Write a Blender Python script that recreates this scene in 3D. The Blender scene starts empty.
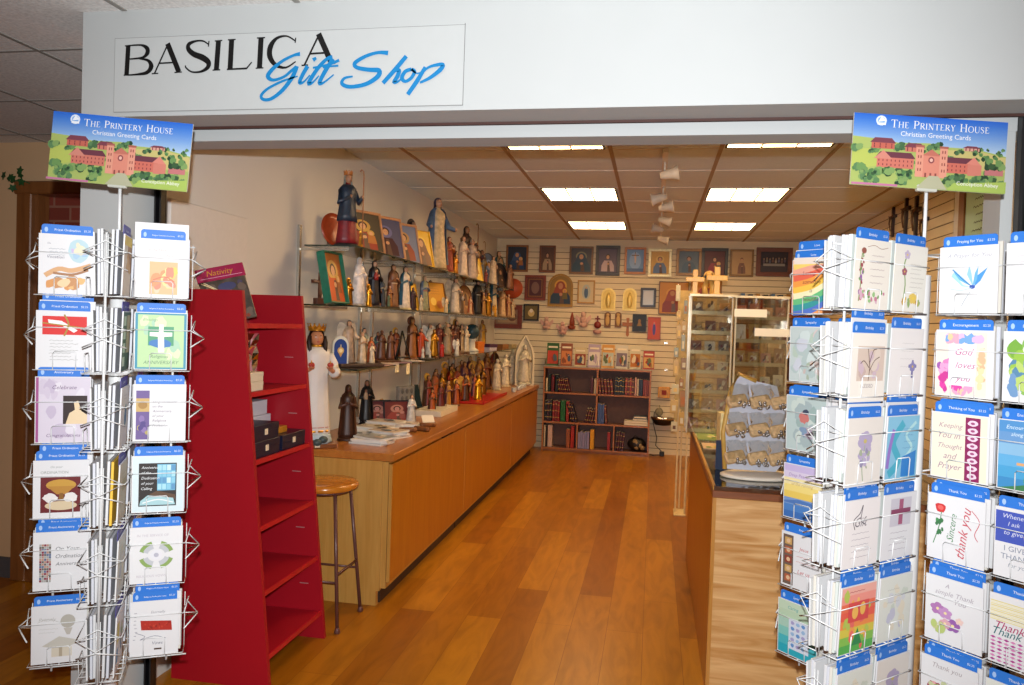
import bpy, math, random
from math import sin, cos, pi, radians
from mathutils import Vector, Matrix
random.seed(7)
SC = bpy.context.scene
COL = SC.collection

# ------------------------------------------------------------------ camera
F = 763.65; PITCH = -.0231; YAW = .1834; ROLL = .0331; H = 1.6
_cy, _sy, _cp, _sp = cos(YAW), sin(YAW), cos(PITCH), sin(PITCH)
FW = Vector((-_sy*_cp, _cy*_cp, _sp)); _r0 = Vector((_cy, _sy, 0)); _u0 = _r0.cross(FW)
RT = _r0*cos(ROLL) + _u0*sin(ROLL); UP = RT.cross(FW)
def at(px, py, ax, v):
    """point of the place seen at a pixel of the photograph, on the plane ax = v (or at view depth v)"""
    d = FW + RT*((px-512)/F) - UP*((py-342.5)/F)
    if ax == 'D': return Vector((0, 0, H)) + d*v
    i = 'XYZ'.index(ax); t = (v - (0, 0, H)[i])/d[i]
    return Vector((0, 0, H)) + d*t
cam = bpy.data.objects.new('camera', bpy.data.cameras.new('camera')); COL.objects.link(cam)
cam.matrix_world = Matrix.Translation((0, 0, H)) @ Matrix((RT, UP, -FW)).transposed().to_4x4()
cam.data.sensor_width = 36; cam.data.lens = F/1024*36; cam.data.clip_start = .02
SC.camera = cam

# ------------------------------------------------------------------ materials
def lin(c):
    return c/12.92 if c <= .04045 else ((c+.055)/1.055)**2.4
def hexc(h):
    return tuple(lin(int(h[i:i+2], 16)/255) for i in (0, 2, 4)) + (1,)
MC = {}
def mat(name, col='808080', rough=.5, metal=0, spec=.5, noise=0, nscale=30, bump=0, emit=None, es=0, coat=0, stretch=(1, 1, 1)):
    if name in MC: return MC[name]
    m = bpy.data.materials.new(name); m.use_nodes = True
    nt = m.node_tree; b = nt.nodes['Principled BSDF']
    c = hexc(col)
    b.inputs['Base Color'].default_value = c; b.inputs['Roughness'].default_value = rough
    b.inputs['Metallic'].default_value = metal; b.inputs['Specular IOR Level'].default_value = spec
    if coat: b.inputs['Coat Weight'].default_value = coat; b.inputs['Coat Roughness'].default_value = .15
    if emit: b.inputs['Emission Color'].default_value = hexc(emit); b.inputs['Emission Strength'].default_value = es
    if noise or bump:
        tc = nt.nodes.new('ShaderNodeTexCoord'); mp = nt.nodes.new('ShaderNodeMapping'); n = nt.nodes.new('ShaderNodeTexNoise')
        nt.links.new(tc.outputs['Object'], mp.inputs['Vector']); nt.links.new(mp.outputs['Vector'], n.inputs['Vector'])
        mp.inputs['Scale'].default_value = stretch
        n.inputs['Scale'].default_value = nscale; n.inputs['Detail'].default_value = 5
        if noise:
            r = nt.nodes.new('ShaderNodeValToRGB'); e = r.color_ramp.elements
            e[0].position = .3; e[1].position = .7
            e[0].color = tuple(x*(1-noise) for x in c[:3])+(1,); e[1].color = tuple(min(1, x*(1+noise)) for x in c[:3])+(1,)
            nt.links.new(n.outputs['Fac'], r.inputs['Fac']); nt.links.new(r.outputs['Color'], b.inputs['Base Color'])
        if bump:
            bp = nt.nodes.new('ShaderNodeBump'); bp.inputs['Strength'].default_value = bump; bp.inputs['Distance'].default_value = .004
            nt.links.new(n.outputs['Fac'], bp.inputs['Height']); nt.links.new(bp.outputs['Normal'], b.inputs['Normal'])
    MC[name] = m
    return m
INKK = 1.0   # scale on ink colours, lowered where the flash would overexpose them
def ink(h, rough=.55):
    if INKK != 1:
        g = lambda v: 1.055*v**(1/2.4)-.055 if v > .0031308 else v*12.92
        h = ''.join('%02x' % max(0, min(255, round(255*g(v*INKK)))) for v in hexc(h)[:3])
    return mat('ink_'+h+('' if rough == .55 else str(rough)), h, rough, 0, .35)
def glass(name, tint, amount=.12, rough=.03):
    """thin clear sheet: mostly transparent, mirror-like at grazing angles"""
    if name in MC: return MC[name]
    m = bpy.data.materials.new(name); m.use_nodes = True; nt = m.node_tree; nt.nodes.clear()
    o = nt.nodes.new('ShaderNodeOutputMaterial'); t = nt.nodes.new('ShaderNodeBsdfTransparent'); g = nt.nodes.new('ShaderNodeBsdfGlossy')
    f = nt.nodes.new('ShaderNodeFresnel'); f.inputs['IOR'].default_value = 1.45
    a = nt.nodes.new('ShaderNodeMath'); a.operation = 'ADD'; a.inputs[1].default_value = amount; a.use_clamp = True
    x = nt.nodes.new('ShaderNodeMixShader')
    t.inputs['Color'].default_value = hexc(tint); g.inputs['Roughness'].default_value = rough; g.inputs['Color'].default_value = (1, 1, 1, 1)
    nt.links.new(f.outputs[0], a.inputs[0]); nt.links.new(a.outputs[0], x.inputs[0])
    nt.links.new(t.outputs[0], x.inputs[1]); nt.links.new(g.outputs[0], x.inputs[2]); nt.links.new(x.outputs[0], o.inputs[0])
    MC[name] = m
    return m
def wood(name, c1, c2, axis='Z', scale=6, rough=.35, coat=.2, spec=.4):
    """streaky grain running along one object axis"""
    if name in MC: return MC[name]
    m = bpy.data.materials.new(name); m.use_nodes = True; nt = m.node_tree; b = nt.nodes['Principled BSDF']
    tc = nt.nodes.new('ShaderNodeTexCoord'); mp = nt.nodes.new('ShaderNodeMapping'); n = nt.nodes.new('ShaderNodeTexNoise')
    s = [scale*6]*3; s['XYZ'.index(axis)] = scale*.45
    mp.inputs['Scale'].default_value = s; n.inputs['Scale'].default_value = 1; n.inputs['Detail'].default_value = 6; n.inputs['Distortion'].default_value = 1.2
    r = nt.nodes.new('ShaderNodeValToRGB'); e = r.color_ramp.elements; e[0].position = .3; e[1].position = .72
    e[0].color = hexc(c1); e[1].color = hexc(c2)
    L = nt.links.new
    L(tc.outputs['Object'], mp.inputs['Vector']); L(mp.outputs['Vector'], n.inputs['Vector']); L(n.outputs['Fac'], r.inputs['Fac']); L(r.outputs['Color'], b.inputs['Base Color'])
    b.inputs['Roughness'].default_value = rough; b.inputs['Coat Weight'].default_value = coat; b.inputs['Coat Roughness'].default_value = .2
    b.inputs['Specular IOR Level'].default_value = spec
    MC[name] = m
    return m

WHITE = mat('white_paint', 'a8acab', .6, noise=.02, nscale=3)
CREAM = mat('cream_wall_paint', 'd6d2ca', .65, noise=.02, nscale=2)
SLAT = mat('cream_slat_panel', 'd8c9a6', .5, noise=.03, nscale=8)
WIRE = mat('white_coated_wire', 'b8bab9', .3, noise=.01, nscale=40)
CHROME = mat('chrome', 'd8d8d8', .12, 1)
BLACK = mat('black_metal', '0c0c0e', .4, noise=.1, nscale=50)
RED = mat('red_lacquered_board', '9c061a', .45, noise=.04, nscale=3, coat=.1)
REDIN = mat('red_shelf_edge', 'b41420', .4, noise=.04, nscale=5)
CABL = wood('pale_maple_end', 'b4843c', 'c4964c', 'Z', 5, .4)
CABF = wood('honey_cabinet_front', 'a8620a', 'b87614', 'Z', 3, .35)
CTOP = wood('honey_counter_top', 'a4642a', 'b87834', 'Y', 4, .3)
PLY = wood('plywood_counter_front', 'b07c3c', 'dcb47c', 'X', 4, .5)
GOLD = mat('gold_leaf', 'd9a23a', .28, .85, noise=.12, nscale=30)
PAPER = ink('e6e6e4'); CREAMP = ink('eadfc8')
GLS = glass('shelf_glass', 'd4e6d4', .12)
ACR = glass('clear_acrylic', 'f6f6f2', .12)
GEDGE = mat('glass_edge', '0c2a22', .2, 0, .6, noise=.1)
SKIN = mat('painted_skin', 'd3a07c', .5, noise=.03)

# ------------------------------------------------------------------ mesh builder
class MB:
    def __init__(s): s.v = []; s.f = []; s.mi = []; s.sm = []; s.ms = []
    def k(s, m):
        if m not in s.ms: s.ms.append(m)
        return s.ms.index(m)
    def add(s, vs, fs, m, smooth=False, M=None):
        o = len(s.v)
        for p in vs: s.v.append(tuple(M @ Vector(p)) if M else tuple(p))
        i = s.k(m)
        for f in fs: s.f.append([o+q for q in f]); s.mi.append(i); s.sm.append(smooth)
        return s
    def box(s, x0, x1, y0, y1, z0, z1, m, M=None, b=0):
        if b:
            vs = []
            for (x, sx) in ((x0, 1), (x1, -1)):
                for (y, sy) in ((y0, 1), (y1, -1)):
                    for (z, sz) in ((z0, 1), (z1, -1)):
                        vs += [(x, y+b*sy, z+b*sz), (x+b*sx, y, z+b*sz), (x+b*sx, y+b*sy, z)]
            def I(a, c, d, e): return ((a*2+c)*2+d)*3+e
            fs = []
            for a in (0, 1): fs.append([I(a, 0, 0, 0), I(a, 1, 0, 0), I(a, 1, 1, 0), I(a, 0, 1, 0)])
            for c in (0, 1): fs.append([I(0, c, 0, 1), I(1, c, 0, 1), I(1, c, 1, 1), I(0, c, 1, 1)])
            for d in (0, 1): fs.append([I(0, 0, d, 2), I(1, 0, d, 2), I(1, 1, d, 2), I(0, 1, d, 2)])
            for a in (0, 1):
                for c in (0, 1): fs.append([I(a, c, 0, 0), I(a, c, 0, 1), I(a, c, 1, 1), I(a, c, 1, 0)])
                for d in (0, 1): fs.append([I(a, 0, d, 0), I(a, 0, d, 2), I(a, 1, d, 2), I(a, 1, d, 0)])
            for c in (0, 1):
                for d in (0, 1): fs.append([I(0, c, d, 1), I(0, c, d, 2), I(1, c, d, 2), I(1, c, d, 1)])
            for a in (0, 1):
                for c in (0, 1):
                    for d in (0, 1): fs.append([I(a, c, d, 0), I(a, c, d, 1), I(a, c, d, 2)])
            return s.add(vs, fs, m, False, M)
        vs = [(x, y, z) for x in (x0, x1) for y in (y0, y1) for z in (z0, z1)]
        return s.add(vs, [(0, 1, 3, 2), (4, 6, 7, 5), (0, 4, 5, 1), (2, 3, 7, 6), (0, 2, 6, 4), (1, 5, 7, 3)], m, False, M)
    def tube(s, pts, r, m, n=6, M=None, closed=False):
        P = [Vector(p) for p in pts]; N = len(P); rs = r if isinstance(r, (list, tuple)) else [r]*N
        vs = []; fs = []
        for i, p in enumerate(P):
            if closed: t = P[(i+1) % N]-P[i-1]
            else: t = (P[min(i+1, N-1)]-P[max(i-1, 0)])
            t.normalize(); a = Vector((0, 0, 1)) if abs(t.z) < .9 else Vector((1, 0, 0))
            u = t.cross(a).normalized(); w = t.cross(u)
            for j in range(n):
                q = 2*pi*j/n; vs.append(p+(u*cos(q)+w*sin(q))*rs[i])
        for i in range(N if closed else N-1):
            for j in range(n):
                a = i*n+j; b = i*n+(j+1) % n; c = ((i+1) % N)*n
                fs.append((a, b, c+(j+1) % n, c+j))
        if not closed: fs += [list(range(n))[::-1], [(N-1)*n+j for j in range(n)]]
        return s.add(vs, fs, m, True, M)
    def lathe(s, prof, m, n=20, sx=1, sy=1, fold=0, amp=0, a0=0, a1=2*pi, M=None, c=(0, 0), ph=0):
        full = abs(a1-a0-2*pi) < 1e-6; vs = []; fs = []; nn = n if full else n+1
        for k, (r, z) in enumerate(prof):
            t = 1-k/(len(prof)-1)
            for j in range(nn):
                q = a0+(a1-a0)*j/n; rr = r*(1+(amp*t*cos(fold*q+ph) if fold else 0))
                vs.append((c[0]+rr*cos(q)*sx, c[1]+rr*sin(q)*sy, z))
        for k in range(len(prof)-1):
            for j in range(n):
                j2 = (j+1) % nn
                fs.append((k*nn+j, k*nn+j2, (k+1)*nn+j2, (k+1)*nn+j))
        if full:
            if prof[0][0] > 1e-4: fs.append(list(range(n))[::-1])
            if prof[-1][0] > 1e-4: fs.append([(len(prof)-1)*n+j for j in range(n)])
        return s.add(vs, fs, m, True, M)
    def ell(s, c, r, m, n=14, k=9, M=None, cut=None):
        vs = []; fs = []
        for i in range(k+1):
            t = -pi/2+pi*i/k
            for j in range(n):
                q = 2*pi*j/n
                vs.append((c[0]+r[0]*cos(t)*cos(q), c[1]+r[1]*cos(t)*sin(q), c[2]+r[2]*sin(t)))
        for i in range(k):
            for j in range(n):
                f = (i*n+j, i*n+(j+1) % n, (i+1)*n+(j+1) % n, (i+1)*n+j)
                if cut:
                    ce = sum((Vector(vs[x]) for x in f), Vector())/4
                    if cut(ce): continue
                fs.append(f)
        return s.add(vs, fs, m, True, M)
    def prism(s, poly, y0, y1, m, M=None):
        """outline in x,z extruded along y"""
        n = len(poly)
        vs = [(x, y0, z) for x, z in poly]+[(x, y1, z) for x, z in poly]
        fs = [list(range(n)), list(range(n, 2*n))[::-1]]+[(i, (i+1) % n, n+(i+1) % n, n+i) for i in range(n)]
        return s.add(vs, fs, m, False, M)
    def build(s, name, parent=None, loc=None, rz=0, M=None):
        me = bpy.data.meshes.new(name); me.from_pydata(s.v, [], s.f); me.update()
        for m in s.ms: me.materials.append(m)
        me.polygons.foreach_set('material_index', s.mi); me.polygons.foreach_set('use_smooth', s.sm)
        o = bpy.data.objects.new(name, me); COL.objects.link(o)
        if parent: o.parent = parent
        if loc is not None: o.location = loc
        if rz: o.rotation_euler = (0, 0, rz)
        if M is not None: o.matrix_local = M
        return o
def tag(o, label, cat, group=None, kind=None):
    if label: o['label'] = label
    if cat: o['category'] = cat
    if group: o['group'] = group
    if kind: o['kind'] = kind
    return o
def struct(o): o['kind'] = 'structure'; return o
def thing(name, label, cat, loc=(0, 0, 0), rz=0, group=None, M=None):
    o = bpy.data.objects.new(name, None); COL.objects.link(o); o.empty_display_size = .02
    if M is not None: o.matrix_world = M
    else: o.location = loc; o.rotation_euler = (0, 0, rz)
    return tag(o, label, cat, group)
def copy_tree(o, parent=None):
    c = o.copy(); COL.objects.link(c); c.parent = parent
    for ch in list(o.children): copy_tree(ch, c)
    return c

# ------------------------------------------------------------------ writing
TCACHE = {}
def text_mesh(txt, shear=0.):
    key = (txt, shear)
    if key in TCACHE: return TCACHE[key]
    cu = bpy.data.curves.new('t', 'FONT'); cu.body = txt; cu.size = 1; cu.shear = shear; cu.align_x = 'LEFT'; cu.resolution_u = 2
    ob = bpy.data.objects.new('t', cu); me = bpy.data.meshes.new_from_object(ob)
    vs = [(v.co.x, v.co.y) for v in me.vertices]; fs = [list(p.vertices) for p in me.polygons]
    bpy.data.objects.remove(ob); bpy.data.curves.remove(cu); bpy.data.meshes.remove(me)
    x0 = min(v[0] for v in vs); x1 = max(v[0] for v in vs)
    TCACHE[key] = ([(x-x0, y) for x, y in vs], fs, x1-x0)
    return TCACHE[key]
def ribbon(pts, ws, smooth=4):
    """flat stroke of changing width; returns quads"""
    P = [Vector((p[0], p[1])) for p in pts]; W = list(ws) if isinstance(ws, (list, tuple)) else [ws]*len(P)
    if smooth and len(P) > 2:
        Q = []; V = []
        for i in range(len(P)-1):
            a, b, c, d = P[max(i-1, 0)], P[i], P[i+1], P[min(i+2, len(P)-1)]
            for k in range(smooth):
                t = k/smooth
                Q.append(.5*((2*b)+(c-a)*t+(2*a-5*b+4*c-d)*t*t+(3*b-a-3*c+d)*t**3)); V.append(W[i]*(1-t)+W[i+1]*t)
        Q.append(P[-1]); V.append(W[-1]); P, W = Q, V
    vs = []
    for i, p in enumerate(P):
        t = P[min(i+1, len(P)-1)]-P[max(i-1, 0)]
        if t.length < 1e-9: t = Vector((1, 0))
        t.normalize(); n = Vector((-t.y, t.x))*W[i]/2
        vs += [p+n, p-n]
    return vs, [(2*i, 2*i+1, 2*i+3, 2*i+2) for i in range(len(P)-1)]

class Art:
    """prints flat ink on a sheet that faces -y; u runs left-right 0..1, v bottom-top 0..1"""
    def __init__(s, mb, x0, x1, z0, z1, y, d=.00025, M=None, rough=.55):
        s.mb = mb; s.x0 = x0; s.x1 = x1; s.z0 = z0; s.z1 = z1; s.y = y; s.d = d; s.n = 0; s.M = M; s.rough = rough
    def p(s, u, v): return (s.x0+(s.x1-s.x0)*u, s.z0+(s.z1-s.z0)*v)
    def raw(s, vs, fs, c):
        s.n += 1; y = s.y-s.d*s.n
        s.mb.add([(a, y, b) for a, b in vs], fs, ink(c, s.rough) if isinstance(c, str) else c, False, s.M)
    def poly(s, uv, c): s.raw([s.p(*q) for q in uv], [list(range(len(uv)))], c)
    def rect(s, u0, v0, u1, v1, c): s.poly([(u0, v0), (u1, v0), (u1, v1), (u0, v1)], c)
    def ell(s, u, v, ru, rv, c, n=18, wob=0, rot=0):
        pts = []
        for i in range(n):
            a = 2*pi*i/n; r = 1+(wob*random.uniform(-1, 1) if wob else 0)
            x = ru*r*cos(a); y = rv*r*sin(a)
            pts.append((u+x*cos(rot)-y*sin(rot), v+x*sin(rot)+y*cos(rot)))
        s.poly(pts, c)
    def line(s, uv, w, c, smooth=4):
        vs, fs = ribbon([s.p(*q) for q in uv], w, smooth); s.raw([(q[0], q[1]) for q in vs], fs, c)
    def text(s, txt, u, v, size, c, shear=.25, center=False, rot=0, maxw=None):
        vs, fs, w = text_mesh(txt, shear)
        if maxw and w*size > maxw*abs(s.x1-s.x0): size = maxw*abs(s.x1-s.x0)/w
        ox, oz = s.p(u, v); dx = -w/2 if center else 0
        s.raw([(ox+((x+dx)*cos(rot)-y*sin(rot))*size, oz+((x+dx)*sin(rot)+y*cos(rot))*size) for x, y in vs], fs, c)
    def scrib(s, u, v, w, c, wd=.0008, k=9, amp=.008):
        s.line([(u+w*i/k, v+amp*(1 if i % 2 else -1)*random.uniform(.3, 1)) for i in range(k+1)], wd, c, 3)
    def lines(s, u, v, w, n, dv, c, wd=.0008):
        for i in range(n): s.scrib(u+random.uniform(0, .04), v-i*dv, w*random.uniform(.7, 1), c, wd)
    def blobs(s, u0, v0, u1, v1, cols, n, r0, r1):
        for i in range(n):
            r = random.uniform(r0, r1); s.ell(random.uniform(u0+r, u1-r), random.uniform(v0+r, v1-r), r, r*random.uniform(.6, 1), random.choice(cols), 12, .18, random.uniform(0, 3))
    def grad(s, u0, v0, u1, v1, cols):
        n = len(cols)
        for i, c in enumerate(cols): s.rect(u0, v0+(v1-v0)*i/n, u1, v0+(v1-v0)*(i+1)/n, c)
    def flower(s, u, v, r, c, c2='f0d040', k=5, asp=.72):
        for i in range(k):
            a = 2*pi*i/k+.3; s.ell(u+r*.6*cos(a), v+r*.6*asp*sin(a), r*.5, r*.5*asp, c, 10, .1)
        s.ell(u, v, r*.25, r*.25*asp, c2, 8)

# Roman capitals of the card maker's sign: strokes on a 0..1 box, (points, width)
TH, TK, SF = .055, .13, .05
ROM = {
 'T': (.8, [([(.4, 0), (.4, .97)], TK), ([(.02, .97), (.78, .97)], TH), ([(.02, .97), (.02, .82)], SF), ([(.78, .97), (.78, .82)], SF), ([(.25, .02), (.55, .02)], SF)]),
 'H': (.95, [([(.17, 0), (.17, 1)], TK), ([(.78, 0), (.78, 1)], TK), ([(.17, .52), (.78, .52)], TH)]+[([(x-.15, z), (x+.15, z)], SF) for x in (.17, .78) for z in (.02, .98)]),
 'E': (.72, [([(.17, 0), (.17, 1)], TK), ([(.02, .98), (.62, .98), (.62, .82)], TH), ([(.17, .52), (.5, .52)], TH), ([(.02, .02), (.62, .02), (.68, .2)], TH)]),
 'P': (.72, [([(.17, 0), (.17, 1)], TK), ([(.02, .97), (.4, .97), (.62, .88), (.65, .72), (.55, .52), (.17, .47)], [TH, TH, .09, TK, .09, TH]), ([(.02, .02), (.32, .02)], SF)]),
 'R': (.8, [([(.17, 0), (.17, 1)], TK), ([(.02, .97), (.4, .97), (.6, .88), (.62, .74), (.52, .54), (.17, .5)], [TH, TH, .09, TK, .09, TH]), ([(.35, .5), (.78, .0)], TK), ([(.02, .02), (.32, .02)], SF)]),
 'I': (.34, [([(.17, 0), (.17, 1)], TK), ([(.02, .02), (.32, .02)], SF), ([(.02, .98), (.32, .98)], SF)]),
 'N': (.95, [([(.17, 0), (.17, 1)], TH), ([(.14, 1), (.78, 0)], TK), ([(.78, 0), (.78, 1)], TH), ([(.02, .98), (.2, .98)], SF), ([(.64, .98), (.92, .98)], SF), ([(.02, .02), (.32, .02)], SF)]),
 'Y': (.8, [([(.4, 0), (.4, .45)], TK), ([(.1, 1), (.4, .45)], TK), ([(.7, 1), (.4, .45)], TH), ([(.0, .98), (.24, .98)], SF), ([(.58, .98), (.8, .98)], SF), ([(.25, .02), (.55, .02)], SF)]),
 'O': (.92, [([(.46, .99), (.16, .86), (.07, .5), (.16, .14), (.46, .01), (.76, .14), (.85, .5), (.76, .86), (.46, .99)], [TH, .1, TK, .1, TH, .1, TK, .1, TH])]),
 'U': (.9, [([(.17, 1), (.17, .3), (.3, .05), (.5, .0), (.68, .08), (.76, .3), (.76, 1)], [TK, TK, .1, TH, TH, TH, TH]), ([(.02, .98), (.32, .98)], SF), ([(.62, .98), (.9, .98)], SF)]),
 'S': (.62, [([(.52, .78), (.46, .93), (.28, .99), (.1, .88), (.1, .7), (.3, .53), (.48, .38), (.52, .2), (.36, .03), (.16, .03), (.05, .22)], [TH, TH, TH, .09, .11, TK, TK, .1, TH, TH, TH])]),
}
def roman(art, txt, u, v, hh, c):
    """txt with capitals larger than small capitals (given in lower case)"""
    x, z = art.p(u, v)
    for ch in txt:
        if ch == ' ': x += hh*.5; continue
        k = hh if ch.isupper() else hh*.78
        adv, st = ROM[ch.upper()]
        for pts, w in st:
            ww = [q*k for q in w] if isinstance(w, list) else w*k
            vs, fs = ribbon([(x+a*k, z+b*k) for a, b in pts], ww, 4 if isinstance(w, list) else 0)
            art.raw([(q[0], q[1]) for q in vs], fs, c)
            art.n -= 1
        x += (adv+.1)*k
    art.n += 1

# ------------------------------------------------------------------ room shell
def floor_mat():
    m = bpy.data.materials.new('honey_plank_floor'); m.use_nodes = True; nt = m.node_tree; b = nt.nodes['Principled BSDF']; N = nt.nodes.new; L = nt.links.new
    tc = N('ShaderNodeTexCoord'); mp = N('ShaderNodeMapping'); mp.inputs['Rotation'].default_value = (0, 0, pi/2)
    br = N('ShaderNodeTexBrick'); br.offset = .37; br.inputs['Scale'].default_value = 1; br.inputs['Brick Width'].default_value = 1.35; br.inputs['Row Height'].default_value = .19
    br.inputs['Mortar Size'].default_value = .0012; br.inputs['Color1'].default_value = (.0, .0, .0, 1); br.inputs['Color2'].default_value = (1, 1, 1, 1); br.inputs['Mortar'].default_value = (.3, .3, .3, 1)
    L(tc.outputs['Object'], mp.inputs['Vector']); L(mp.outputs['Vector'], br.inputs['Vector'])
    r = N('ShaderNodeValToRGB'); e = r.color_ramp.elements
    e[0].color = hexc('94550a'); e[1].color = hexc('ba7c1a')
    L(br.outputs['Color'], r.inputs['Fac'])
    n = N('ShaderNodeTexNoise'); m2 = N('ShaderNodeMapping'); m2.inputs['Scale'].default_value = (7, 1.3, 1); n.inputs['Scale'].default_value = 1.6; n.inputs['Detail'].default_value = 7; n.inputs['Distortion'].default_value = 1.6
    L(tc.outputs['Object'], m2.inputs['Vector']); L(m2.outputs['Vector'], n.inputs['Vector'])
    r2 = N('ShaderNodeValToRGB'); e2 = r2.color_ramp.elements; e2[0].position = .3; e2[1].position = .62; e2[0].color = (.42, .34, .2, 1); e2[1].color = (1, 1, 1, 1)
    L(n.outputs['Fac'], r2.inputs['Fac'])
    mx = N('ShaderNodeMixRGB'); mx.blend_type = 'MULTIPLY'; mx.inputs['Fac'].default_value = .5
    L(r.outputs['Color'], mx.inputs['Color1']); L(r2.outputs['Color'], mx.inputs['Color2'])
    # small dark knots
    vo = N('ShaderNodeTexVoronoi'); m3 = N('ShaderNodeMapping'); m3.inputs['Scale'].default_value = (2.4, 1.1, 1); vo.inputs['Scale'].default_value = 1.1
    nz = N('ShaderNodeTexNoise'); nz.inputs['Scale'].default_value = 9; ad = N('ShaderNodeMixRGB'); ad.blend_type = 'ADD'; ad.inputs['Fac'].default_value = .1
    L(tc.outputs['Object'], m3.inputs['Vector']); L(m3.outputs['Vector'], ad.inputs['Color1']); L(nz.outputs['Color'], ad.inputs['Color2']); L(ad.outputs['Color'], vo.inputs['Vector'])
    r3 = N('ShaderNodeValToRGB'); e3 = r3.color_ramp.elements; e3[0].position = .03; e3[1].position = .13; e3[0].color = (.3, .22, .15, 1); e3[1].color = (1, 1, 1, 1)
    L(vo.outputs['Distance'], r3.inputs['Fac'])
    mx2 = N('ShaderNodeMixRGB'); mx2.blend_type = 'MULTIPLY'; mx2.inputs['Fac'].default_value = .75
    L(mx.outputs['Color'], mx2.inputs['Color1']); L(r3.outputs['Color'], mx2.inputs['Color2'])
    mo = N('ShaderNodeMixRGB'); mo.inputs['Color2'].default_value = hexc('7a430f'); L(br.outputs['Fac'], mo.inputs['Fac']); L(mx2.outputs['Color'], mo.inputs['Color1'])
    L(mo.outputs['Color'], b.inputs['Base Color']); b.inputs['Roughness'].default_value = .33; b.inputs['Specular IOR Level'].default_value = .35
    return m
def brick_mat():
    m = bpy.data.materials.new('red_brick'); m.use_nodes = True; nt = m.node_tree; b = nt.nodes['Principled BSDF']; N = nt.nodes.new; L = nt.links.new
    tc = N('ShaderNodeTexCoord'); mp = N('ShaderNodeMapping'); mp.inputs['Rotation'].default_value = (pi/2, 0, 0); br = N('ShaderNodeTexBrick')
    br.inputs['Scale'].default_value = 1; br.inputs['Brick Width'].default_value = .22; br.inputs['Row Height'].default_value = .085; br.inputs['Mortar Size'].default_value = .007
    br.inputs['Color1'].default_value = hexc('6a2a1c'); br.inputs['Color2'].default_value = hexc('803424'); br.inputs['Mortar'].default_value = hexc('8a5c4a')
    L(tc.outputs['Object'], mp.inputs['Vector']); L(mp.outputs['Vector'], br.inputs['Vector']); L(br.outputs['Color'], b.inputs['Base Color']); b.inputs['Roughness'].default_value = .8
    return m
ZC, ZH = 2.74, 2.575           # shop ceiling, corridor ceiling
XL, XR, YB = -2.09, 2.0, 9.97  # shop walls
m = MB(); m.box(-6, 4.2, -3, YB+.1, -.05, 0, floor_mat()); struct(m.build('floor'))
TILE = mat('shop_ceiling_tile', 'd6dee2', .8, noise=.03, nscale=40, bump=.2)
HTILE = mat('corridor_ceiling_tile', 'dcdcd8', .85, noise=.14, nscale=90, bump=.5)
m = MB(); m.box(-1.99, XR+.05, 2.4, 2.52, ZC, ZC+.05, TILE); m.box(XL-.02, XR+.05, 2.52, YB+.1, ZC, ZC+.05, TILE); struct(m.build('ceiling'))
m = MB(); m.box(-6, 4.2, -3, 4.0, ZH, ZH+.04, HTILE); struct(m.build('ceiling_corridor'))
BARD = mat('ceiling_runner', 'a08a74', .6, noise=.03); BARL = mat('ceiling_cross_bar', 'e0dcd4', .6, noise=.03)
m = MB()
for k in range(-2, 6):
    x = -.315+.683*(k-1); 
    if XL < x < XR: m.box(x-.013, x+.013, 2.42, YB, ZC-.004, ZC, BARD)
struct(m.build('ceiling_runner'))
m = MB()
for k in range(-5, 6):
    y = 6.25+.66*k; m.box(XL, XR, y-.006, y+.006, ZC-.003, ZC, BARL)
struct(m.build('ceiling_cross_bar'))
m = MB(); HB = mat('corridor_ceiling_bar', '8c8a84', .6, noise=.03)
for k in range(-5, 10):
    x = -2.32+.6*k; m.box(x-.009, x+.009, -3, 3.9, ZH-.003, ZH, HB)
for k in range(-8, 3):
    y = 2.52+.6*k; m.box(-6, 4.2, y-.007, y+.007, ZH-.0028, ZH, HB)
struct(m.build('ceiling_corridor_bar'))
m = MB(); m.box(XL+1.115, XL+1.755, 6.93, 7.56, ZC-.0035, ZC, mat('grey_ceiling_tile', '9c9186', .85, noise=.08, nscale=20)); tag(m.build('ceiling_air_panel'), 'greyish ceiling panel just behind the middle left ceiling light', 'ceiling panel')
# back wall and right wall of horizontal slats with dark grooves
GRO = mat('slat_groove', '6b5a40', .7, noise=.1)
def slats(mb, a0, a1, z1, axis, pos, s):
    z = .0
    while z < z1-.01:
        t = min(z+.070, z1)
        if axis == 'Y':
            mb.box(a0, a1, pos, pos+.014, z, t, SLAT); mb.box(a0, a1, pos+.006, pos+.014, t, min(t+.008, z1), GRO)
        else:
            mb.box(pos, pos+.014, a0, a1, z, t, SLAT); mb.box(pos+.006, pos+.014, a0, a1, t, min(t+.008, z1), GRO)
        z += .078
m = MB(); slats(m, XL, XR, 2.62, 'Y', YB, 1); m.box(XL-.05, XR+.05, YB+.014, YB+.08, 0, ZC, SLAT); m.box(XL, XR, YB-.004, YB+.014, 2.63, ZC, SLAT); struct(m.build('wall_back'))
m = MB(); slats(m, 5.75, YB, ZC, 'X', XR, 1); m.box(XR+.014, XR+.1, 2.4, YB, 0, ZC, CREAM); m.box(XR, XR+.014, 2.4, 5.0, 0, ZC, CREAM); m.box(XR+.004, XR+.014, 5.0, 5.75, 0, ZC, CREAM); struct(m.build('wall_right'))
m = MB(); m.box(XL-.02, XL, 2.52, YB+.05, 0, ZC+.03, CREAM); struct(m.build('wall_left'))
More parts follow.
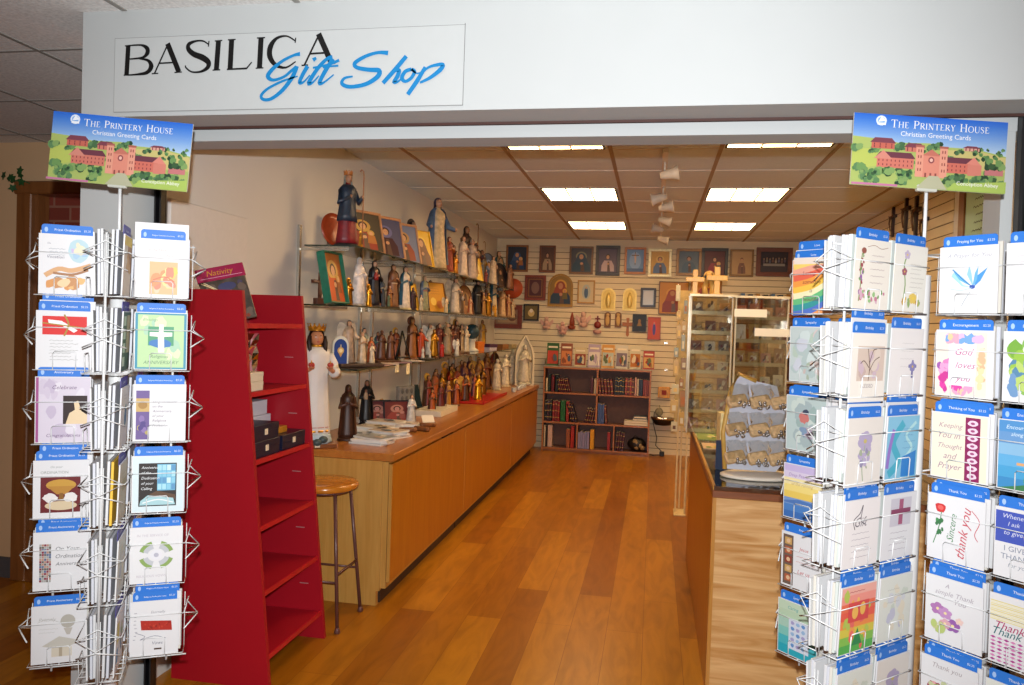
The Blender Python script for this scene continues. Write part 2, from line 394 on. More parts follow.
# corridor walls
HW = mat('corridor_wall_paint', 'c8a67e', .7, noise=.03, nscale=3)
fx0 = at(15, 250, 'Y', 3.85).x; fz0 = at(30, 181, 'Y', 3.85).z; m = MB(); m.box(-6, fx0+.03, 3.9, 4.0, 0, ZH, HW); m.box(fx0+.03, fx0+.86, 3.9, 4.0, fz0-.03, ZH, HW); m.box(fx0+.86, XL-.02, 3.9, 4.0, 0, ZH, HW); struct(m.build('wall_corridor'))
m = MB(); m.box(-6.1, -6, -3, 4, 0, ZH, HW); m.box(-6, 4.2, -3.1, -3, 0, ZH, HW); m.box(4.2, 4.3, -3, 4, 0, ZH, HW); struct(m.build('wall_corridor_outer'))
BASEB = mat('grey_baseboard', '4b4a4c', .6, noise=.05)
m = MB(); m.box(-6, fx0, 3.885, 3.9, 0, .12, BASEB); struct(m.build('baseboard_corridor'))
# shop front: side return, header, gate slot, second beam
m = MB(); m.box(-1.87, -1.715, 2.217, 2.385, 0, 2.2325, WHITE); m.box(-2.0, -1.86, 2.39, 2.41, 0, ZC, WHITE); m.box(-1.86, -1.73, 2.386, 2.41, 0, 2.3, WHITE); struct(m.build('wall_front_left'))
m = MB(); m.box(-1.87, -1.716, 2.206, 2.216, 0, .12, BASEB); struct(m.build('baseboard_front_left'))
m = MB(); m.box(-1.872, 4.2, 2.216, 2.35, 2.233, ZH+.1, WHITE); struct(m.build('wall_header'))
m = MB(); m.box(-1.95, 1.06, 2.35, 2.40, 2.30, 2.6, mat('gate_slot_dark', '3a1c14', .7, noise=.1)); m.box(-1.72, 1.02, 2.3505, 2.357, 2.225, 2.31, MC['gate_slot_dark']); struct(m.build('trim_gate_slot'))
m = MB(); m.box(-1.99, 1.06, 2.40, 2.52, 2.196, ZC+.02, WHITE); struct(m.build('trim_second_beam'))
m = MB(); m.box(1.02, 4.2, 2.217, 2.36, 0, 2.2325, WHITE); m.box(1.06, XR+.02, 2.40, 2.5, 0, ZC, CREAM); struct(m.build('wall_front_right'))
m = MB(); m.box(.957, .988, 2.402, 2.52, 0, 2.196, WHITE); struct(m.build('trim_casing_right'))
def gate_track(x0, x1, lab):
    t = thing('gate_track', lab, 'gate track', ((x0+x1)/2, 2.37, 0)); w = (x1-x0)/2
    a = MB(); a.box(-w, w, .008, .014, 0, 2.23, BLACK); a.box(-w, -w+.006, -.016, .01, 0, 2.23, BLACK); a.box(w-.006, w, -.016, .01, 0, 2.23, BLACK); a.box(-.003, .003, -.014, .01, 0, 2.23, BLACK); a.build('channel', t)
    for z in (.3, .9, 1.5): b = MB(); b.lathe([(.006, 0), (.005, .003)], CHROME, 8, M=Matrix.Translation((w*.5, .004, z)) @ Matrix.Rotation(pi/2, 4, 'X')); b.build('screw', t)
gate_track(-1.722, -1.672, 'black metal gate track upright behind the left card rack')
gate_track(.984, 1.03, 'black metal gate track upright at the right edge of the opening')
# corridor opening with brick beyond, wooden frame
WF = wood('brown_door_casing', '6e421f', '85552c', 'Z', 4, .4)
fxl = at(15, 250, 'Y', 3.85).x; fzt = at(30, 181, 'Y', 3.85).z; fzi = at(50, 193, 'Y', 3.88).z; fzb = at(30, 532, 'Y', 3.85).z
t = thing('door_frame', 'brown wooden door frame around red brick at the far left', 'door frame', (fxl, 3.9, 0)); t['kind'] = 'structure'
a = MB(); a.box(0, .10, -.05, .06, 0, fzt-.02, WF, b=.006); a.box(.10, .125, -.02, .06, fzb, fzi, WF); a.build('jamb', t)
a = MB(); a.box(.78, .90, -.05, .06, 0, fzt-.02, WF, b=.006); a.build('jamb', t)
a = MB(); a.box(-.012, .91, -.06, .07, fzt-.075, fzt, WF, b=.008); a.box(.1, .78, -.02, .06, fzi, fzt-.07, WF); a.build('head', t)
a = MB(); a.box(.1, .78, -.05, .06, 0, fzb, WF, b=.006); a.build('sill', t)
m = MB(); m.box(fxl+.02, fxl+.88, 3.965, 4.05, .0, fzt, brick_mat()); struct(m.build('wall_brick'))
# leaf sprig on top of the frame
LEAF = mat('ivy_leaf', '1e4a22', .5, noise=.25, nscale=60)
t = thing('ivy_sprig', 'small dark green ivy sprig hanging at the corner of the brown door frame', 'plant', tuple(at(15, 179, 'Y', 3.80)))
a = MB(); a.tube([(.07, .03, -.02), (.03, 0, .0), (-.02, 0, -.02), (-.05, 0, .0)], .003, LEAF); a.build('vine', t)
for (x, z, r) in ((-.07, .02, 20), (-.02, -.05, 160), (.03, .05, 60), (.0, .0, 110), (.06, -.02, 200), (.05, .02, 300), (-.03, .01, 240)):
    a = MB(); pts = []
    for i in range(10):
        q = 2*pi*i/10; rr = .026 if i % 2 == 0 else .014; pts.append((rr*cos(q), rr*sin(q)))
    a.prism(pts, -.002, .002, LEAF, Matrix.Translation((x, random.uniform(-.02, .02), z)) @ Matrix.Rotation(radians(r), 4, 'Y') @ Matrix.Rotation(random.uniform(-.6, .6), 4, 'Z')); a.build('leaf', t)
# loose white board leaning flat on the left wall
m = MB(); m.box(XL+.002, XL+.02, 2.98, 3.62, .6, 2.1, mat('white_board', 'd8d2ca', .5, noise=.02), b=.004)
tag(m.build('wall_board'), 'pale blank board fixed flat to the left wall behind the red shelf', 'board')

# ceiling lights
EMI = mat('light_diffuser', 'ffffff', .5, emit='ffd298', es=21, noise=.01)
LFR = mat('light_trim', '2a2018', .5, noise=.05); LOU = mat('louver_white', 'a89c88', .4, noise=.02)
def ceiling_light(x, y, lab):
    t = thing('ceiling_light', lab, 'ceiling light', (x, y, ZC), group='square ceiling lights')
    w, d = .312, .30
    a = MB(); a.box(-w, w, -d, -d+.012, -.006, -.001, LFR); a.box(-w, w, d-.012, d, -.006, -.001, LFR); a.box(-w, -w+.014, -d, d, -.006, -.001, LFR); a.box(w-.014, w, -d, d, -.006, -.001, LFR); a.build('frame', t)
    a = MB(); a.box(-w+.014, w-.014, -d+.012, d-.012, -.003, -.0015, EMI); a.build('diffuser', t)
    a = MB()
    for k in (-1, 1): a.box(k*.1-.005, k*.1+.005, -d+.012, d-.012, -.012, -.0035, LOU)
    for k in range(-2, 3): a.box(-w+.014, w-.014, k*.1-.004, k*.1+.004, -.010, -.0035, LOU)
    a.build('louver', t)
for x, side in ((-.66, 'left'), (.70, 'right')):
    for y, row in ((4.60, 'front row, cut by the beam'), (6.58, 'middle row'), (8.56, 'back row')):
        ceiling_light(x, y, 'lit square ceiling light in the %s of the %s column' % (row, side))
# track with spot heads
t = thing('track_light', 'white ceiling track with small cone spotlights running down the middle of the shop', 'track light', (.03, 7.3, ZC))
a = MB(); a.box(-.018, .018, -2.4, 2.5, -.03, -.001, mat('track_white', 'd9cdbb', .4, noise=.02)); a.build('track', t)
HD = mat('spot_head', 'cfc4b4', .4, noise=.03)
for i, y in enumerate((-2.12, -1.25, -.72, -.02, .7, 1.5)):
    a = MB(); a.tube([(0, y, -.03), (0, y, -.09)], .008, HD)
    s = (1, -1, 1, 1, -1, 1)[i]
    a.lathe([(.02, -.03), (.03, 0), (.036, .05), (.052, .09), (.047, .092), (.03, .05)], HD, 16, M=Matrix.Translation((0, y, -.115)) @ Matrix.Rotation(s*radians(105 if i % 2 else 80), 4, 'Y'))
    h = a.build('spot_head', t)

# ------------------------------------------------------------------ header sign
YH = 2.216
def hp(px, py):
    p = at(px, py, 'Y', YH); return (p.x, p.z)
WK = [1.65]
def hstroke(art, pts, ws, sc, ox, oy, c, smooth=4):
    P = [hp(ox+x/sc, oy+y/sc) for x, y in pts]; k = 2.45/F/sc*WK[0]
    vs, fs = ribbon(P, [w*k for w in ws] if isinstance(ws, list) else ws*k, smooth); art.raw([(q[0], q[1]) for q in vs], fs, c)
t = thing('shop_sign', 'white shop sign panel with black and blue lettering on the header', 'sign', (0, 0, 0))
m = MB(); m.box(-1.75, -.583, YH-.004, YH, 2.247, 2.484, mat('sign_panel_white', 'acb0af', .4, noise=.01)); 
for (a0, a1, b0, b1) in ((-1.7505, -.5825, 2.2465, 2.248), (-1.7505, -.5825, 2.483, 2.4845), (-1.7505, -1.749, 2.247, 2.484), (-.584, -.5825, 2.247, 2.488)):
    m.box(a0, a1, YH-.0045, YH, b0, b1, ink('888a88'))
m.build('panel', t)
BK = '040405'
def letters(name, strokes, sc, ox, oy, c):
    mb = MB(); ar = Art(mb, 0, 1, 0, 1, YH-(.0075 if 'blue' in name else .0045), .0003)
    for q in strokes: hstroke(ar, q[0], q[1], sc, ox, oy, c, q[2] if len(q) > 2 else 4); ar.n = ar.n % 4
    mb.build(name, t)
a12 = 13
letters('black_letters', [
 ([(150, 236), (141, 386)], 16, 0), ([(133, 238), (160, 236)], 4, 0), ([(127, 388), (158, 386)], 4, 0),
 ([(150, 237), (215, 234), (246, 250), (248, 275), (222, 298), (150, 306)], [4, 6, 14, 15, 7, 4]), ([(205, 303), (250, 312), (267, 342), (245, 374), (190, 384), (140, 387)], [4, 9, 17, 12, 6, 4]),
 ([(353, 228), (284, 379)], 5, 0), ([(351, 226), (409, 371)], 17, 0), ([(312, 327), (385, 323)], 5, 0), ([(270, 380), (303, 378)], 4, 0), ([(386, 374), (424, 371)], 4, 0),
 ([(563, 213), (560, 242)], 4, 0), ([(560, 230), (535, 214), (500, 213), (462, 228), (458, 254), (485, 280), (530, 298), (560, 322), (555, 350), (520, 370), (475, 371), (446, 350), (443, 338)], [4, 5, 6, 12, 15, 17, 19, 17, 13, 7, 5, 5, 4]),
 ([(611, 212), (600, 361)], 17, 0), ([(592, 213), (631, 210)], 4, 0), ([(581, 362), (620, 360)], 4, 0),
 ([(679, 207), (671, 357)], 17, 0), ([(659, 207), (699, 205)], 4, 0), ([(654, 358), (755, 353), (781, 321)], [5, 6, 4], 0),
 ([(829, 197), (821, 350)], 17, 0), ([(808, 198), (850, 196)], 4, 0), ([(801, 352), (841, 350)], 4, 0),
 ([(1006, 196), (1003, 222)], 4, 0), ([(1003, 212), (960, 188), (910, 199), (878, 240), (874, 292), (903, 335), (955, 349), (1006, 318)], [4, 5, 9, 17, 17, 12, 6, 4])], 5.12, 100, 0, BK)
letters('black_letter', [([(311, 155), (245, 293)], 5, 0), ([(308, 153), (366, 284)], 15, 0), ([(270, 242), (335, 238)], 5, 0), ([(233, 294), (262, 292)], 4, 0), ([(350, 287), (383, 284)], 4, 0)], 4.452, 250, 0, BK)
WK[0] = 1.5
letters('blue_script', [
 ([(228, 244), (200, 250), (150, 275), (105, 312), (85, 343), (108, 360), (155, 346), (188, 320), (212, 302)], [12, 8, 9, 12, 14, 9, 8, 9, 12]), ([(214, 298), (195, 345), (150, 405), (100, 443), (65, 446), (56, 428), (85, 398), (150, 365), (218, 343)], [13, 13, 12, 10, 9, 9, 8, 7, 4]),
 ([(262, 298), (238, 340), (226, 372), (245, 368), (272, 338)], [13, 12, 11, 6, 4]), ([(300, 262), (286, 272)], [8, 12], 0),
 ([(372, 258), (345, 268), (305, 310), (266, 373), (285, 370), (312, 340)], [12, 10, 12, 13, 6, 4]), ([(285, 306), (352, 292)], 6, 0),
 ([(375, 266), (340, 320), (314, 373), (335, 370), (378, 336)], [13, 13, 12, 6, 4]), ([(330, 306), (402, 272)], [5, 9], 0), ([(352, 300), (398, 296)], [5, 6], 0),
 ([(619, 240), (575, 238), (520, 254), (472, 284), (480, 304), (530, 314), (578, 318), (572, 345), (520, 378), (450, 390), (414, 376), (425, 352), (462, 344)], [13, 9, 10, 12, 11, 12, 14, 14, 12, 11, 11, 8, 5]),
 ([(700, 254), (655, 308), (596, 374)], [12, 13, 12]), ([(610, 362), (648, 322), (668, 318), (660, 345), (645, 370), (665, 366), (690, 340)], [5, 8, 12, 13, 11, 6, 4]),
 ([(722, 312), (695, 322), (680, 350), (695, 366), (722, 350), (736, 322), (722, 312), (745, 330), (765, 326)], [10, 11, 12, 9, 10, 11, 8, 4, 4]),
 ([(784, 302), (750, 360), (706, 424)], [10, 13, 12]), ([(765, 335), (795, 306), (830, 294), (862, 292), (850, 315), (805, 350), (760, 372)], [5, 7, 9, 11, 13, 10, 6])], 4.452, 250, 0, '0470a8')

INKK = .60  # card and rack sign colours darkened to offset the flash, not their true tone
# ------------------------------------------------------------------ greeting card artwork
BL = '2a78d4'; PURP = '4a3f98'
def c_hands(a): a.text('His', .14, .84, .006, '777788'); a.lines(.14, .76, .4, 3, .05, '667788'); a.text('Vocation', .14, .6, .011, '666677', maxw=.4); a.ell(.72, .74, .2, .2, 'b8d4dc', wob=.05); a.blobs(.56, .58, .9, .9, ['d8e4cc', 'a8c8e0', 'c8b8dc', 'e8e0c0'], 9, .05, .09); a.line([(.1, .3), (.35, .42), (.6, .4), (.95, .5)], .012, 'd8a878'); a.blobs(.08, .05, .95, .32, ['e8b878', 'd89858', 'f0d0a0', 'c8905c'], 12, .06, .14); a.line([(.25, .35), (.6, .33), (.9, .42)], .006, 'a87850')
def c_redribbon(a): a.rect(.1, .6, .92, .92, 'd81e1a'); a.poly([(.2, .86), (.45, .84), (.75, .68), (.68, .64), (.42, .78), (.22, .78)], 'f4f4f0'); a.line([(.5, .95), (.58, .78), (.5, .58)], .004, 'a88830'); a.line([(.1, .8), (.92, .72)], .003, 'a88830'); a.lines(.22, .5, .55, 7, .055, '888880')
def c_host(a): a.rect(0, 0, 1, 1, 'd8d0dc'); a.blobs(0, 0, 1, 1, ['cfc4d4', 'e2dce4', 'c4b8cc'], 14, .08, .16); a.rect(0, 0, .05, 1, 'a04c88'); a.text('Celebrate', .3, .82, .014, '705878', maxw=.6); a.rect(.5, .28, .95, .72, '2a1410'); a.poly([(.55, .28), (.62, .45), (.72, .5), (.7, .62), (.78, .64), (.84, .48), (.95, .42), (.95, .28)], 'e8d0a8'); a.text('Congratulations', .2, .08, .012, '705878', maxw=.7)
def c_chalice(a): a.text('On your', .3, .88, .008, '889088'); a.text('ORDINATION', .12, .78, .01, '889088', 0, maxw=.75); a.rect(.12, .1, .86, .72, '6a1418'); a.ell(.5, .58, .28, .1, 'c89838'); a.poly([(.24, .56), (.76, .56), (.6, .42), (.42, .42)], 'b88430'); a.poly([(.47, .44), (.54, .44), (.56, .3), (.45, .3)], '8a5c1c'); a.ell(.5, .22, .3, .08, 'd8c4a0'); a.ell(.3, .36, .14, .08, 'e8e4e0', wob=.15); a.ell(.68, .36, .13, .08, 'e8e4e0', wob=.15)
def c_mosaic(a):
    for i in range(5):
        for j in range(16): a.rect(.1+i*.045, .14+j*.042, .14+i*.045, .178+j*.042, random.choice(['8a2c3c', '5c6c8c', 'a8a8a0', '686058', 'b88c78']))
    a.n -= 60
    for i, s in enumerate(('On Your', 'Ordination', 'Anniversary')): a.text(s, .4, .68-i*.13, .015, '666668', maxw=.52)
def c_balloon(a): a.text('Priestly', .12, .74, .013, 'b8b8b0'); a.line([(.1, .72), (.3, .78), (.55, .7), (.8, .76)], .001, 'b0b0a8'); a.ell(.66, .72, .14, .12, 'b8b4a8'); a.poly([(.58, .6), (.75, .6), (.7, .48), (.64, .48)], 'c0bcb0'); a.poly([(.18, .3), (.5, .46), (.9, .36), (.6, .22)], 'c8c4b8'); a.rect(.36, .1, .74, .26, 'd8cfbc'); a.rect(.5, .1, .56, .26, 'b4a890'); a.lines(.1, .6, .4, 2, .06, 'c0c0b8')
def c_orange(a): a.text('In the Ministry', .2, .8, .009, 'c8a8a0'); a.text('to our Parish', .34, .71, .009, 'c8a8a0', maxw=.55); a.rect(.22, .05, .82, .62, 'f0b888'); a.blobs(.22, .05, .82, .62, ['f4cc60', 'f09868', 'f4dc90', 'e88c70', 'f8c8a8'], 16, .06, .12); a.line([(.3, .3), (.55, .36), (.75, .28)], .003, 'd87858')
def c_cross(a): a.rect(0, 0, 1, 1, '3c90a8'); a.rect(.05, .03, .95, .97, 'b8d8a0'); a.blobs(.05, .03, .95, .97, ['c8e0a8', 'a8d0b0', 'd8e8b8'], 14, .07, .14); a.text('Blessings', .15, .86, .01, '7c9c78'); a.rect(.25, .42, .75, .76, '4c9c70'); a.ell(.5, .46, .22, .08, '3878b8', wob=.1); a.poly([(.45, .3), (.44, .58), (.28, .59), (.28, .66), (.46, .66), (.46, .8), (.55, .8), (.55, .66), (.72, .66), (.72, .59), (.56, .58), (.57, .3)], 'f4f4e4'); a.text('Religious', .3, .2, .012, '688868'); a.text('ANNIVERSARY', .16, .09, .013, '688868', maxw=.7)
def c_strip(a): a.rect(.04, .02, .3, .9, '6c5890'); a.rect(.04, .52, .3, .76, 'c8a868'); a.ell(.17, .64, .09, .07, 'a88040'); a.blobs(.04, .02, .3, .5, ['504080', '8870a8', 'b0a060'], 8, .03, .06)
def c_striptx(a):
    c_strip(a)
    for i, s in enumerate(('congratulations', 'on the', 'Anniversary', 'of your', 'Religious', 'Profession')): a.text(s, .36, .68-i*.085, .0095, '7c7480', maxw=.56)
def c_glass(a):
    a.rect(0, 0, 1, 1, 'd4e6ea'); a.rect(.12, .1, .86, .88, '2a2420'); a.rect(.48, .38, .84, .86, '6cb0d0')
    for i in range(4):
        for j in range(4): a.rect(.49+i*.09, .4+j*.115, .565+i*.09, .5+j*.115, random.choice(['a8dce8', '88c8e0', 'c8e8f0', '5c98c0']))
    a.n -= 14
    for i, s in enumerate(('Anniversary', 'of the', 'Dedication', 'of your', 'Calling')): a.text(s, .17, .78-i*.095, .010, 'e8eef0', maxw=.4)
    a.poly([(.48, .38), (.84, .3), (.84, .22), (.3, .3)], '5c4430'); a.poly([(.14, .12), (.84, .12), (.8, .24), (.3, .3), (.16, .2)], 'a8d0d4'); a.line([(.2, .16), (.5, .22), (.8, .16)], .003, 'e8f0f0')
def c_wreath(a):
    a.text('IN THE SERVICE OF', .12, .84, .009, 'c0b8c0', 0, maxw=.75)
    for k in range(4):
        b = pi/4+k*pi/2; a.line([(.5+.3*cos(b+t), .5+.22*sin(b+t)) for t in (-.5, -.25, 0, .25, .5)], .012, '8ca85c'); a.line([(.5+.22*cos(b+t), .5+.16*sin(b+t)) for t in (-.5, -.25, 0, .25, .5)], .012, 'c0c4c8')
    a.ell(.5, .5, .12, .09, 'e4e4ea'); a.ell(.5, .5, .05, .04, 'b8b8c4'); a.text('RELIGIOUS VOWS', .12, .1, .009, 'c0b8c0', 0, maxw=.75)
def c_glitter(a): a.lines(.05, .8, .06, 8, .07, '9898a0'); a.text('Eternally', .42, .78, .01, '98989c', maxw=.45); a.poly([(.22, .48), (.2, .66), (.86, .62), (.88, .44)], 'b02818'); a.blobs(.24, .48, .84, .62, ['c84028', '902010'], 18, .012, .025); a.line([(.1, .44), (.3, .36), (.2, .3), (.5, .36), (.75, .3)], .0014, '80808c'); a.text('Vows', .46, .2, .012, '70707c'); a.rect(.5, .1, .66, .13, '503c30')
def c_rainbow(a):
    a.rect(0, 0, 1, 1, 'f4a060')
    for i, c in enumerate(['5878c8', '3c9c9c', '6cc080', 'f4f0c0', 'f8c850', 'f4a048', 'e86850', 'f0a890', 'f4d470', 'f0e0d0']): a.line([(-.0+.02, max(.03, -.0+i*.11)), (.5, min(.98, .08+i*.11)), (.98, min(.98, .3+i*.11))], .018, c)
    for i, s in enumerate(('Loving', 'someone', 'is', 'beautiful')): a.text(s, .26+.03*(i == 2)*6, .72-i*.16, .0155, '7a2c38', maxw=.6)
def c_fog(a): a.rect(0, 0, 1, 1, 'c4d0cc'); a.blobs(0, 0, 1, 1, ['b4c4c0', 'd0dcd8', 'b8c8b8', 'ccd0d8', 'd8c4c0'], 24, .1, .2); a.blobs(.3, .0, .9, .4, ['a8b4a0', 'c8b8b0'], 8, .05, .1)
def c_bird(a): a.rect(0, 0, 1, 1, 'b8c8c4'); a.blobs(0, 0, 1, 1, ['a4b4b4', 'c8d4cc', '9cb0ac'], 18, .09, .18); a.ell(.45, .62, .13, .11, 'c87870', wob=.15); a.ell(.5, .72, .08, .05, '40485c', wob=.1); a.blobs(.3, .2, .8, .5, ['8098b0', 'b0a0b0'], 8, .05, .1)
def c_sea(a): a.grad(0, 0, 1, 1, ['3c6cb0', '4c80c0', '7898c8', 'e8c860', 'f0d880', 'f0e0a8', 'd8cce0', 'c8b8dc']); a.text('Deep Peace', .12, .78, .013, '9c7cb0', maxw=.75); a.text('of the running', .2, .62, .012, 'c0a050', maxw=.7); a.poly([(0, .3), (.4, .36), (1, .33), (1, .27), (0, .27)], '5078b4')
def c_redtext(a):
    a.rect(.03, .02, .3, .96, '705c50')
    for i in range(5): a.rect(.08, .08+i*.175, .26, .21+i*.175, ['b06040', 'c8a060', '8c3c30'][i % 3]); a.ell(.17, .145+i*.175, .05, .04, 'e0b890')
    a.text('Jesus', .45, .72, .014, 'c05050'); a.lines(.38, .6, .5, 2, .1, 'c87068', .001); a.text('Let us', .42, .28, .016, 'c05050', maxw=.5)
def c_aqua(a):
    a.grad(0, 0, 1, 1, ['28a8b8', '48b4bc', '80c4b8', 'a8ccb8', 'b8d0b0', 'c0d4b8']); a.text('Caring', .25, .86, .013, '58a0a0'); a.rect(.28, .12, .8, .7, 'd4dce8')
    for i in range(3):
        for j in range(5): a.ell(.38+i*.14, .2+j*.105, .05, .036, ['6894c8', 'a8a0c8', '98b8d8'][(i+j) % 3], 10, .15)
    a.n -= 12
def c_border(a): a.rect(0, 0, 1, 1, 'f0eadc'); a.line([(.15, .1), (.18, .4), (.14, .6), (.18, .8)], .004, '98a070'); a.blobs(.1, .06, .26, .84, ['c87080', 'a04850', '78a060', '9868a0'], 20, .02, .04); a.blobs(.1, .05, .9, .3, ['c88098', '98c080', 'd8b0c0', '78a060'], 22, .02, .05); a.ell(.2, .84, .07, .045, '985848'); a.lines(.4, .78, .45, 5, .1, 'a08890'); a.line([(.3, .9), (.5, .93), (.7, .89), (.9, .92)], .0012, 'a08070')
def c_tree(a):
    a.rect(0, 0, 1, 1, 'f2ece0'); a.rect(.16, .3, .95, .82, 'd8c4b4'); a.blobs(.16, .3, .95, .82, ['e0d0c0', 'c8b0a8', 'd0b8c0'], 12, .06, .12)
    for p in ([(.5, .3), (.52, .5), (.45, .78)], [(.52, .45), (.65, .6), (.8, .66)], [(.5, .5), (.35, .6), (.25, .56)], [(.5, .55), (.6, .75), (.7, .78)]): a.line(p, .002, '5c4438')
    a.text('BLESSED', .3, .2, .012, '988c90', 0, maxw=.55)
def c_violet(a): a.rect(0, 0, 1, 1, 'e8e2d8'); a.flower(.5, .66, .2, 'b4a8c4', 'c8b870', 6); a.line([(.5, .6), (.45, .3), (.5, .06)], .003, 'a0b090'); a.blobs(.3, .2, .7, .6, ['b8acc8', 'a8b098', '9890ac'], 14, .03, .07)
def c_calli(a): a.rect(0, 0, 1, 1, 'eeeae6'); a.line([(.3, .56), (.25, .7), (.42, .8), (.5, .92), (.46, .7), (.6, .62)], .0025, '5c545c'); a.text('Gift', .3, .6, .03, '6c646c', .4); a.lines(.2, .5, .6, 5, .09, 'a8a0a8', .001)
def c_foot(a):
    a.grad(0, 0, 1, 1, ['58b050', '88c050', 'd8c848', 'f09048', 'e86048', 'e87050', 'f09888', 'f0b0a0']); a.blobs(0, 0, 1, 1, ['f0a050', 'e86c60', 'b8c858', 'f4c060'], 14, .05, .1); a.lines(.2, .92, .6, 1, .05, 'a04848', .0012)
    a.rect(.2, .46, .8, .76, 'd84c48'); a.ell(.4, .6, .09, .1, 'f0b858'); a.ell(.62, .64, .08, .1, 'f0b858'); a.poly([(.35, .1), (.5, .36), (.65, .1)], '2c8c4c')
def c_stem(a): a.rect(0, 0, 1, 1, 'f0ece0'); a.line([(.3, .1), (.35, .4), (.28, .7), (.4, .9)], .004, '7ca058'); a.flower(.36, .86, .09, 'c8b8d0'); a.flower(.3, .6, .08, 'a05868'); a.flower(.62, .2, .12, 'e8c860'); a.blobs(.15, .04, .9, .22, ['d8b850', 'c89848', '98b068'], 14, .03, .06); a.lines(.45, .72, .45, 6, .07, 'b0a8a0')
def c_vcross(a): a.rect(0, 0, 1, 1, 'eeebe6'); a.lines(.3, .78, .5, 4, .12, 'c8c4c0'); a.rect(.68, .24, .74, .52, '7878a8'); a.rect(.58, .4, .84, .45, '7878a8'); a.flower(.71, .42, .1, '8c88b8')
def c_wave(a): a.rect(0, 0, 1, 1, '88c4e0'); a.line([(.1, .1), (.4, .3), (.2, .6), (.5, .9)], .02, '48b0c8'); a.line([(.05, .2), (.1, .5), (.2, .8)], .012, '9878c8'); a.line([(.9, .9), (.6, .7), (.8, .5), (.5, .3)], .008, 'b8e4e8'); a.poly([(.5, .05), (.95, .05), (.95, .45), (.5, .36)], '2c84d0'); a.lines(.5, .8, .4, 4, .1, '6090b8')
def c_mcross(a): a.rect(0, 0, 1, 1, 'e8e8e8'); a.rect(.2, .5, .86, .94, 'd0ccd4'); a.rect(.47, .52, .6, .92, 'a85878'); a.rect(.22, .68, .84, .77, '8c3c60'); a.lines(.2, .4, .6, 4, .09, 'b8b0b8', .0012)
def c_grey(a): a.rect(0, 0, 1, 1, 'e2e6da'); a.blobs(.1, .1, .9, .9, ['d0d8c8', 'e8e0c8', 'c8c8d8', 'd8dce0'], 16, .07, .14); a.lines(.2, .8, .5, 3, .1, 'b0b0a8')
def c_lily(a):
    a.text('A Prayer for You', .12, .84, .015, 'a8acb4', .3, maxw=.78)
    for p, c in (([(.6, .38), (.45, .5), (.22, .68), (.3, .52)], '68b4e4'), ([(.6, .38), (.42, .42), (.24, .62), (.2, .56), (.4, .4)], 'a4d4ec'), ([(.6, .38), (.56, .6), (.52, .72), (.48, .58)], '94c8ec'), ([(.6, .38), (.66, .56), (.84, .68), (.72, .48)], '4898d8'), ([(.58, .38), (.62, .6), (.68, .7), (.66, .5)], '6cb0e0')): a.poly(p, c)
    a.ell(.58, .39, .05, .03, '3858b0'); a.line([(.22, .66), (.42, .5), (.58, .39)], .0014, '2c60a0'); a.line([(.58, .38), (.4, .34), (.2, .36)], .0012, '98c0c8'); a.line([(.55, .32), (.46, .2), (.4, .1)], .0012, '90a0a8')
def c_loves(a):
    a.rect(.0, .0, .9, .98, 'f0e0d0'); a.blobs(0, .0, .4, .6, ['e040a0', 'c83890', 'f080b8', 'e8a0c8', '9858a8'], 22, .04, .08); a.blobs(.1, .78, .9, .97, ['78a8dc', 'f0a8b8', 'f4c898', 'e8b8d8'], 16, .05, .09); a.blobs(.72, .1, .9, .8, ['f4d8a8', 'f0b890', 'f4e0c0'], 14, .04, .08); a.blobs(.3, .0, .7, .2, ['d848a0', 'f0a0c0', 'f8c8a0'], 12, .04, .07)
    a.rect(.24, .16, .72, .8, 'f2eef2'); a.text('God', .36, .63, .022, 'b85888', .4); a.text('loves', .36, .43, .021, 'b85888', .4); a.text('you', .36, .23, .021, 'b85888', .4)
def c_keep(a):
    a.rect(0, 0, .98, 1, 'efe6cc'); a.rect(.6, .0, .86, .97, '8c1c58')
    for i in range(8): a.ell(.73, .08+i*.115, .09, .045, 'e8d0dc', 12, .1); a.ell(.73, .08+i*.115, .04, .02, 'a04878', 8)
    for i, s in enumerate(('Keeping', 'You in', 'Thought', 'and', 'Prayer')): a.text(s, .12+.1*(i == 3), .78-i*.16, .02, 'a8889c', .35, maxw=.44)
def c_rose(a):
    a.ell(.22, .8, .1, .07, 'd03838', 12, .15); a.ell(.22, .8, .05, .035, 'f06860', 10, .15); a.line([(.24, .74), (.2, .5), (.1, .22)], .002, '488850'); a.blobs(.08, .35, .32, .65, ['489058', '3c7848'], 9, .03, .045)
    a.text('Sincere', .46, .3, .022, '4c8858', .35, rot=pi/2-.12); a.text('thank you', .66, .08, .034, 'c84858', .35, rot=pi/2-.12, maxw=.95); a.line([(.78, .85), (.92, .7), (.84, .5), (.9, .4)], .0016, 'c84858')
def c_pansy(a):
    a.text('A', .34, .86, .014, 'a8a0a8', .3); a.text('simple Thank', .16, .74, .017, 'a8a0a8', .3, maxw=.7); a.text('You', .52, .64, .017, 'a8a0a8', .3)
    for u, v, r, c in ((.22, .5, .13, 'b078b0'), (.36, .46, .12, 'c090c0'), (.5, .3, .13, '9860a8'), (.36, .3, .1, 'd8a8b0'), (.62, .4, .07, 'e8c8c0')): a.flower(u, v, r, c, 'f0e0a0')
    a.blobs(.08, .1, .4, .32, ['b8c878', 'a0b060', 'c8c890'], 9, .04, .07)
def c_floral(a): a.text('Thank you', .2, .86, .016, 'a8a0a0'); a.blobs(.1, .3, .8, .7, ['d87888', 'e8a8a8', '98b070', 'a85868', 'c8d0a0'], 22, .05, .1); a.blobs(.1, .05, .8, .3, ['98b070', 'c8d0a0'], 9, .04, .08)
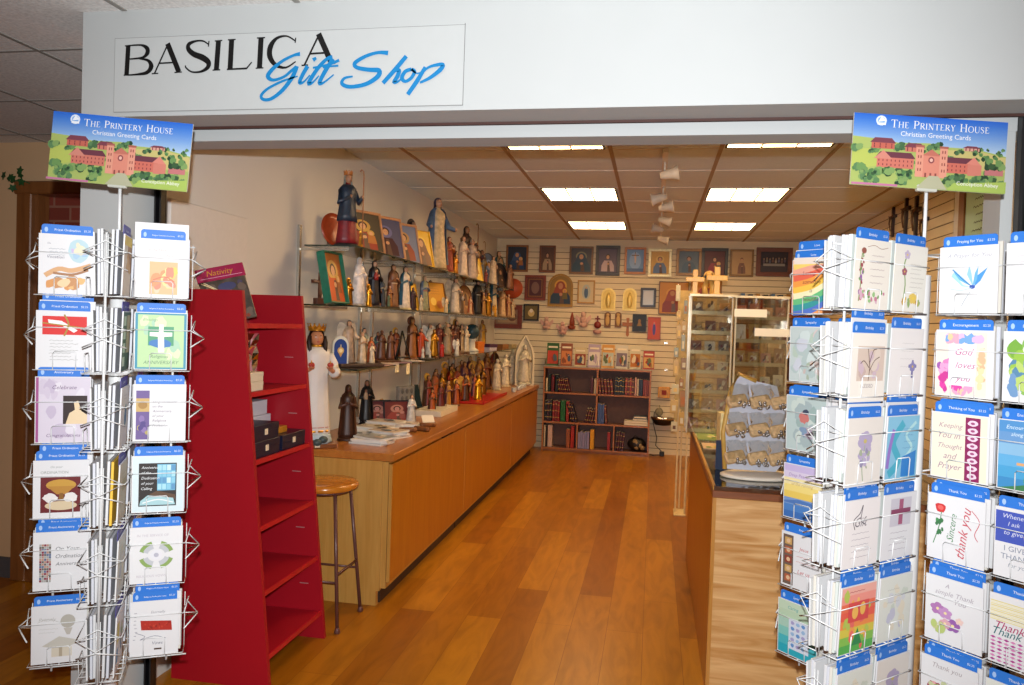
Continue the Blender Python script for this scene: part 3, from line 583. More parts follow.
def c_plain(a): a.lines(.15, .82, .6, 2, .09, 'c4c0c4', .001); a.lines(.25, .5, .5, 3, .09, 'd0ccd0', .001)
def c_bless(a): a.blobs(.02, .0, 1, .96, ['98c048', '78ac40', 'b8d070', '5888a8', 'c8d890', '7098c0', '88b858'], 46, .08, .15); a.text('GOD', .3, .7, .024, 'eef4e8', 0); a.text('BLESS', .32, .5, .02, '6c88b8', 0, maxw=.6); a.text('YOU', .42, .34, .02, '405c60', 0)
def c_beach(a): a.grad(0, .0, 1, 1, ['3c8cc0', '48a0d0', '60acd8', '88b8d8', '6898c8', '5090c8']); a.text('Encouragement', .12, .88, .012, 'd8ecf4', maxw=.75); a.text('along the way', .2, .78, .011, 'd8ecf4', maxw=.65); a.ell(.75, .55, .3, .12, '4c5c88', wob=.15); a.rect(.3, .36, 1, .4, 'e0a870'); a.poly([(0, .0), (1, .0), (1, .3), (.7, .16), (.3, .06)], '3c7c4c'); a.blobs(.2, .0, 1, .26, ['2c8448', '4c9c50', '1c6440'], 14, .05, .1)
def c_hibiscus(a):
    a.rect(0, .5, 1, .96, '4458b4'); a.text('Whenever', .12, .86, .014, 'd8dcf0'); a.text('I ask', .2, .75, .013, 'd8dcf0'); a.text('to give', .14, .62, .014, 'd8dcf0'); a.text('I GIVE', .15, .38, .017, '8890a0', 0, maxw=.5); a.text('THANKS', .1, .26, .017, '8890a0', 0, maxw=.6); a.text('for you', .22, .15, .014, '98a0a8')
    for k in range(5): b = 2*pi*k/5; a.ell(.74+.16*cos(b), .56+.13*sin(b), .15, .11, ['f8cc20', 'f4b818'][k % 2], 12, .1)
    a.ell(.74, .56, .08, .06, 'e05818'); a.line([(.76, .42), (.82, .25), (.74, .05)], .004, '88b068')
def c_plaid(a):
    for i in range(12): a.rect(0, .62+i*.025, 1, .635+i*.025, ['e8dc98', 'f0e8b8', 'e4d488'][i % 3])
    for i in range(9):
        for j in range(7): a.poly([(.01+i*.11, .03+j*.055), (.06+i*.11, .05+j*.055), (.11+i*.11, .03+j*.055), (.06+i*.11, .01+j*.055)], ['b04890', 'd888b8'][(i+j) % 2])
    a.n -= 62; a.text('Thank You', .1, .5, .026, 'b02c60', .35, maxw=.85); a.text('Thank You', .06, .41, .024, '286c70', .35, maxw=.85)
def c_yellowtop(a): a.rect(0, .0, 1, 1, 'e8dcc8'); a.rect(0, .84, 1, 1, 'e8c830'); a.rect(.45, .4, 1, .84, 'a87840'); a.blobs(.3, .3, 1, .84, ['c89858', '885428', 'd8b070'], 12, .06, .12)
def c_greenwin(a):
    a.rect(0, 0, 1, 1, '2c4c3c')
    for i in range(4): a.rect(.08, .08+i*.23, .4, .24+i*.23, 'c8dccc')
    a.rect(.5, .3, .95, .95, 'b8a488')
def c_teal(a): a.rect(0, 0, 1, 1, 'e2e0da'); a.lines(.3, .86, .5, 2, .06, '98989c'); a.ell(.62, .5, .16, .2, '4c8c98', wob=.06); a.ell(.62, .5, .1, .13, '386c98', wob=.06)
def c_beige(a): a.rect(0, 0, 1, 1, 'd8ccb0'); a.lines(.3, .8, .5, 3, .07, 'a09070'); a.rect(.4, .5, .9, .7, 'c0b088')
def c_strips(a): a.rect(0, 0, 1, 1, 'e8e4e4'); a.rect(.1, .5, .4, .85, 'd8c848'); a.rect(.12, .15, .35, .4, '58a0d8'); a.blobs(.5, .2, .9, .8, ['88a878', '6c7c98', 'b890a0', 'd8c8a0'], 12, .06, .1)
def c_blueart(a): a.rect(0, 0, 1, 1, 'dce4ea'); a.blobs(.1, .3, .9, .95, ['a8c4d8', '7898b8', 'c87870', 'd8d8d8'], 14, .07, .14)

# ------------------------------------------------------------------ card racks
CW, CH, PITCHZ = .128, .152, .1900; CPW = .144
CARDM = {}
TABTXT = {}
def card_mesh(fn, w=CW, h=CH, paper='e4e4e4'):
    key = (fn.__name__ if fn else None, w, h, paper)
    if key in CARDM: return CARDM[key]
    mb = MB(); mb.box(-w/2, w/2, -.0012, .0012, 0, h, ink(paper))
    mb.box(-w/2+.001, w/2-.001, -.0002, .0022, 0, h-.001, ink('dcdcd8'))
    if fn:
        random.seed(sum(fn.__name__.encode()))
        ar = Art(mb, -w/2+.002, w/2-.002, .002, h-.002, -.0012, .00004); fn(ar)
    CARDM[key] = mb; return mb
def mesh_of(mb, name):
    me = bpy.data.meshes.new(name); me.from_pydata(mb.v, [], mb.f); me.update()
    for m in mb.ms: me.materials.append(m)
    me.polygons.foreach_set('material_index', mb.mi); me.polygons.foreach_set('use_smooth', mb.sm)
    return me
def tab_mb(txt, col, w):
    mb = MB(); w = w-.010; hh = .027; y = -.0006
    poly = [(-w/2, 0), (w/2, 0), (w/2, hh-.006), (w/2-.002, hh-.002), (w/2-.006, hh), (-w/2+.006, hh), (-w/2+.002, hh-.002), (-w/2, hh-.006)]
    mb.prism(poly, y, .0006, ink(col))
    ar = Art(mb, -w/2, w/2, 0, hh, y, .0001)
    ar.ell(.09, .5, .035, .24, 'a8c8f4' if col == BL else '9890c8', 10); ar.text(txt, .5, .42, .009, 'eef2fa', 0, center=True, maxw=.5); ar.text('$2.25', .82, .44, .0075, 'dfe8f8', 0, maxw=.13)
    return mb
TABC = {}
def put_card(M, fn, desc, txt='', col=BL, w=CW, h=CH, paper='e4e4e4', group=None, tab=True):
    """M: origin at the card's foot, x across, z up, faces -y"""
    key = (fn.__name__ if fn else None, w, h, paper)
    mb = card_mesh(fn, w, h, paper)
    k2 = ('m',)+key
    if k2 not in CARDM: CARDM[k2] = mesh_of(mb, 'greeting_card')
    o = bpy.data.objects.new('greeting_card', CARDM[k2]); COL.objects.link(o); o.matrix_world = M
    tag(o, desc, 'greeting card', group)
    if tab:
        k3 = (txt, col, w)
        if k3 not in TABC: TABC[k3] = mesh_of(tab_mb(txt, col, w), 'header_tab')
        c = bpy.data.objects.new('header_tab', TABC[k3]); COL.objects.link(c); c.parent = o
        c.location = (0, .0035, h-.003)
    return o
ENV = {}
def put_env(M, label, group, w=CW-.004, h=.158, col='eeeeec'):
    k = (w, h, col)
    if k not in ENV:
        mb = MB(); mb.box(-w/2, w/2, -.0030, .0030, 0, h, ink(col), b=.0006)
        ar = Art(mb, -w/2, w/2, 0, h, -.0030, .0001); ar.line([(.02, .98), (.5, .5), (.98, .98)], .0005, 'cfcfcc', 0)
        ENV[k] = mesh_of(mb, 'envelope')
    o = bpy.data.objects.new('envelope', ENV[k]); COL.objects.link(o); o.matrix_world = M
    return tag(o, label, 'envelope', group)

def pocket_mesh():
    """wire pocket, local: x across, -y outward, z up from the tray"""
    mb = MB(); w = .0705; r = .0013; d = -.046
    mb.tube([(-w, 0, 0), (-w, d, 0), (w, d, 0), (w, 0, 0)], r, WIRE, 5)
    for x in (-.03, .0, .03): mb.tube([(x, 0, 0), (x, d, 0)], r, WIRE, 5)
    mb.tube([(-.026, d, 0), (-.026, d-.002, .042), (-.022, d-.002, .047), (.022, d-.002, .047), (.026, d-.002, .042), (.026, d, 0)], r, WIRE, 5)
    mb.tube([(-w, -.001, .0), (-w, -.001, .15)], r, WIRE, 5); mb.tube([(w, -.001, .0), (w, -.001, .15)], r, WIRE, 5)
    mb.tube([(-w, 0, .112), (-w, d-.002, .108), (w, d-.002, .108), (w, 0, .112)], r, WIRE, 5)
    return mesh_of(mb, 'wire_pocket')
def end_hoop_mesh():
    """wire loop around the end of an arm, x along the arm from its end"""
    mb = MB(); r = .0018; o = .048
    mb.tube([(-.004, -o, .108), (.004, 0, .134), (-.004, o, .108), (.027, 0, .088)], r, WIRE, 5, closed=True)
    mb.tube([(-.004, -o, .064), (.027, 0, .086), (-.004, o, .064)], r, WIRE, 5)
    return mesh_of(mb, 'end_hoop')
PK = pocket_mesh(); EH = end_hoop_mesh()
def arm_frame(c, ang, side):
    """frame whose x runs outward along the arm (world angle ang), and whose -y is the facing normal; side +1: normal is arm turned clockwise"""
    d = Vector((cos(ang), sin(ang), 0)); n = Vector((sin(ang), -cos(ang), 0))*side
    return d, n
def rack(name, label, c, angs, ncol, ztop, r0, sign_tilt, sgn_lab, tubelab):
    """angs: world angle of the four arms; returns a dict key (arm, side, col, row) -> matrix for cards"""
    t = thing(name, label, 'card rack', (c[0], c[1], 0)); rend = r0+CPW*ncol+.004
    a = MB(); a.lathe([(.019, .16), (.019, ztop-.09), (.017, ztop-.088)], WIRE, 18); a.build('centre_tube', t)
    a = MB(); a.tube([(0, 0, ztop-.09), (0, 0, ztop+.15)], .0042, WIRE, 10); a.build('sign_rod', t)
    for k in range(4):
        q = angs[k]; a = MB(); M = Matrix.Rotation(q, 4, 'Z')
        a.tube([(0, 0, .17), (.18, 0, .13), (.30, 0, .02)], .011, BLACK, 8, M=M); a.lathe([(.02, 0), (.022, .012), (.012, .02)], BLACK, 10, M=M @ Matrix.Translation((.30, 0, 0))); a.build('foot', t)
        a = MB(); rv = rend-.004 if (k == 1 and ncol == 1) else rend-.05; a.tube([(rv, 0, ztop-6*PITCHZ-.03), (rv, 0, ztop-.03)], .0032, WIRE, 8, M=M)
        for z in (ztop-6*PITCHZ-.02, ztop-3*PITCHZ, ztop-.04): a.tube([(.01, 0, z), (rend, 0, z)], .002, WIRE, 6, M=M)
        a.build('arm_frame', t)
    out = {}
    for k in range(4):
        for side in (1, -1):
            d, n = arm_frame(c, angs[k], side)
            for col in range(ncol):
                for row in range(6):
                    x = -n; X = Vector((d.x*side, d.y*side, 0))  # x axis so that the frame stays right handed
                    pos = Vector((c[0], c[1], 0))+d*(r0+CPW/2+CPW*col)+n*.003; pos.z = ztop-PITCHZ*(row+1)+.005
                    M = Matrix(((X.x, -n.x, 0, pos.x), (X.y, -n.y, 0, pos.y), (0, 0, 1, pos.z), (0, 0, 0, 1)))
                    out[(k, side, col, row)] = M
    t['_c'] = 0; del t['_c']
    return t, out, rend
def add_pockets(t, out, keys):
    inv = Matrix.Translation(-Vector(t.location))
    for k in keys:
        o = bpy.data.objects.new('wire_pocket', PK); COL.objects.link(o); o.parent = t; o.matrix_local = inv @ out[k]
def add_hoops(t, angs, rend, ztop, arms):
    for k in arms:
        for row in range(6):
            o = bpy.data.objects.new('end_hoop', EH); COL.objects.link(o); o.parent = t
            o.matrix_local = Matrix.Rotation(angs[k], 4, 'Z') @ Matrix.Translation((rend, 0, ztop-PITCHZ*(row+1)+.005))
def fill(out, key, fn, desc, txt, rackname, col=BL, sq=1., w=CW, h=CH, paper='e4e4e4', n_env=3, dbl=None, tilt=.0, dz=0, tab=True, back=None):
    M = out[key]; lean = .03
    def at_(y, dx=0, dz_=0, lt=0, tw=0): return M @ Matrix.Translation((dx, -y*sq, .003+dz_)) @ Matrix.Rotation(lt, 4, 'X') @ Matrix.Rotation(tw, 4, 'Y')
    random.seed(key[0]*97+key[2]*31+key[3]*7+(5 if key[1] > 0 else 0)+(1000 if 'right' in rackname else 0))
    put_card(at_(.041, random.uniform(-.002, .002), dz, lean, tilt), fn, desc+(' on the '+rackname if 'rack' not in desc else ''), txt, col, w, h, paper, tab=tab)
    g = 'envelopes behind the '+desc[:60]+' '+('right' if 'right' in rackname else 'left')
    for i in range(n_env):
        put_env(at_(.010+.025/n_env*i, random.uniform(-.003, .004), random.uniform(0, .004), lean*.6, random.uniform(-.012, .012)), 'envelope behind the '+desc, g, col=['dcdddd', 'd4d8e0', 'e0dccf', 'd2dad4'][i % 4] if i != back else 'f0c040')
    if dbl:
        put_card(at_(.034, .003, dbl, lean, .01), None, 'blank card rising behind the '+desc, txt, col, w, h, paper)

ORD = ('top', 'second', 'third', 'fourth', 'fifth', 'lowest')
# left rack
LC = at(117, 330, 'D', 2.03); LC = (LC.x, LC.y); LZT = 1.822
la = YAW+radians(19)
LA = [la, la-pi/2, la+pi, la+pi/2]   # east, south (towards the camera), west, north
LR, LO, lend = rack('card_spinner_rack', 'white wire card spinner rack on the left, beside the red shelf', LC, LA, 1, LZT, .040, 0, '', '')
keys = [(2, -1, 0, r) for r in range(6)]+[(0, 1, 0, r) for r in range(6)]+[(1, -1, 0, r) for r in range(6)]+[(1, 1, 0, r) for r in range(6)]+[(3, 1, 0, r) for r in range(6)]
LO2 = LO
def side_facing(out, k, c):
    """which side of arm k looks towards the camera"""
    for s in (1, -1):
        M = out[(k, s, 0, 0)]; n = -Vector((M[0][1], M[1][1], 0)); p = Vector((M[0][3], M[1][3], 0))
        if n.dot(-p) > 0: return s
sW, sE, sS, sN = (side_facing(LO, k, LC) for k in (2, 0, 1, 3))
ln = 'left rack'
pk = [(2, sW, 0, r) for r in range(6)]+[(0, sE, 0, r) for r in range(6)]+[(1, s, 0, r) for r in range(6) for s in (1, -1)]+[(3, sN, 0, r) for r in range(6)]
add_pockets(LR, LO, pk); add_hoops(LR, LA, lend, LZT, (0, 1, 2))
for r, (fn, d, tx, kw) in enumerate([
    (c_hands, 'card with ochre sketched hands and a pastel globe', 'Priest Ordination', {}),
    (c_redribbon, 'card with a red rectangle crossed by white ribbon', 'Priest Ordination', dict(dbl=.022, dz=-.004)),
    (c_host, 'mauve marbled card with a dark inset photo of raised hands', 'Anniversary', dict(h=.17)),
    (c_chalice, 'card with a golden chalice photo on dark red', 'Priest Ordination', dict(dbl=.012, dz=-.006)),
    (c_mosaic, 'ordination anniversary card with a mosaic strip', 'Priest Anniversary', dict(dbl=.012)),
    (c_balloon, 'pale grey card with a faint chalice and open book', 'Priest Anniversary', {})]):
    fill(LO, (2, sW, 0, r), fn, d, tx, ln, w=.126, **kw)
for r, (fn, d, tx, kw) in enumerate([
    (c_orange, 'card with a peach and yellow abstract square', 'Religious Profession Anniversary', dict(h=.155, w=.118)),
    (c_cross, 'green card with a white cross in a teal border', 'Religious Profession Anniversary', {}),
    (c_striptx, 'card with a purple and gold strip beside text', 'Religious Profession Anniversary', {}),
    (c_glass, 'dark photo card with blue stained glass window', 'Religious Profession Anniversary', {}),
    (c_wreath, 'white card with a broken wreath ring emblem', 'Religious Profession Anniversary', {}),
    (c_glitter, 'white card with a glittery red bar', 'Religious Profession Vows', dict(dbl=.014, dz=-.006, w=.118, h=.15))]):
    fill(LO, (0, sE, 0, r), fn, d, tx, ln, **kw)
put_card(LO[(0, sE, 0, 0)] @ Matrix.Translation((-.003, -.034, .004)) @ Matrix.Rotation(.03, 4, 'X'), None, 'tall blank white card at the top of the left rack, right arm', w=.130, h=.196, tab=False)
for r, (fn, d) in enumerate([(c_yellowtop, 'card with a yellow band and brown picture'), (c_greenwin, 'dark green card with pale panes'), (c_teal, 'card with an oval teal emblem'), (c_beige, 'tan card with a small box of lines'), (c_grey, 'mottled pale grey card'), (c_strips, 'card with a yellow patch and a flower picture')]):
    fill(LO, (1, sS, 0, r), fn, d, 'Sacraments', ln, col=PURP, n_env=2, sq=.75, back=1 if r == 3 else None, w=.122)
for r in range(6):
    fill(LO, (1, -sS, 0, r), c_plain, 'edge-on card, %s row, left rack' % ORD[r], 'Ordination', ln, n_env=2, sq=.55, tab=False, w=.122)
    fill(LO, (3, sN, 0, r), (c_blueart, c_teal, c_beige, c_blueart, c_grey, c_beige)[r], 'half-hidden pale card, %s row, rear arm' % ORD[r], 'Jubilee', ln, col=PURP, n_env=2, w=.122)

# right rack: its arms run along the diagonals of the shop
RC = at(916, 420, 'D', 1.87); RC = (RC.x, RC.y); RZT = 1.842
ra = YAW-radians(58)
RA = [ra, ra-pi/2, ra+pi, ra+pi/2]
RR, RO, rend = rack('card_spinner_rack', 'white wire card spinner rack on the right, before the plywood counter', RC, RA, 2, RZT, .060, 0, '', '')
sW, sE, sS, sN = (side_facing(RO, k, RC) for k in (2, 0, 1, 3))
rn = 'right rack'
pk = [(2, sW, c, r) for r in range(6) for c in (0, 1)]+[(0, sE, c, r) for r in range(6) for c in (0, 1)]+[(1, sS, c, r) for r in range(6) for c in (0, 1)]+[(1, -sS, 1, r) for r in range(6)]+[(3, sN, 0, r) for r in range(6)]
add_pockets(RR, RO, pk); add_hoops(RR, RA, rend, RZT, (0, 1, 2))
def row(key, items, nm, **kw0):
    for r, it in enumerate(items):
        if it is None: continue
        fn, d, tx, kw = it; k = dict(kw0); k.update(kw)
        fill(RO, (key[0], key[1], key[2], r), fn, d, tx, rn+nm, **k)
row((2, sW, 1), [(c_rainbow, 'rainbow swirled card with dark red lettering', 'Love', dict(dbl=.02, dz=-.006)), (c_fog, 'misty grey green watercolour card', 'Sympathy', {}), (c_bird, 'grey card with a small red and navy bird', 'Sympathy', dict(dbl=.004)), (c_sea, 'card with yellow sky over blue sea', 'Sympathy', {}), (c_redtext, 'white card with red script beside a brown picture strip', 'Priest', {}), (c_aqua, 'aqua card with a patterned blue panel', 'Sympathy', {})], '')
row((2, sW, 0), [(c_plain, 'mostly hidden card, %s row, far left arm' % q, 'Love', {}) for q in ORD], '', n_env=2)
row((1, sS, 1), [(c_border, 'cream card with a floral corner border', 'Birthday', dict(paper='f0eadc')), (c_tree, 'beige card with bare branches', 'Birthday', dict(dbl=.018, dz=-.014)), (c_violet, 'ecru card with a faded violet flower', 'Birthday', dict(dbl=.02, dz=-.01)), (c_calli, 'white card with grey brush calligraphy', 'Birthday', dict(dbl=.012)), (c_foot, 'rainbow card with golden footprints', 'Birthday', dict(dbl=.01)), (c_grey, 'pale card with soft green patches', 'Birthday', dict(dbl=.01))], '', n_env=4)
row((1, sS, 0), [(c_stem, 'cream card with a flowering stem', 'Birthday', dict(paper='f0eadc')), (c_vcross, 'ivory card with a small violet cross', 'Birthday', {}), (c_wave, 'blue card with aqua waves', 'Birthday', dict(dbl=.02, dz=-.01)), (c_mcross, 'light card with a broad magenta cross', 'Birthday', {}), (c_grey, 'speckled card with lilac shading', 'Birthday', dict(dbl=.012)), (c_violet, 'card with a tan and pink flower sketch', 'Birthday', dict(dbl=.01))], '', n_env=4)
row((1, -sS, 1), [(c_plain, 'edge-on card, %s row, right rack' % q, 'Birthday', {}) for q in ORD], '', n_env=3, tab=False, sq=.55)
row((0, sE, 0), [(c_lily, 'prayer card with a blue lily', 'Praying for You', {}), (c_loves, 'card framed in magenta watercolour flowers', 'Encouragement', {}), (c_keep, 'cream card with a magenta scroll band', 'Thinking of You', dict(dbl=.006)), (c_rose, 'thank you card with a red rose and sideways script', 'Thank You', dict(dbl=.008)), (c_pansy, 'card with purple pansies', 'Thank You', dict(dbl=.012)), (c_floral, 'card with a pink and green bouquet', 'Thank You', dict(dbl=.01))], '')
row((0, sE, 1), [(c_plain, 'white card with light grey script', 'Praying for You', {}), (c_bless, 'green and blue watercolour blessing card', 'Encouragement', {}), (c_beach, 'seaside card with dark green palms', 'Encouragement', {}), (c_hibiscus, 'blue and white card with a yellow hibiscus', 'Thank You', {}), (c_plaid, 'thank you card with yellow and magenta checks', 'Thank You', {}), (c_grey, 'pale flecked card', 'Thank You', {})], '')
row((3, sN, 0), [(c_plain, 'half-hidden white card, %s row, rear arm' % q, 'Love', {}) for q in ORD], '', n_env=2)

# signs on the racks
def sign_board(name, label, cen, w, h, tilt, ang, RM=None):
    M = Matrix.Translation(cen) @ Matrix.Rotation(ang, 4, 'Z') @ Matrix.Rotation(tilt, 4, 'Y')
    if RM is not None: M = Matrix.Translation(cen) @ RM
    t = thing(name, label, 'sign', M=M)
    mb = MB(); mb.box(-w/2, w/2, 0, .004, -h/2, h/2, ink('e0dccc'))
    a = Art(mb, -w/2, w/2, -h/2, h/2, 0, .00005, rough=.4); random.seed(3)
    n = 14; sky = ['%02x%02x%02x' % (int(44+i*6.3), int(106+i*4.6), int(206+i*.9)) for i in range(25)]
    for i, c in enumerate(sky): a.rect(0, 1-(i+1)*.021, 1, 1-i*.021, c); a.n -= 1
    a.n += 1
    a.poly([(0, 0), (0, .68), (.15, .66), (.3, .62), (.5, .64), (.62, .6), (.8, .6), (1, .52), (1, 0)], 'a8b868')
    a.poly([(.5, .4), (.62, .56), (.8, .58), (1, .5), (1, .3), (.7, .3)], 'c8bc78'); a.poly([(0, .2), (0, .5), (.15, .52), (.2, .3)], 'b4c060')
    G = ['54804c', '3c5c3c', '6c9458', '2c4834', '5c8458', '80a060', '486c48']
    def tree(u, v, r):
        for i in range(5): a.ell(u+random.uniform(-r, r)*.6, v+random.uniform(-r, r)*1.1, r*.6, r*1.25, random.choice(G), 10, .2)
        a.n -= 4
    def house(u0, u1, v0, v1, roof, c='c06858', rc='7c4450', wins=4):
        a.rect(u0, v0, u1, v1, c); a.poly([(u0-.01, v1), (u0+.02, v1+roof), (u1-.02, v1+roof), (u1+.01, v1)], rc)
        for i in range(wins):
            for j in (0, 1): u = u0+(u1-u0)*(i+.5)/wins; v = v0+(v1-v0)*(.25+.42*j); a.rect(u-.003, v-.008, u+.003, v+.02, '70343c'); a.n -= 1
    for i in range(46): tree(random.uniform(.02, .98), random.uniform(.46, .66)-.06*(i % 2), random.uniform(.012, .026))
    for i in range(16): tree(random.uniform(.02, .98), random.uniform(.2, .45), random.uniform(.012, .022))
    house(.12, .27, .52, .60, .07); house(.34, .46, .5, .56, .06, 'c87868'); house(.72, .82, .56, .6, .03, 'd8a090'); tree(.3, .56, .03); tree(.5, .56, .03); tree(.03, .5, .04)
    house(.16, .40, .26, .40, .08, 'cc7868', '6c3c48', 9); a.poly([(.14, .38), (.20, .5), (.26, .38)], 'd08878')
    house(.58, .80, .24, .38, .08, 'cc7060', '6c3c48', 8); a.poly([(.74, .38), (.79, .48), (.84, .36)], 'd88878'); a.rect(.75, .22, .84, .37, 'd08070')
    a.rect(.455, .16, .57, .47, 'd88c78'); a.poly([(.45, .46), (.512, .55), (.575, .46)], 'c07464'); a.ell(.512, .4, .02, .045, '8c4c50', 14); a.ell(.512, .4, .011, .025, 'e8b8a8', 12)
    for u in (.41, .565):
        a.rect(u, .16, u+.05, .58, 'e09c84'); a.rect(u-.004, .57, u+.054, .6, 'a86458')
        for v in (.24, .33, .42, .5): a.rect(u+.014, v, u+.021, v+.04, '8c4c48'); a.rect(u+.030, v, u+.037, v+.04, '8c4c48'); a.n -= 2
    for i in range(3): a.rect(.472+i*.033, .16, .484+i*.033, .22, '8c4c48')
    a.rect(.86, .24, .98, .32, 'c07878'); 
    for u, v, r in ((.06, .22, .045), (.15, .16, .05), (.24, .2, .04), (.33, .14, .045), (.9, .4, .04), (.97, .38, .04), (.7, .16, .04), (.62, .14, .03), (.82, .14, .05), (.93, .14, .04), (.38, .2, .03), (.79, .54, .02)): tree(u, v, r)
    for i in range(22): tree(random.uniform(.03, .42) if i % 2 else random.uniform(.6, .97), random.uniform(.05, .2), random.uniform(.018, .036))
    a.poly([(.42, 0), (.5, .18), (.56, .18), (.62, 0)], 'b4b496'); a.rect(0, 0, .3, .03, 'c0789c'); a.poly([(.62, .0), (.66, .1), (1, .16), (1, 0)], 'a8c060')
    roman(a, 'The Printery House', .235, .815, .0188*w/.345*.93, 'f4f6fa')
    a.ell(.17, .9, .035, .07, 'dce8f8', 14); a.ell(.17, .9, .024, .05, '88b0e4', 12); a.rect(.145, .84, .2, .87, 'f0f4fa'); a.poly([(.15, .88), (.17, .96), (.2, .9)], 'f0f4fa')
    a.text('Christian Greeting Cards', .3, .705, .0165, 'f2f4fa', 0, maxw=.52); a.n += 1; a.text('Conception Abbey', .68, .075, .0135, 'f4f6ee', 0, maxw=.27)
    mb.build('panel', t)
    b = MB(); b.box(-.024, .024, -.005, .008, -h/2-.006, -h/2+.010, mat('clear_clip', 'a4a69c', .3, noise=.02), b=.002); b.build('clip', t)
    return t
def sign_from(label, tl, tr, bl):
    A, B, C = at(tl[0], tl[1], 'D', tl[2]), at(tr[0], tr[1], 'D', tr[2]), at(bl[0], bl[1], 'D', bl[2])
    X = (B-A); w = X.length; X.normalize(); Z = (A-C); h = Z.length; Z.normalize(); Y = Z.cross(X).normalized()
    X = (X+Y.cross(Z)).normalized(); Z = X.cross(Y)
    c = (B+C)/2
    sign_board('rack_sign', label, c, w, h, 0, 0, Matrix((X, Y, Z)).transposed().to_4x4())
sign_from('blue and green card maker sign above the left spinner rack', (53, 108.8, 2.0), (192, 126, 2.0), (48.5, 177, 2.0))
sign_from('blue and green card maker sign above the right spinner rack', (854.5, 112.2, 1.83), (1008.2, 122.7, 1.83), (849.8, 184, 1.83))
INKK = 1.0

# ------------------------------------------------------------------ red shelf unit
def local(x, y, z): return (x, y, z)
RS = thing('red_display_shelf', 'tall red wooden display shelf with sloping front between the left rack and the stool', 'shelf', (-1.85, 3.29, 0))
def side_panel(y0, y1):
    a = MB(); pts = [(-.18, 0), (.285, 0), (.113, 1.71), (-.18, 1.71)]
    a.prism(pts, y0, y1, RED); a.build('side_panel', RS)
side_panel(-.29, -.268); side_panel(.268, .29)
a = MB(); a.box(-.178, -.166, -.268, .268, .06, 1.70, RED); a.build('back_panel', RS)
def fx(z): return .285-(.285-.113)*z/1.71
for z in (1.565, 1.268, .975, .688, .41, .137):
    a = MB(); a.box(-.166, fx(z)-.012, -.268, .268, z-.018, z, RED); a.box(fx(z)-.012, fx(z)-.004, -.268, .268, z-.018, z+.004, REDIN); a.build('shelf', RS)
PIN = mat('silver_pin', 'd8c0c0', .3, .6, noise=.05)
a = MB()
for z in (1.40, 1.12, .83, .55, .27):
    a = MB(); a.box(fx(z)-.11, fx(z)-.065, .264, .268, z, z+.003, PIN); a.build('pin_strip', RS)
def bx(name, label, cat, cx, cy, z, w, d, h, m, rz=0, group=None, lid=None, tagc=None):
    t = thing(name, label, cat, (cx, cy, z), rz, group)
    a = MB(); a.box(-w/2, w/2, -d/2, d/2, 0, h, m, b=.0015); a.build('body', t)
    if lid: a = MB(); a.box(-w/2-.001, w/2+.001, -d/2-.001, d/2+.001, h*.55, h+.001, lid, b=.0015); a.build('lid', t)
    if tagc: a = MB(); a.box(w/2+.001, w/2+.002, -.014, .012, h*.35, h*.35+.026, ink(tagc)); ar = Art(a, -.012, .010, h*.35, h*.35+.026, 0, .0001, M=Matrix.Translation((w/2+.002, 0, 0)) @ Matrix.Rotation(pi/2, 4, 'Z')); ar.lines(.1, .8, .7, 3, .25, '888070', .0012); a.build('price_sticker', t)
    return t
NAVY = mat('navy_box', '10162e', .35, noise=.2, nscale=20); WBOX = mat('white_box', 'd8dce4', .5, noise=.02); IVB = mat('ivory_box', 'd8ccb4', .5, noise=.03)
X0 = -1.85
bx('gift_box', 'dark navy flat box at the bottom of the left pair on the red shelf', 'box', X0+.075, 3.155, .977, .18, .235, .070, NAVY, tagc='e8dcc0', lid=NAVY)
bx('gift_box', 'dark navy flat box on top of another, left on the red shelf', 'box', X0+.072, 3.150, 1.049, .18, .23, .070, NAVY, tagc='e8dcc0', lid=NAVY)
bx('gift_box', 'dark navy flat box standing alone at right on the red shelf', 'box', X0+.085, 3.415, .977, .16, .235, .070, NAVY, tagc='e8dcc0', lid=NAVY)
bx('gift_box', 'small golden yellow box lying on the right navy box', 'box', X0+.075, 3.36, 1.050, .10, .12, .03, mat('yellow_gold_box', 'b8801c', .35, .3, noise=.1))
bx('white_carton', 'white carton behind the navy boxes, lower one of three', 'box', X0-.09, 3.29, .977, .13, .50, .14, WBOX)
bx('white_carton', 'white carton stacked left on top of the other white carton', 'box', X0-.09, 3.16, 1.119, .12, .22, .065, WBOX)
bx('white_carton', 'white carton stacked right on top of the other white carton', 'box', X0-.09, 3.40, 1.119, .12, .22, .070, WBOX)
bx('ivory_box', 'ivory box at the bottom of the pair on the second red shelf', 'box', X0+.075, 3.10, 1.27, .11, .14, .040, IVB, lid=IVB)
bx('ivory_box', 'ivory box on top of the pair on the second red shelf', 'box', X0+.075, 3.10, 1.312, .11, .14, .040, IVB, lid=IVB)
# cellophane bag with silver bells behind the ivory boxes
t = thing('bell_bag', 'clear crinkled bag of small silver bells on dark card, second red shelf', 'gift bag', (X0-.04, 3.22, 1.27))
a = MB(); a.box(-.02, .0, -.16, .12, 0, .24, mat('dark_wine_card', '4a0c1c', .5, noise=.2)); a.build('card_back', t)
BELL = mat('silver_bell', 'c8b8b8', .2, .9, noise=.1)
for i, (y, z) in enumerate(((-.12, .2), (-.03, .21), (.06, .2), (-.10, .13), (0, .12), (.07, .11), (-.13, .06), (-.04, .05), (.05, .03))):
    a = MB(); a.lathe([(.017, 0), (.014, .008), (.010, .018), (.004, .024), (.002, .03)], BELL, 12, M=Matrix.Translation((.012, y, z))); a.build('bell', t)
a = MB(); random.seed(5); vs = []; n = 9
for i in range(n):
    for j in range(n): vs.append((.035+random.uniform(-.008, .008), -.17+.31*i/(n-1), .25*j/(n-1)))
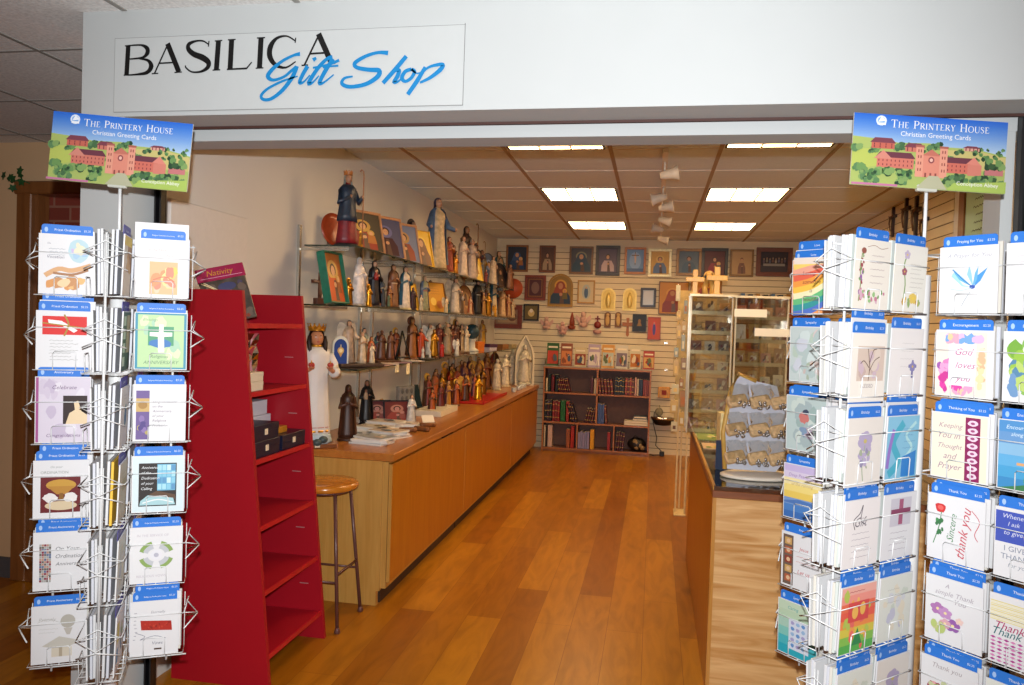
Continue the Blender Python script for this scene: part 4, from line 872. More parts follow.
a.add(vs, [(i*n+j, i*n+j+1, (i+1)*n+j+1, (i+1)*n+j) for i in range(n-1) for j in range(n-1)], ACR); a.build('wrapper', t)
# zip bag with magenta header standing on the top shelf
t = thing('picture_bag', 'dark picture bag with magenta header leaning on top of the red shelf', 'picture bag', (X0+.01, 3.12, 1.574), radians(34))
Mx = Matrix.Rotation(radians(-16), 4, 'X') @ Matrix.Rotation(radians(-15), 4, 'Y')
a = MB(); a.box(-.10, .10, -.006, .006, 0, .205, mat('bag_dark_picture', '4c4238', .3, noise=.5, nscale=22), M=Mx, b=.002)
ar = Art(a, -.098, .098, .002, .2, -.006, .0003, M=Mx, rough=.3); random.seed(8); ar.blobs(0, 0, 1, 1, ['6c5c50', '3c4438', '7c4c34', '50485c', '988060'], 26, .06, .14); ar.blobs(.2, 0, .9, .5, ['b0542c', 'c88838', '8c3c28', '5c6c48'], 14, .04, .09); ar.line([(.02, .96), (.3, .75), (.42, .5)], .004, 'e8d098'); ar.line([(.08, .97), (.4, .7)], .003, 'e8d8b0'); ar.ell(.55, .8, .2, .1, '484868'); ar.ell(.66, .62, .06, .06, 'b89078')
a.build('picture', t)
a = MB(); a.box(-.104, .104, -.008, .008, .2, .262, mat('magenta_card', '9c1044', .4, noise=.05), M=Mx, b=.002)
ar = Art(a, -.1, .1, .203, .26, -.008, .0003, M=Mx); ar.text('Nativity', .2, .36, .036, 'c88c28', .2, maxw=.66); ar.rect(.05, .16, .95, .2, 'e0a0b8'); ar.text('Living', .03, .78, .012, 'e8b0c4', 0); a.build('header_card', t)

# ------------------------------------------------------------------ stool
ST = thing('round_stool', 'round wooden stool with brown metal legs in front of the cabinet end', 'stool', (-1.685, 3.79, 0)); SZ = .035
a = MB(); a.lathe([(.10, .668), (.155, .668), (.170, .674), (.176, .686), (.174, .699), (.165, .706), (.12, .7085), (0, .7085)], wood('amber_seat', 'b06a1c', 'c88028', 'X', 3, .22, .5), 36, M=Matrix.Translation((0, 0, SZ))); a.build('seat', ST)
BRN = mat('brown_enamel', '5c3a34', .35, noise=.06)
def leg(sx, sy):
    top = Vector((sx*.10, sy*.10, .668+SZ)); bot = Vector((sx*.155, sy*.155, .012)); a = MB()
    a.tube([top, bot], [.0095, .0095], BRN, 10); a.lathe([(.014, 0), (.016, .008), (.013, .022), (.010, .03)], BRN, 12, c=(bot.x, bot.y)); a.build('leg', ST)
ll = [(-1, -1), (1, -1), (1, 1), (-1, 1)]
for sx, sy in ll: leg(sx, sy)
a = MB(); a.tube([(.13*cos(2*pi*i/24), .13*sin(2*pi*i/24), .662+SZ) for i in range(24)], .008, BRN, 8, closed=True); a.build('seat_ring', ST)
for i in range(4):
    p, q = ll[i], ll[(i+1) % 4]; k = .10+.055*(1-.26/.668); z = .25+(.04 if i % 2 else 0)
    a = MB(); a.tube([(p[0]*k, p[1]*k, z), (q[0]*k, q[1]*k, z)], .006, BRN, 8); a.build('rung', ST)

# ------------------------------------------------------------------ long cabinet and worktop on the left
CX, CY0, CY1, CZ = -1.405, 4.05, 9.45, .861
for i, (y0, y1) in enumerate(((4.05, 5.74), (5.74, 7.7), (7.7, 9.45))):
    t = thing('base_cabinet', ('honey coloured base cabinet nearest the stool, pale end panel showing', 'honey coloured base cabinet in the middle of the left row', 'honey coloured base cabinet at the far end of the left row')[i], 'cabinet', (CX, y0, 0), group=None)
    L = y1-y0; a = MB(); a.box(-.66, -.022, 0.0, L, .10, .812, CABL); a.build('carcass', t)
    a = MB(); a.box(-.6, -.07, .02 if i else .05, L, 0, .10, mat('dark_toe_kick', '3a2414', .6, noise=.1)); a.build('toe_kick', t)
    if i == 0: a = MB(); a.box(-.68, -.055, -.006, .02, .085, .815, CABL); a.box(-.6, -.075, -.004, .03, 0, .09, CABL); a.build('end_panel', t)
    a = MB(); a.box(-.020, 0, .006, L-.006, .135, .800, CABF, b=.0025); a.box(-.0195, -.0005, .003, .0065, .136, .799, CABL); d = a.build('door', t)
    a = MB(); a.box(-.016, -.001, L*.62, L*.78, .8, .807, mat('finger_slot', '4c2810', .6, noise=.1)); h = a.build('finger_slot', d)
t = thing('worktop', 'long honey wood worktop over the left cabinets', 'worktop', (0, 0, 0))
a = MB(); a.box(XL+.004, CX+.012, CY0-.018, CY1+.01, .818, CZ, CTOP, b=.003); a.build('slab', t)

# glass shelves with chrome standards on the left wall
SHZ = (2.022, 1.682, 1.312); SX1 = -1.68; SX0 = -1.99
STD = mat('chrome_standard', 'c8c4b8', .25, .9, noise=.05)
for i, (z, y0, y1) in enumerate(((2.022, 4.10, 9.0), (1.682, 4.10, 9.3), (1.312, 4.18, 9.7))):
    t = thing('glass_shelf', '%s glass shelf on the left wall, loaded with religious figures' % ('upper', 'middle', 'lowest')[i], 'shelf', (0, 0, z))
    n = 4
    for k in range(n):
        a0 = y0+(y1-y0)*k/n; a1 = y0+(y1-y0)*(k+1)/n-.004
        a = MB(); a.box(SX0+.0, SX1, a0, a1, -.008, -.0005, GLS); a.build('glass_pane', t)
        a = MB(); a.box(SX1, SX1+.0015, a0, a1, -.009, 0, GEDGE); 
        if k == 0: a.box(SX0, SX1, a0-.0015, a0, -.009, 0, GEDGE)
        a.build('polished_edge', t)
        for yy in (a0+.12, a1-.12):
            a = MB(); a.box(SX0-.085, SX0+.22, yy-.003, yy+.003, -.022, -.0095, STD); a.build('bracket', t)
for i, yy in enumerate((4.22, 5.20, 5.44, 6.42, 6.66, 7.64, 7.88, 8.9)):
    a = MB(); a.box(XL+.001, XL+.017, yy-.012, yy+.012, .9, 2.15, STD); tag(a.build('shelf_standard'), 'slim vertical metal shelf standard on the left wall behind the figures', 'shelf standard', 'shelf standards on the left wall')

# ------------------------------------------------------------------ figures
def M4(x, y, z): return Matrix.Translation((x, y, z))
def fig_parts(root, h, robe, mantle=None, hair='4a2c1c', skin='d3a07c', base='5a3a20', crown=None, halo=None, wings=None, staff=None, child=None, open_arms=False, book=None, sash=None, seated=False, veil=None, metal=0, off=(0, 0), hands=None, hood=True, cape=None):
    def mt(c): return mat('fig_%s_%s' % (c, 'm' if metal else 'p'), c, .3 if metal else .45, .8 if metal else 0, .5, noise=.26, nscale=34)
    ox, oy = off; S = Matrix.Translation((ox, oy, 0)) @ Matrix.Scale(h, 4)
    ph = random.uniform(0, 6)
    if base:
        a = MB(); a.lathe([(.17, 0), (.175, .02), (.16, .035), (.15, .05)], mt(base), 20, 1, .85, M=S); a.build('base', root)
    z0 = .045 if base else .002
    prof = [(.145, z0), (.14, .12), (.125, .25), (.112, .4), (.10, .52), (.098, .6), (.112, .70), (.105, .765), (.065, .80), (.038, .82), (.034, .85)]
    a = MB(); a.lathe(prof, mt(robe), 22, 1, .74, fold=9, amp=.09, M=S, ph=ph)
    if sash: a.tube([(.1*cos(q), .075*sin(q), .56) for q in [2*pi*i/14 for i in range(14)]], .012, mt(sash), 6, M=S, closed=True)
    a.build('robe', root)
    hx = (1 if not seated else 1)
    a = MB(); a.ell((0, -.008, .895), (.046, .052, .063), mt(skin), 14, 9, M=S); a.ell((0, -.062, .89), (.008, .012, .014), mt(skin), 6, 5, M=S)
    for s in (-1, 1): a.ell((s*.018, -.056, .905), (.006, .004, .004), mt('2a1c18'), 6, 4, M=S)
    a.ell((0, -.057, .868), (.012, .004, .004), mt('a05048'), 6, 4, M=S)
    a.build('head', root)
    a = MB(); a.ell((0, .008, .905), (.056, .058, .070), mt(veil or hair), 14, 10, M=S, cut=lambda c: (c.y/1 < (-.018) and c.z < .945) )
    if veil or hair: a.lathe([(.075, .80), (.062, .84), (.056, .90)], mt(veil or hair), 12, 1, .9, a0=radians(5), a1=radians(175), M=S)
    a.build('veil' if veil else 'hair', root)
    if mantle:
        a = MB(); p2 = [(.165, z0+.06), (.155, .2), (.14, .38), (.128, .52), (.125, .62), (.128, .72), (.112, .785), (.07, .83)]
        a.lathe(p2, mt(mantle), 18, 1, .8, fold=7, amp=.07, a0=radians(-38), a1=radians(218), M=S, ph=ph+1)
        a.lathe([(r-.008, z) for r, z in p2], mt(mantle), 18, 1, .8, fold=7, amp=.07, a0=radians(-38), a1=radians(218), M=S, ph=ph+1)
        a.build('mantle', root)
    if cape: a = MB(); a.lathe([(.142, .34), (.13, .42), (.118, .52), (.112, .6), (.122, .70), (.115, .77), (.07, .82)], mt(cape), 22, 1, .78, fold=8, amp=.08, M=S); a.build('cape', root)
    for s in (-1, 1):
        sh = (s*.095, 0, .74)
        if open_arms: el, hd = (s*.16, -.03, .60), (s*.21, -.12, .56)
        elif staff and s == 1: el, hd = (.155, -.03, .60), (.15, -.12, .66)
        elif child and s == -1: el, hd = (-.15, -.05, .58), (-.05, -.14, .62)
        else: el, hd = (s*.14, -.04, .58), (s*.022, -.125, .65)
        a = MB(); a.tube([sh, el, hd], [.04, .04, .026], mt(mantle or cape or robe), 9, M=S)
        a.ell((hd[0]*.98, hd[1]-.012, hd[2]+.008), (.016, .016, .022), mt(skin), 8, 6, M=S)
        if hands: a.ell((hd[0], hd[1]-.03, hd[2]+.03), (.026, .026, .035), mt(hands), 8, 6, M=S)
        a.build('arm', root)
    if crown:
        a = MB(); n = 10; vs = []
        for i in range(2*n):
            q = pi*i/n; r = .052; vs += [(r*cos(q), .005+r*sin(q), .945), (r*1.15*cos(q), .005+r*1.15*sin(q), .985 if i % 2 else 1.01)]
        a.add(vs, [(2*i, 2*i+1, (2*i+3) % (4*n), (2*i+2) % (4*n)) for i in range(2*n)], mt(crown), False, S)
        a.tube([(.052*cos(2*pi*i/14), .005+.052*sin(2*pi*i/14), .948) for i in range(14)], .007, mt(crown), 6, M=S, closed=True); a.build('crown', root)
    if halo:
        a = MB(); a.lathe([(.0, -.004), (.105, -.004), (.11, 0), (.105, .004), (0, .004)], mt(halo), 22, M=S @ M4(0, .058, .91) @ Matrix.Rotation(pi/2, 4, 'X')); a.build('halo', root)
    if wings:
        for s in (-1, 1):
            a = MB(); pts = [(0, .74), (s*.10, .90), (s*.2, .93), (s*.26, .82), (s*.27, .62), (s*.2, .40), (s*.14, .32), (s*.1, .48), (s*.04, .58)]
            a.prism(pts, .062, .078, mt(wings), S @ Matrix.Rotation(s*.25, 4, 'Z'))
            for k in range(4): a.tube([(s*.05, .058, .66+.03*k), (s*(.23-.01*k), .06, .46+.09*k)], .006, mt(wings), 5, M=S @ Matrix.Rotation(s*.25, 4, 'Z'))
            a.build('wing', root)
    if staff:
        a = MB(); a.tube([(.155, -.135, .05), (.155, -.135, .95), (.15, -.135, 1.0), (.12, -.135, 1.02), (.1, -.135, .99)], .008, mt(staff), 6, M=S); a.build('staff', root)
    if child:
        a = MB(); a.lathe([(.045, .56), (.05, .62), (.04, .68), (.022, .72)], mt(child), 10, 1, .8, c=(-.055, -.14), M=S); a.ell((-.055, -.145, .745), (.028, .03, .034), mt(skin), 10, 7, M=S); a.ell((-.055, -.135, .755), (.030, .03, .034), mt(hair), 10, 7, M=S, cut=lambda c: c.y < -.15 and c.z < .765); a.build('child', root)
    if book:
        a = MB(); a.box(-.05, .05, -.155, -.135, .6, .7, mt(book), S); a.build('book', root)
def fig(label, cat, loc, h, rz, group=None, name='saint_figurine', **k):
    h *= 1.12
    t = thing(name, label, cat, loc, rz, group); fig_parts(t, h, **k); return t
def fcluster(label, loc, rz, members, group=None, name='figure_group', base=None):
    t = thing(name, label, 'figurine', loc, rz, group)
    if base: a = MB(); a.box(-base[0]/2, base[0]/2, -base[1]/2, base[1]/2, 0, base[2], mat('group_base_'+base[3], base[3], .5, noise=.15), b=.004); a.build('base', t)
    z = base[2] if base else 0
    for (dx, dy, h, k) in members:
        g = bpy.data.objects.new('figure', None); COL.objects.link(g); g.parent = t; g.location = (dx, dy, z); g.empty_display_size = .01
        fig_parts(g, h, base=None, **k)
    return t

def frame(label, loc, w, h, fc, bg, art, rz=0, lean=0, fw=.018, name='framed_picture', cat='picture', arch=False, depth=.018, group=None, rough=.4, easel=False, metal=0, Mset=None):
    """framed picture; origin at the middle of its foot, front faces -y"""
    M = Mset if Mset is not None else Matrix.Translation(loc) @ Matrix.Rotation(rz, 4, 'Z') @ Matrix.Rotation(-lean, 4, 'X')
    t = thing(name, label, cat, M=M, group=group); FM = mat('frame_%s_%d' % (fc, metal*10), fc, .35, metal, .5, noise=.15, nscale=30)
    a = MB()
    if arch:
        def outline(ww, hh, o): 
            r = ww/2; n = 14; return [(-r, o), (r, o)]+[(r*cos(pi*i/n), hh-r+r*sin(pi*i/n)) for i in range(n+1)]
        po, pi_ = outline(w, h, 0), outline(w-2*fw, h-fw, fw)
        n = len(po); vs = [(x, -depth, z) for x, z in po]+[(x, -depth, z) for x, z in pi_]+[(x, 0, z) for x, z in po]+[(x, -.003, z) for x, z in pi_]
        a.add(vs, [(i, (i+1) % n, n+(i+1) % n, n+i) for i in range(n)]+[(i, 2*n+i, 2*n+(i+1) % n, (i+1) % n) for i in range(n)]+[(n+i, n+(i+1) % n, 3*n+(i+1) % n, 3*n+i) for i in range(n)], FM)
        a.prism(outline(w-.004, h-.002, .002), -.002, 0, FM)
    else:
        for (x0, x1, z0, z1) in ((-w/2, w/2, 0, fw), (-w/2, w/2, h-fw, h), (-w/2, -w/2+fw, fw, h-fw), (w/2-fw, w/2, fw, h-fw)): a.box(x0, x1, -depth, 0, z0, z1, FM, b=min(.003, fw*.2))
    a.build('frame', t)
    a = MB(); g = .0015
    if arch: a.prism(outline(w-2*fw+g, h-fw, fw-g), -depth*.55, -.002, ink(bg, rough))
    else: a.box(-w/2+fw-g, w/2-fw+g, -depth*.55, -.001, fw-g, h-fw+g, ink(bg, rough))
    if art: ar = Art(a, -w/2+fw, w/2-fw, fw, h-fw, -depth*.55, .0004, rough=rough); random.seed(int(w*7919+h*104729)); art(ar)
    a.build('picture', t)
    if easel: a = MB(); a.tube([(0, .002, h*.6), (0, h*.35, -h*.02)], .003, FM, 6); a.build('easel_leg', t)
    return t
def portrait(robe='4a5c88', skin='c89870', halo='d8a840', veil=None, u=.5, tilt=0, child=None, scale=1., extra=None, mat_border=None):
    def f(a):
        if mat_border: a.rect(.14, .1, .86, .9, mat_border)
        s = scale
        if halo: a.ell(u, .66, .22*s, .16*s, halo, 20)
        a.poly([(u-.36*s, .04), (u-.34*s, .3), (u-.2*s, .5), (u+.2*s, .5), (u+.34*s, .3), (u+.36*s, .04)], robe)
        a.poly([(u-.02*s, .04), (u-.01*s, .46), (u+.08*s, .46), (u+.14*s, .04)], '5c4438')
        if veil: a.ell(u, .63, .17*s, .14*s, veil, 16); a.poly([(u-.18*s, .62), (u+.18*s, .62), (u+.26*s, .4), (u-.26*s, .4)], veil)
        else: a.ell(u, .67, .125*s, .1*s, '3c2418', 16)
        a.ell(u+tilt, .645, .085*s, .085*s, skin, 14); a.line([(u+tilt-.04*s, .655), (u+tilt-.015*s, .657)], .0012, '3c2418', 0); a.line([(u+tilt+.015*s, .657), (u+tilt+.04*s, .655)], .0012, '3c2418', 0)
        a.ell(u+.02, .36, .06*s, .045*s, skin, 10)
        if child: a.ell(u+.2, .48, .1, .08, halo or 'd8b060', 14); a.poly([(u+.08, .2), (u+.12, .42), (u+.3, .42), (u+.34, .2)], child); a.ell(u+.2, .47, .055, .05, skin, 10)
        if extra: extra(a)
    return f
def crucifix_art(a): a.ell(.5, .5, .35, .4, '90b0d8'); a.rect(.48, .3, .52, .9, '6c5040'); a.rect(.28, .72, .72, .76, '6c5040'); a.poly([(.44, .72), (.56, .72), (.53, .4), (.47, .4)], 'd8b8a0'); a.ell(.5, .78, .04, .035, 'c8a088'); a.rect(0, 0, 1, .15, '4c6c98')
def supper(a): a.rect(0, 0, 1, .35, '3c3438'); a.rect(.1, .3, .9, .42, '8c8880'); [a.ell(.12+i*.11, .52+.04*(i % 2), .04, .09, c, 10) for i, c in enumerate(['5c4c58', '787060', '4c5468', '6c4c40', '988c78', '5c5c70', '685048', '504858'])]; [a.ell(.12+i*.11, .64+.04*(i % 2), .022, .05, 'a08068', 8) for i in range(8)]
def mirror_art(a): a.rect(.05, .04, .95, .96, 'c0c8d4')
def emblem(c1, c2): return lambda a: (a.ell(.5, .5, .3, .3, c1, 16), a.poly([(.3, .3), (.5, .75), (.7, .3)], c2), a.ell(.5, .62, .12, .1, c2, 10))

def P(px, py, X, z):
    q = at(px, py, 'X', X); return (X, min(q.y, 9.62), z)
def hgt(px, py, X, pix):
    q = at(px, py, 'X', X); d = (q-Vector((0, 0, H))).dot(FW); return pix*d/F
# --- upper shelf
z = 2.0225; fx_ = radians(68)
def put(px, py, X, z, pix, label, rz=60, **k):
    return fig(label, 'figurine', P(px, py, X, z), hgt(px, py, X, pix), radians(rz), **k)
put(347, 225, -1.80, z, 68, 'tall crowned figure in navy over deep red, near end of the upper shelf', 50, robe='7c1420', cape='16283c', veil='98a098', skin='b08060', base='201c24', crown='a86428', staff='9c6a48', name='crowned_figurine')
t = thing('round_plate', 'round orange-red plate standing behind the crowned navy figure', 'plate', (P(333, 217, -1.90, z)[0], P(333, 217, -1.90, z)[1], z), radians(65))
a = MB(); a.lathe([(0, 0), (.07, .002), (.098, .012), (.1, .016), (.07, .010), (0, .007)], mat('red_plate', 'a8401c', .3, noise=.2), 28, M=M4(0, 0, .105) @ Matrix.Rotation(pi/2-.15, 4, 'X')); a.build('disc', t)
a = MB(); a.tube([(-.05, .02, 0), (-.04, -.01, .02), (-.04, .03, .08)], .004, BRN, 6); a.tube([(.05, .02, 0), (.04, -.01, .02), (.04, .03, .08)], .004, BRN, 6); a.build('stand', t)
def shelf_frame(px, py, X, z, wpx, hpx, label, fc, bg, art, rz=64, lean=.24, **k):
    wpx *= 1.35; hpx *= 1.06
    p = P(px, py, X, z); h = hgt(px, py, X, hpx); w = hgt(px, py, X, wpx)
    return frame(label, p, w, h, fc, bg, art, radians(rz), lean, **k)
shelf_frame(366, 224, -1.82, z, 40, 42, 'arched dark icon with a red and gold figure in the nearest pale frame, upper shelf', 'a87850', '3c3428', portrait('8c2c1c', halo='b89040', child='a8682c'))
shelf_frame(389, 232, -1.82, z, 36, 42, 'pale-framed icon in navy and maroon, second frame on the upper shelf', 'b88860', '50506c', portrait('3c1c28', halo='6c6c98'))
shelf_frame(407, 240, -1.82, z, 32, 40, 'pale-framed icon in blue grey and rust, third frame on the upper shelf', 'b88860', '6c7898', portrait('8c3c24', halo='b08850'))
put(361, 236, -1.72, z, 15, 'tiny gilded monstrance at the foot of the nearest frame', 60, robe='c88c30', base='b07820', mantle='d8a040', hair='c88c30', skin='d8a848', halo='e8c050', metal=1, name='gilded_figurine')
shelf_frame(424, 250, -1.78, z, 22, 36, 'bright gold plaque with a brown hooded figure on the upper shelf', 'c89c28', 'e8b820', portrait('6c3c20', halo='f0c840', veil='6c3c20', scale=1.2), metal=.6, fw=.006)
put(413, 226, -1.93, z, 44, 'small dark hanging cross-topped figure behind the gold plaque', 60, robe='40302c', base='302020', hair='201818', skin='8c6c58', halo='302420')
put(437, 244, -1.82, z, 68, 'tall madonna in a blue mantle and cream robe on the upper shelf', 55, robe='c8b088', mantle='4c6484', veil='40384c', skin='c09070', base='6c5434', open_arms=True, name='madonna_figurine')
put(449, 258, -1.76, z, 34, 'red and gold figure beside the blue madonna, upper shelf', 60, robe='8c3420', mantle='a85c24', hair='6c3018', base='a87828')
put(456, 262, -1.72, z, 18, 'small golden figure at the shelf edge, upper shelf', 60, robe='c88830', metal=1, hair='a86c20', skin='d8a050', base='a06818')
put(466, 256, -1.86, z, 50, 'dark robed figure holding up a brown cross, upper shelf', 55, robe='3c2820', hair='20181a', base='3c2418', staff='603818', skin='9c7050')
put(463, 258, -1.76, z, 38, 'cream figure with folded hands before the dark cross bearer', 60, robe='c8b4a0', mantle='b8a090', hair='503424', base='806850')
put(472, 262, -1.79, z, 38, 'slim ivory figure left of the gold tablet, upper shelf', 60, robe='c0aa98', mantle='a89488', veil='a8988c', base='806850')
shelf_frame(479, 268, -1.74, z, 9, 22, 'narrow bright gold tablet on the upper shelf', 'd8a830', 'f0cc48', emblem('f8e080', 'c89020'), metal=.5, fw=.005)
put(486, 272, -1.76, z, 13, 'small red kneeling figure beside the gold tablet', 60, robe='7c2018', hair='401c14', base='502018')
shelf_frame(493, 262, -1.88, z, 16, 34, 'dark blue arched icon near the far end of the upper shelf', '403c44', '4c5c78', portrait('404c6c', halo='7c8cb0'), arch=True, fw=.006)
put(493, 276, -1.75, z, 27, 'white robed figure before the dark blue arched icon', 60, robe='d0bca0', mantle='c8b090', hair='4a3024', base='705c44')
shelf_frame(503, 278, -1.84, z, 15, 26, 'black arched grotto shape at the far end of the upper shelf', '1c1c20', '28262c', portrait('504038', halo='504038'), arch=True, fw=.005)
put(510, 281, -1.76, z, 24, 'brown and cream figure last on the upper shelf', 60, robe='7c4c30', mantle='8c6850', hair='3c2418', base='503420')
# --- middle shelf
z = 1.6825
def cross(px, py, X, z, pix, label, col, rz=60, base=True):
    p = P(px, py, X, z); h = hgt(px, py, X, pix); t = thing('crucifix', label, 'crucifix', p, radians(rz)); m_ = mat('cross_'+col, col, .5, noise=.15)
    a = MB(); a.box(-.035*h/.2, .035*h/.2, -.02, .02, 0, .04*h/.2, m_, b=.003); a.build('base', t)
    a = MB(); a.box(-.012*h/.2, .012*h/.2, -.004, .004, .03, h, m_); a.box(-.32*h, .32*h, -.004, .004, h*.66, h*.76, m_); a.build('cross', t)
    g = mat('corpus_bronze', '8c6c50', .4, .4, noise=.1); a = MB(); a.tube([(-.26*h, -.008, h*.74), (0, -.012, h*.68), (.26*h, -.008, h*.74)], .008*h/.2, g, 7); a.tube([(0, -.012, h*.7), (0, -.016, h*.5), (0, -.01, h*.28)], [.013*h/.2, .014*h/.2, .007*h/.2], g, 8); a.ell((0, -.014, h*.77), (.012*h/.2, .012*h/.2, .016*h/.2), g, 8, 6); a.build('corpus', t)
cross(320, 287, -1.93, z, 32, 'small brown crucifix on a block at the near end of the middle shelf', '5c3424')
shelf_frame(334, 280, -1.80, z, 27, 49, 'thick green-edged icon panel with orange figures on the middle shelf', '1c7058', 'a86024', portrait('c05018', halo='c8a050', scale=1.3, child='8c4c1c'), rz=84, lean=.2, depth=.05, fw=.007)
put(349, 293, -1.76, z, 24, 'ornate golden reliquary beside the green-edged icon', 55, robe='a86c18', mantle='c88828', hair='a87020', skin='c89038', halo='c88c28', base='7c4c14', metal=1, name='reliquary')
put(359, 290, -1.80, z, 45, 'slender white madonna with long robe on the middle shelf', 60, robe='dcd0c8', mantle='e0d4cc', veil='e4dcd8', skin='d0b8a4', base='b0a090', name='madonna_figurine')
t = thing('oval_stand', 'oval framed picture on a small golden stand behind the white madonna', 'picture', P(367, 288, -1.86, z), radians(60)); k = hgt(367, 288, -1.86, 34)
a = MB(); a.lathe([(0, -.006), (.20*k, -.006), (.25*k, 0), (.20*k, .006), (0, .006)], mat('oval_bronze', '6c4c28', .35, .5, noise=.2), 22, .8, 1, M=M4(0, 0, .7*k) @ Matrix.Rotation(pi/2, 4, 'X')); a.build('oval_frame', t)
a = MB(); a.lathe([(.16*k, 0), (.12*k, .03), (.03*k, .06*k+.02), (.03*k, .5*k)], GOLD, 14); a.build('foot', t)
a = MB(); ar = Art(a, -.17*k, .17*k, .5*k, .9*k, -.008, .0004); ar.ell(.5, .5, .4, .48, 'b09878'); ar.ell(.5, .62, .15, .15, 'c8a080'); ar.poly([(.25, .2), (.35, .5), (.65, .5), (.75, .2)], '8c6450'); a.build('image', t)
put(369, 300, -1.73, z, 20, 'small gilded chalice-like figure before the oval picture', 60, robe='c08820', metal=1, hair='b07c20', skin='c89830', base='a06c10', halo='c8902c')
put(374, 290, -1.78, z, 43, 'black habited nun with white collar and red apron on the middle shelf', 55, robe='1c1820', mantle='14141a', veil='181418', skin='c89c7c', base='201818', child='8c2020')
fcluster('small family scene around a table in brown and green on the middle shelf', P(384, 297, -1.80, z), radians(60), [(-.05, .0, .16, dict(robe='7c4420', hair='3c2010')), (.05, 0, .15, dict(robe='98602c', mantle='6c3018', hair='503018')), (0, -.05, .09, dict(robe='506048', hair='3c2818'))], base=(.18, .13, .012, '2c2418'))
put(393, 292, -1.80, z, 41, 'tall brown-robed friar reaching out on the middle shelf', 60, robe='7c5438', mantle='6c4028', hair='3c2418', skin='b48460', base='503420', sash='c8b090')
put(405, 293, -1.79, z, 40, 'black-haired madonna in blue and white standing on a cloud, middle shelf', 55, robe='d8c8b4', mantle='30586c', hair='100c0c', skin='d0a484', base='b8a878', name='madonna_figurine')
shelf_frame(413, 298, -1.82, z, 12, 26, 'bright gold icon behind a dark seated figure, middle shelf', 'b08420', 'e8b428', emblem('f0cc50', 'a86c18'), fw=.005, metal=.5)
put(413, 303, -1.74, z, 21, 'dark maroon seated figure before the bright gold icon', 60, robe='341c24', mantle='40202c', hair='28181c', skin='8c5c4c', base='201418')
put(424, 298, -1.82, z, 33, 'tall figure with red and blue stripes, middle shelf', 60, robe='8c8c6c', mantle='5c6c84', hair='907040', skin='c8a484', base='7c6c50', sash='a02c38')
put(421, 306, -1.76, z, 15, 'tiny cream praying child at the edge of the middle shelf', 60, robe='c8b898', hair='6c5030', base='8c7c5c')
shelf_frame(438, 302, -1.80, z, 20, 29, 'open golden book-shaped plaque with script, middle shelf', '7c4c18', 'c88c1c', lambda a: (a.lines(.2, .8, .6, 3, .09, '7c4c10', .002), a.ell(.3, .35, .16, .14, 'e8c050'), a.ell(.65, .25, .2, .14, 'b86828')), fw=.005, metal=.2)
put(446, 309, -1.73, z, 15, 'tiny cream angel beside the golden plaque', 60, robe='d0b890', wings='d8c8a8', hair='a88450', base=None)
put(455, 303, -1.80, z, 33, 'pale angel with folded wings and dark hair, middle shelf', 55, robe='c8b8a4', mantle='b0a090', wings='c8b8a0', hair='2c2018', base='8c7c68', name='angel_figurine')
put(461, 308, -1.76, z, 22, 'brown seated shepherd with a lamb, middle shelf', 60, robe='5c4430', child='d0c4b0', hair='3c2818', base='504030')
shelf_frame(468, 306, -1.84, z, 13, 29, 'narrow brown wooden niche with small figures, middle shelf', '6c4024', '8c5828', emblem('a87838', '5c3418'), arch=True, fw=.006)
put(470, 312, -1.74, z, 17, 'small orange and white figure before the wooden niche', 60, robe='c8a078', mantle='a8502c', hair='5c3418', base='7c5434')
put(477, 308, -1.79, z, 33, 'tall black robed figure with silver trim on the middle shelf', 60, robe='141418', mantle='1c1c20', veil='2c2c30', skin='b48c70', base='1c1818', sash='a8a8a0')
put(483, 313, -1.74, z, 22, 'brown haired figure with gold edging right of the black robed figure', 60, robe='a87838', mantle='5c3820', hair='302018', base='7c5c28')
put(488, 314, -1.78, z, 22, 'gilded standing saint, middle shelf', 60, robe='b88028', mantle='c89838', hair='8c5c18', skin='d0a048', base='8c6018', metal=1)
put(493, 311, -1.84, z, 32, 'tall figure with golden halo and teal cloak, middle shelf', 60, robe='c8b490', mantle='285868', hair='7c5020', halo='d8a838', base='6c5838')
put(495, 319, -1.73, z, 11, 'little golden kneeling angel near the end of the middle shelf', 60, robe='d8a038', wings='d8a038', metal=1, hair='b88028', skin='d8a848', base=None)
put(502, 314, -1.80, z, 28, 'pale gold madonna near the end of the middle shelf', 60, robe='c8a478', mantle='a87c50', veil='c8a880', base='7c5c3c', name='madonna_figurine')
put(508, 317, -1.76, z, 22, 'tan and red figure last but one on the middle shelf', 60, robe='b08458', mantle='8c4c34', hair='5c3820', base='6c4c30')
put(513, 318, -1.79, z, 18, 'small cream figure last on the middle shelf', 60, robe='c8b088', hair='6c4c2c', base='80684c')
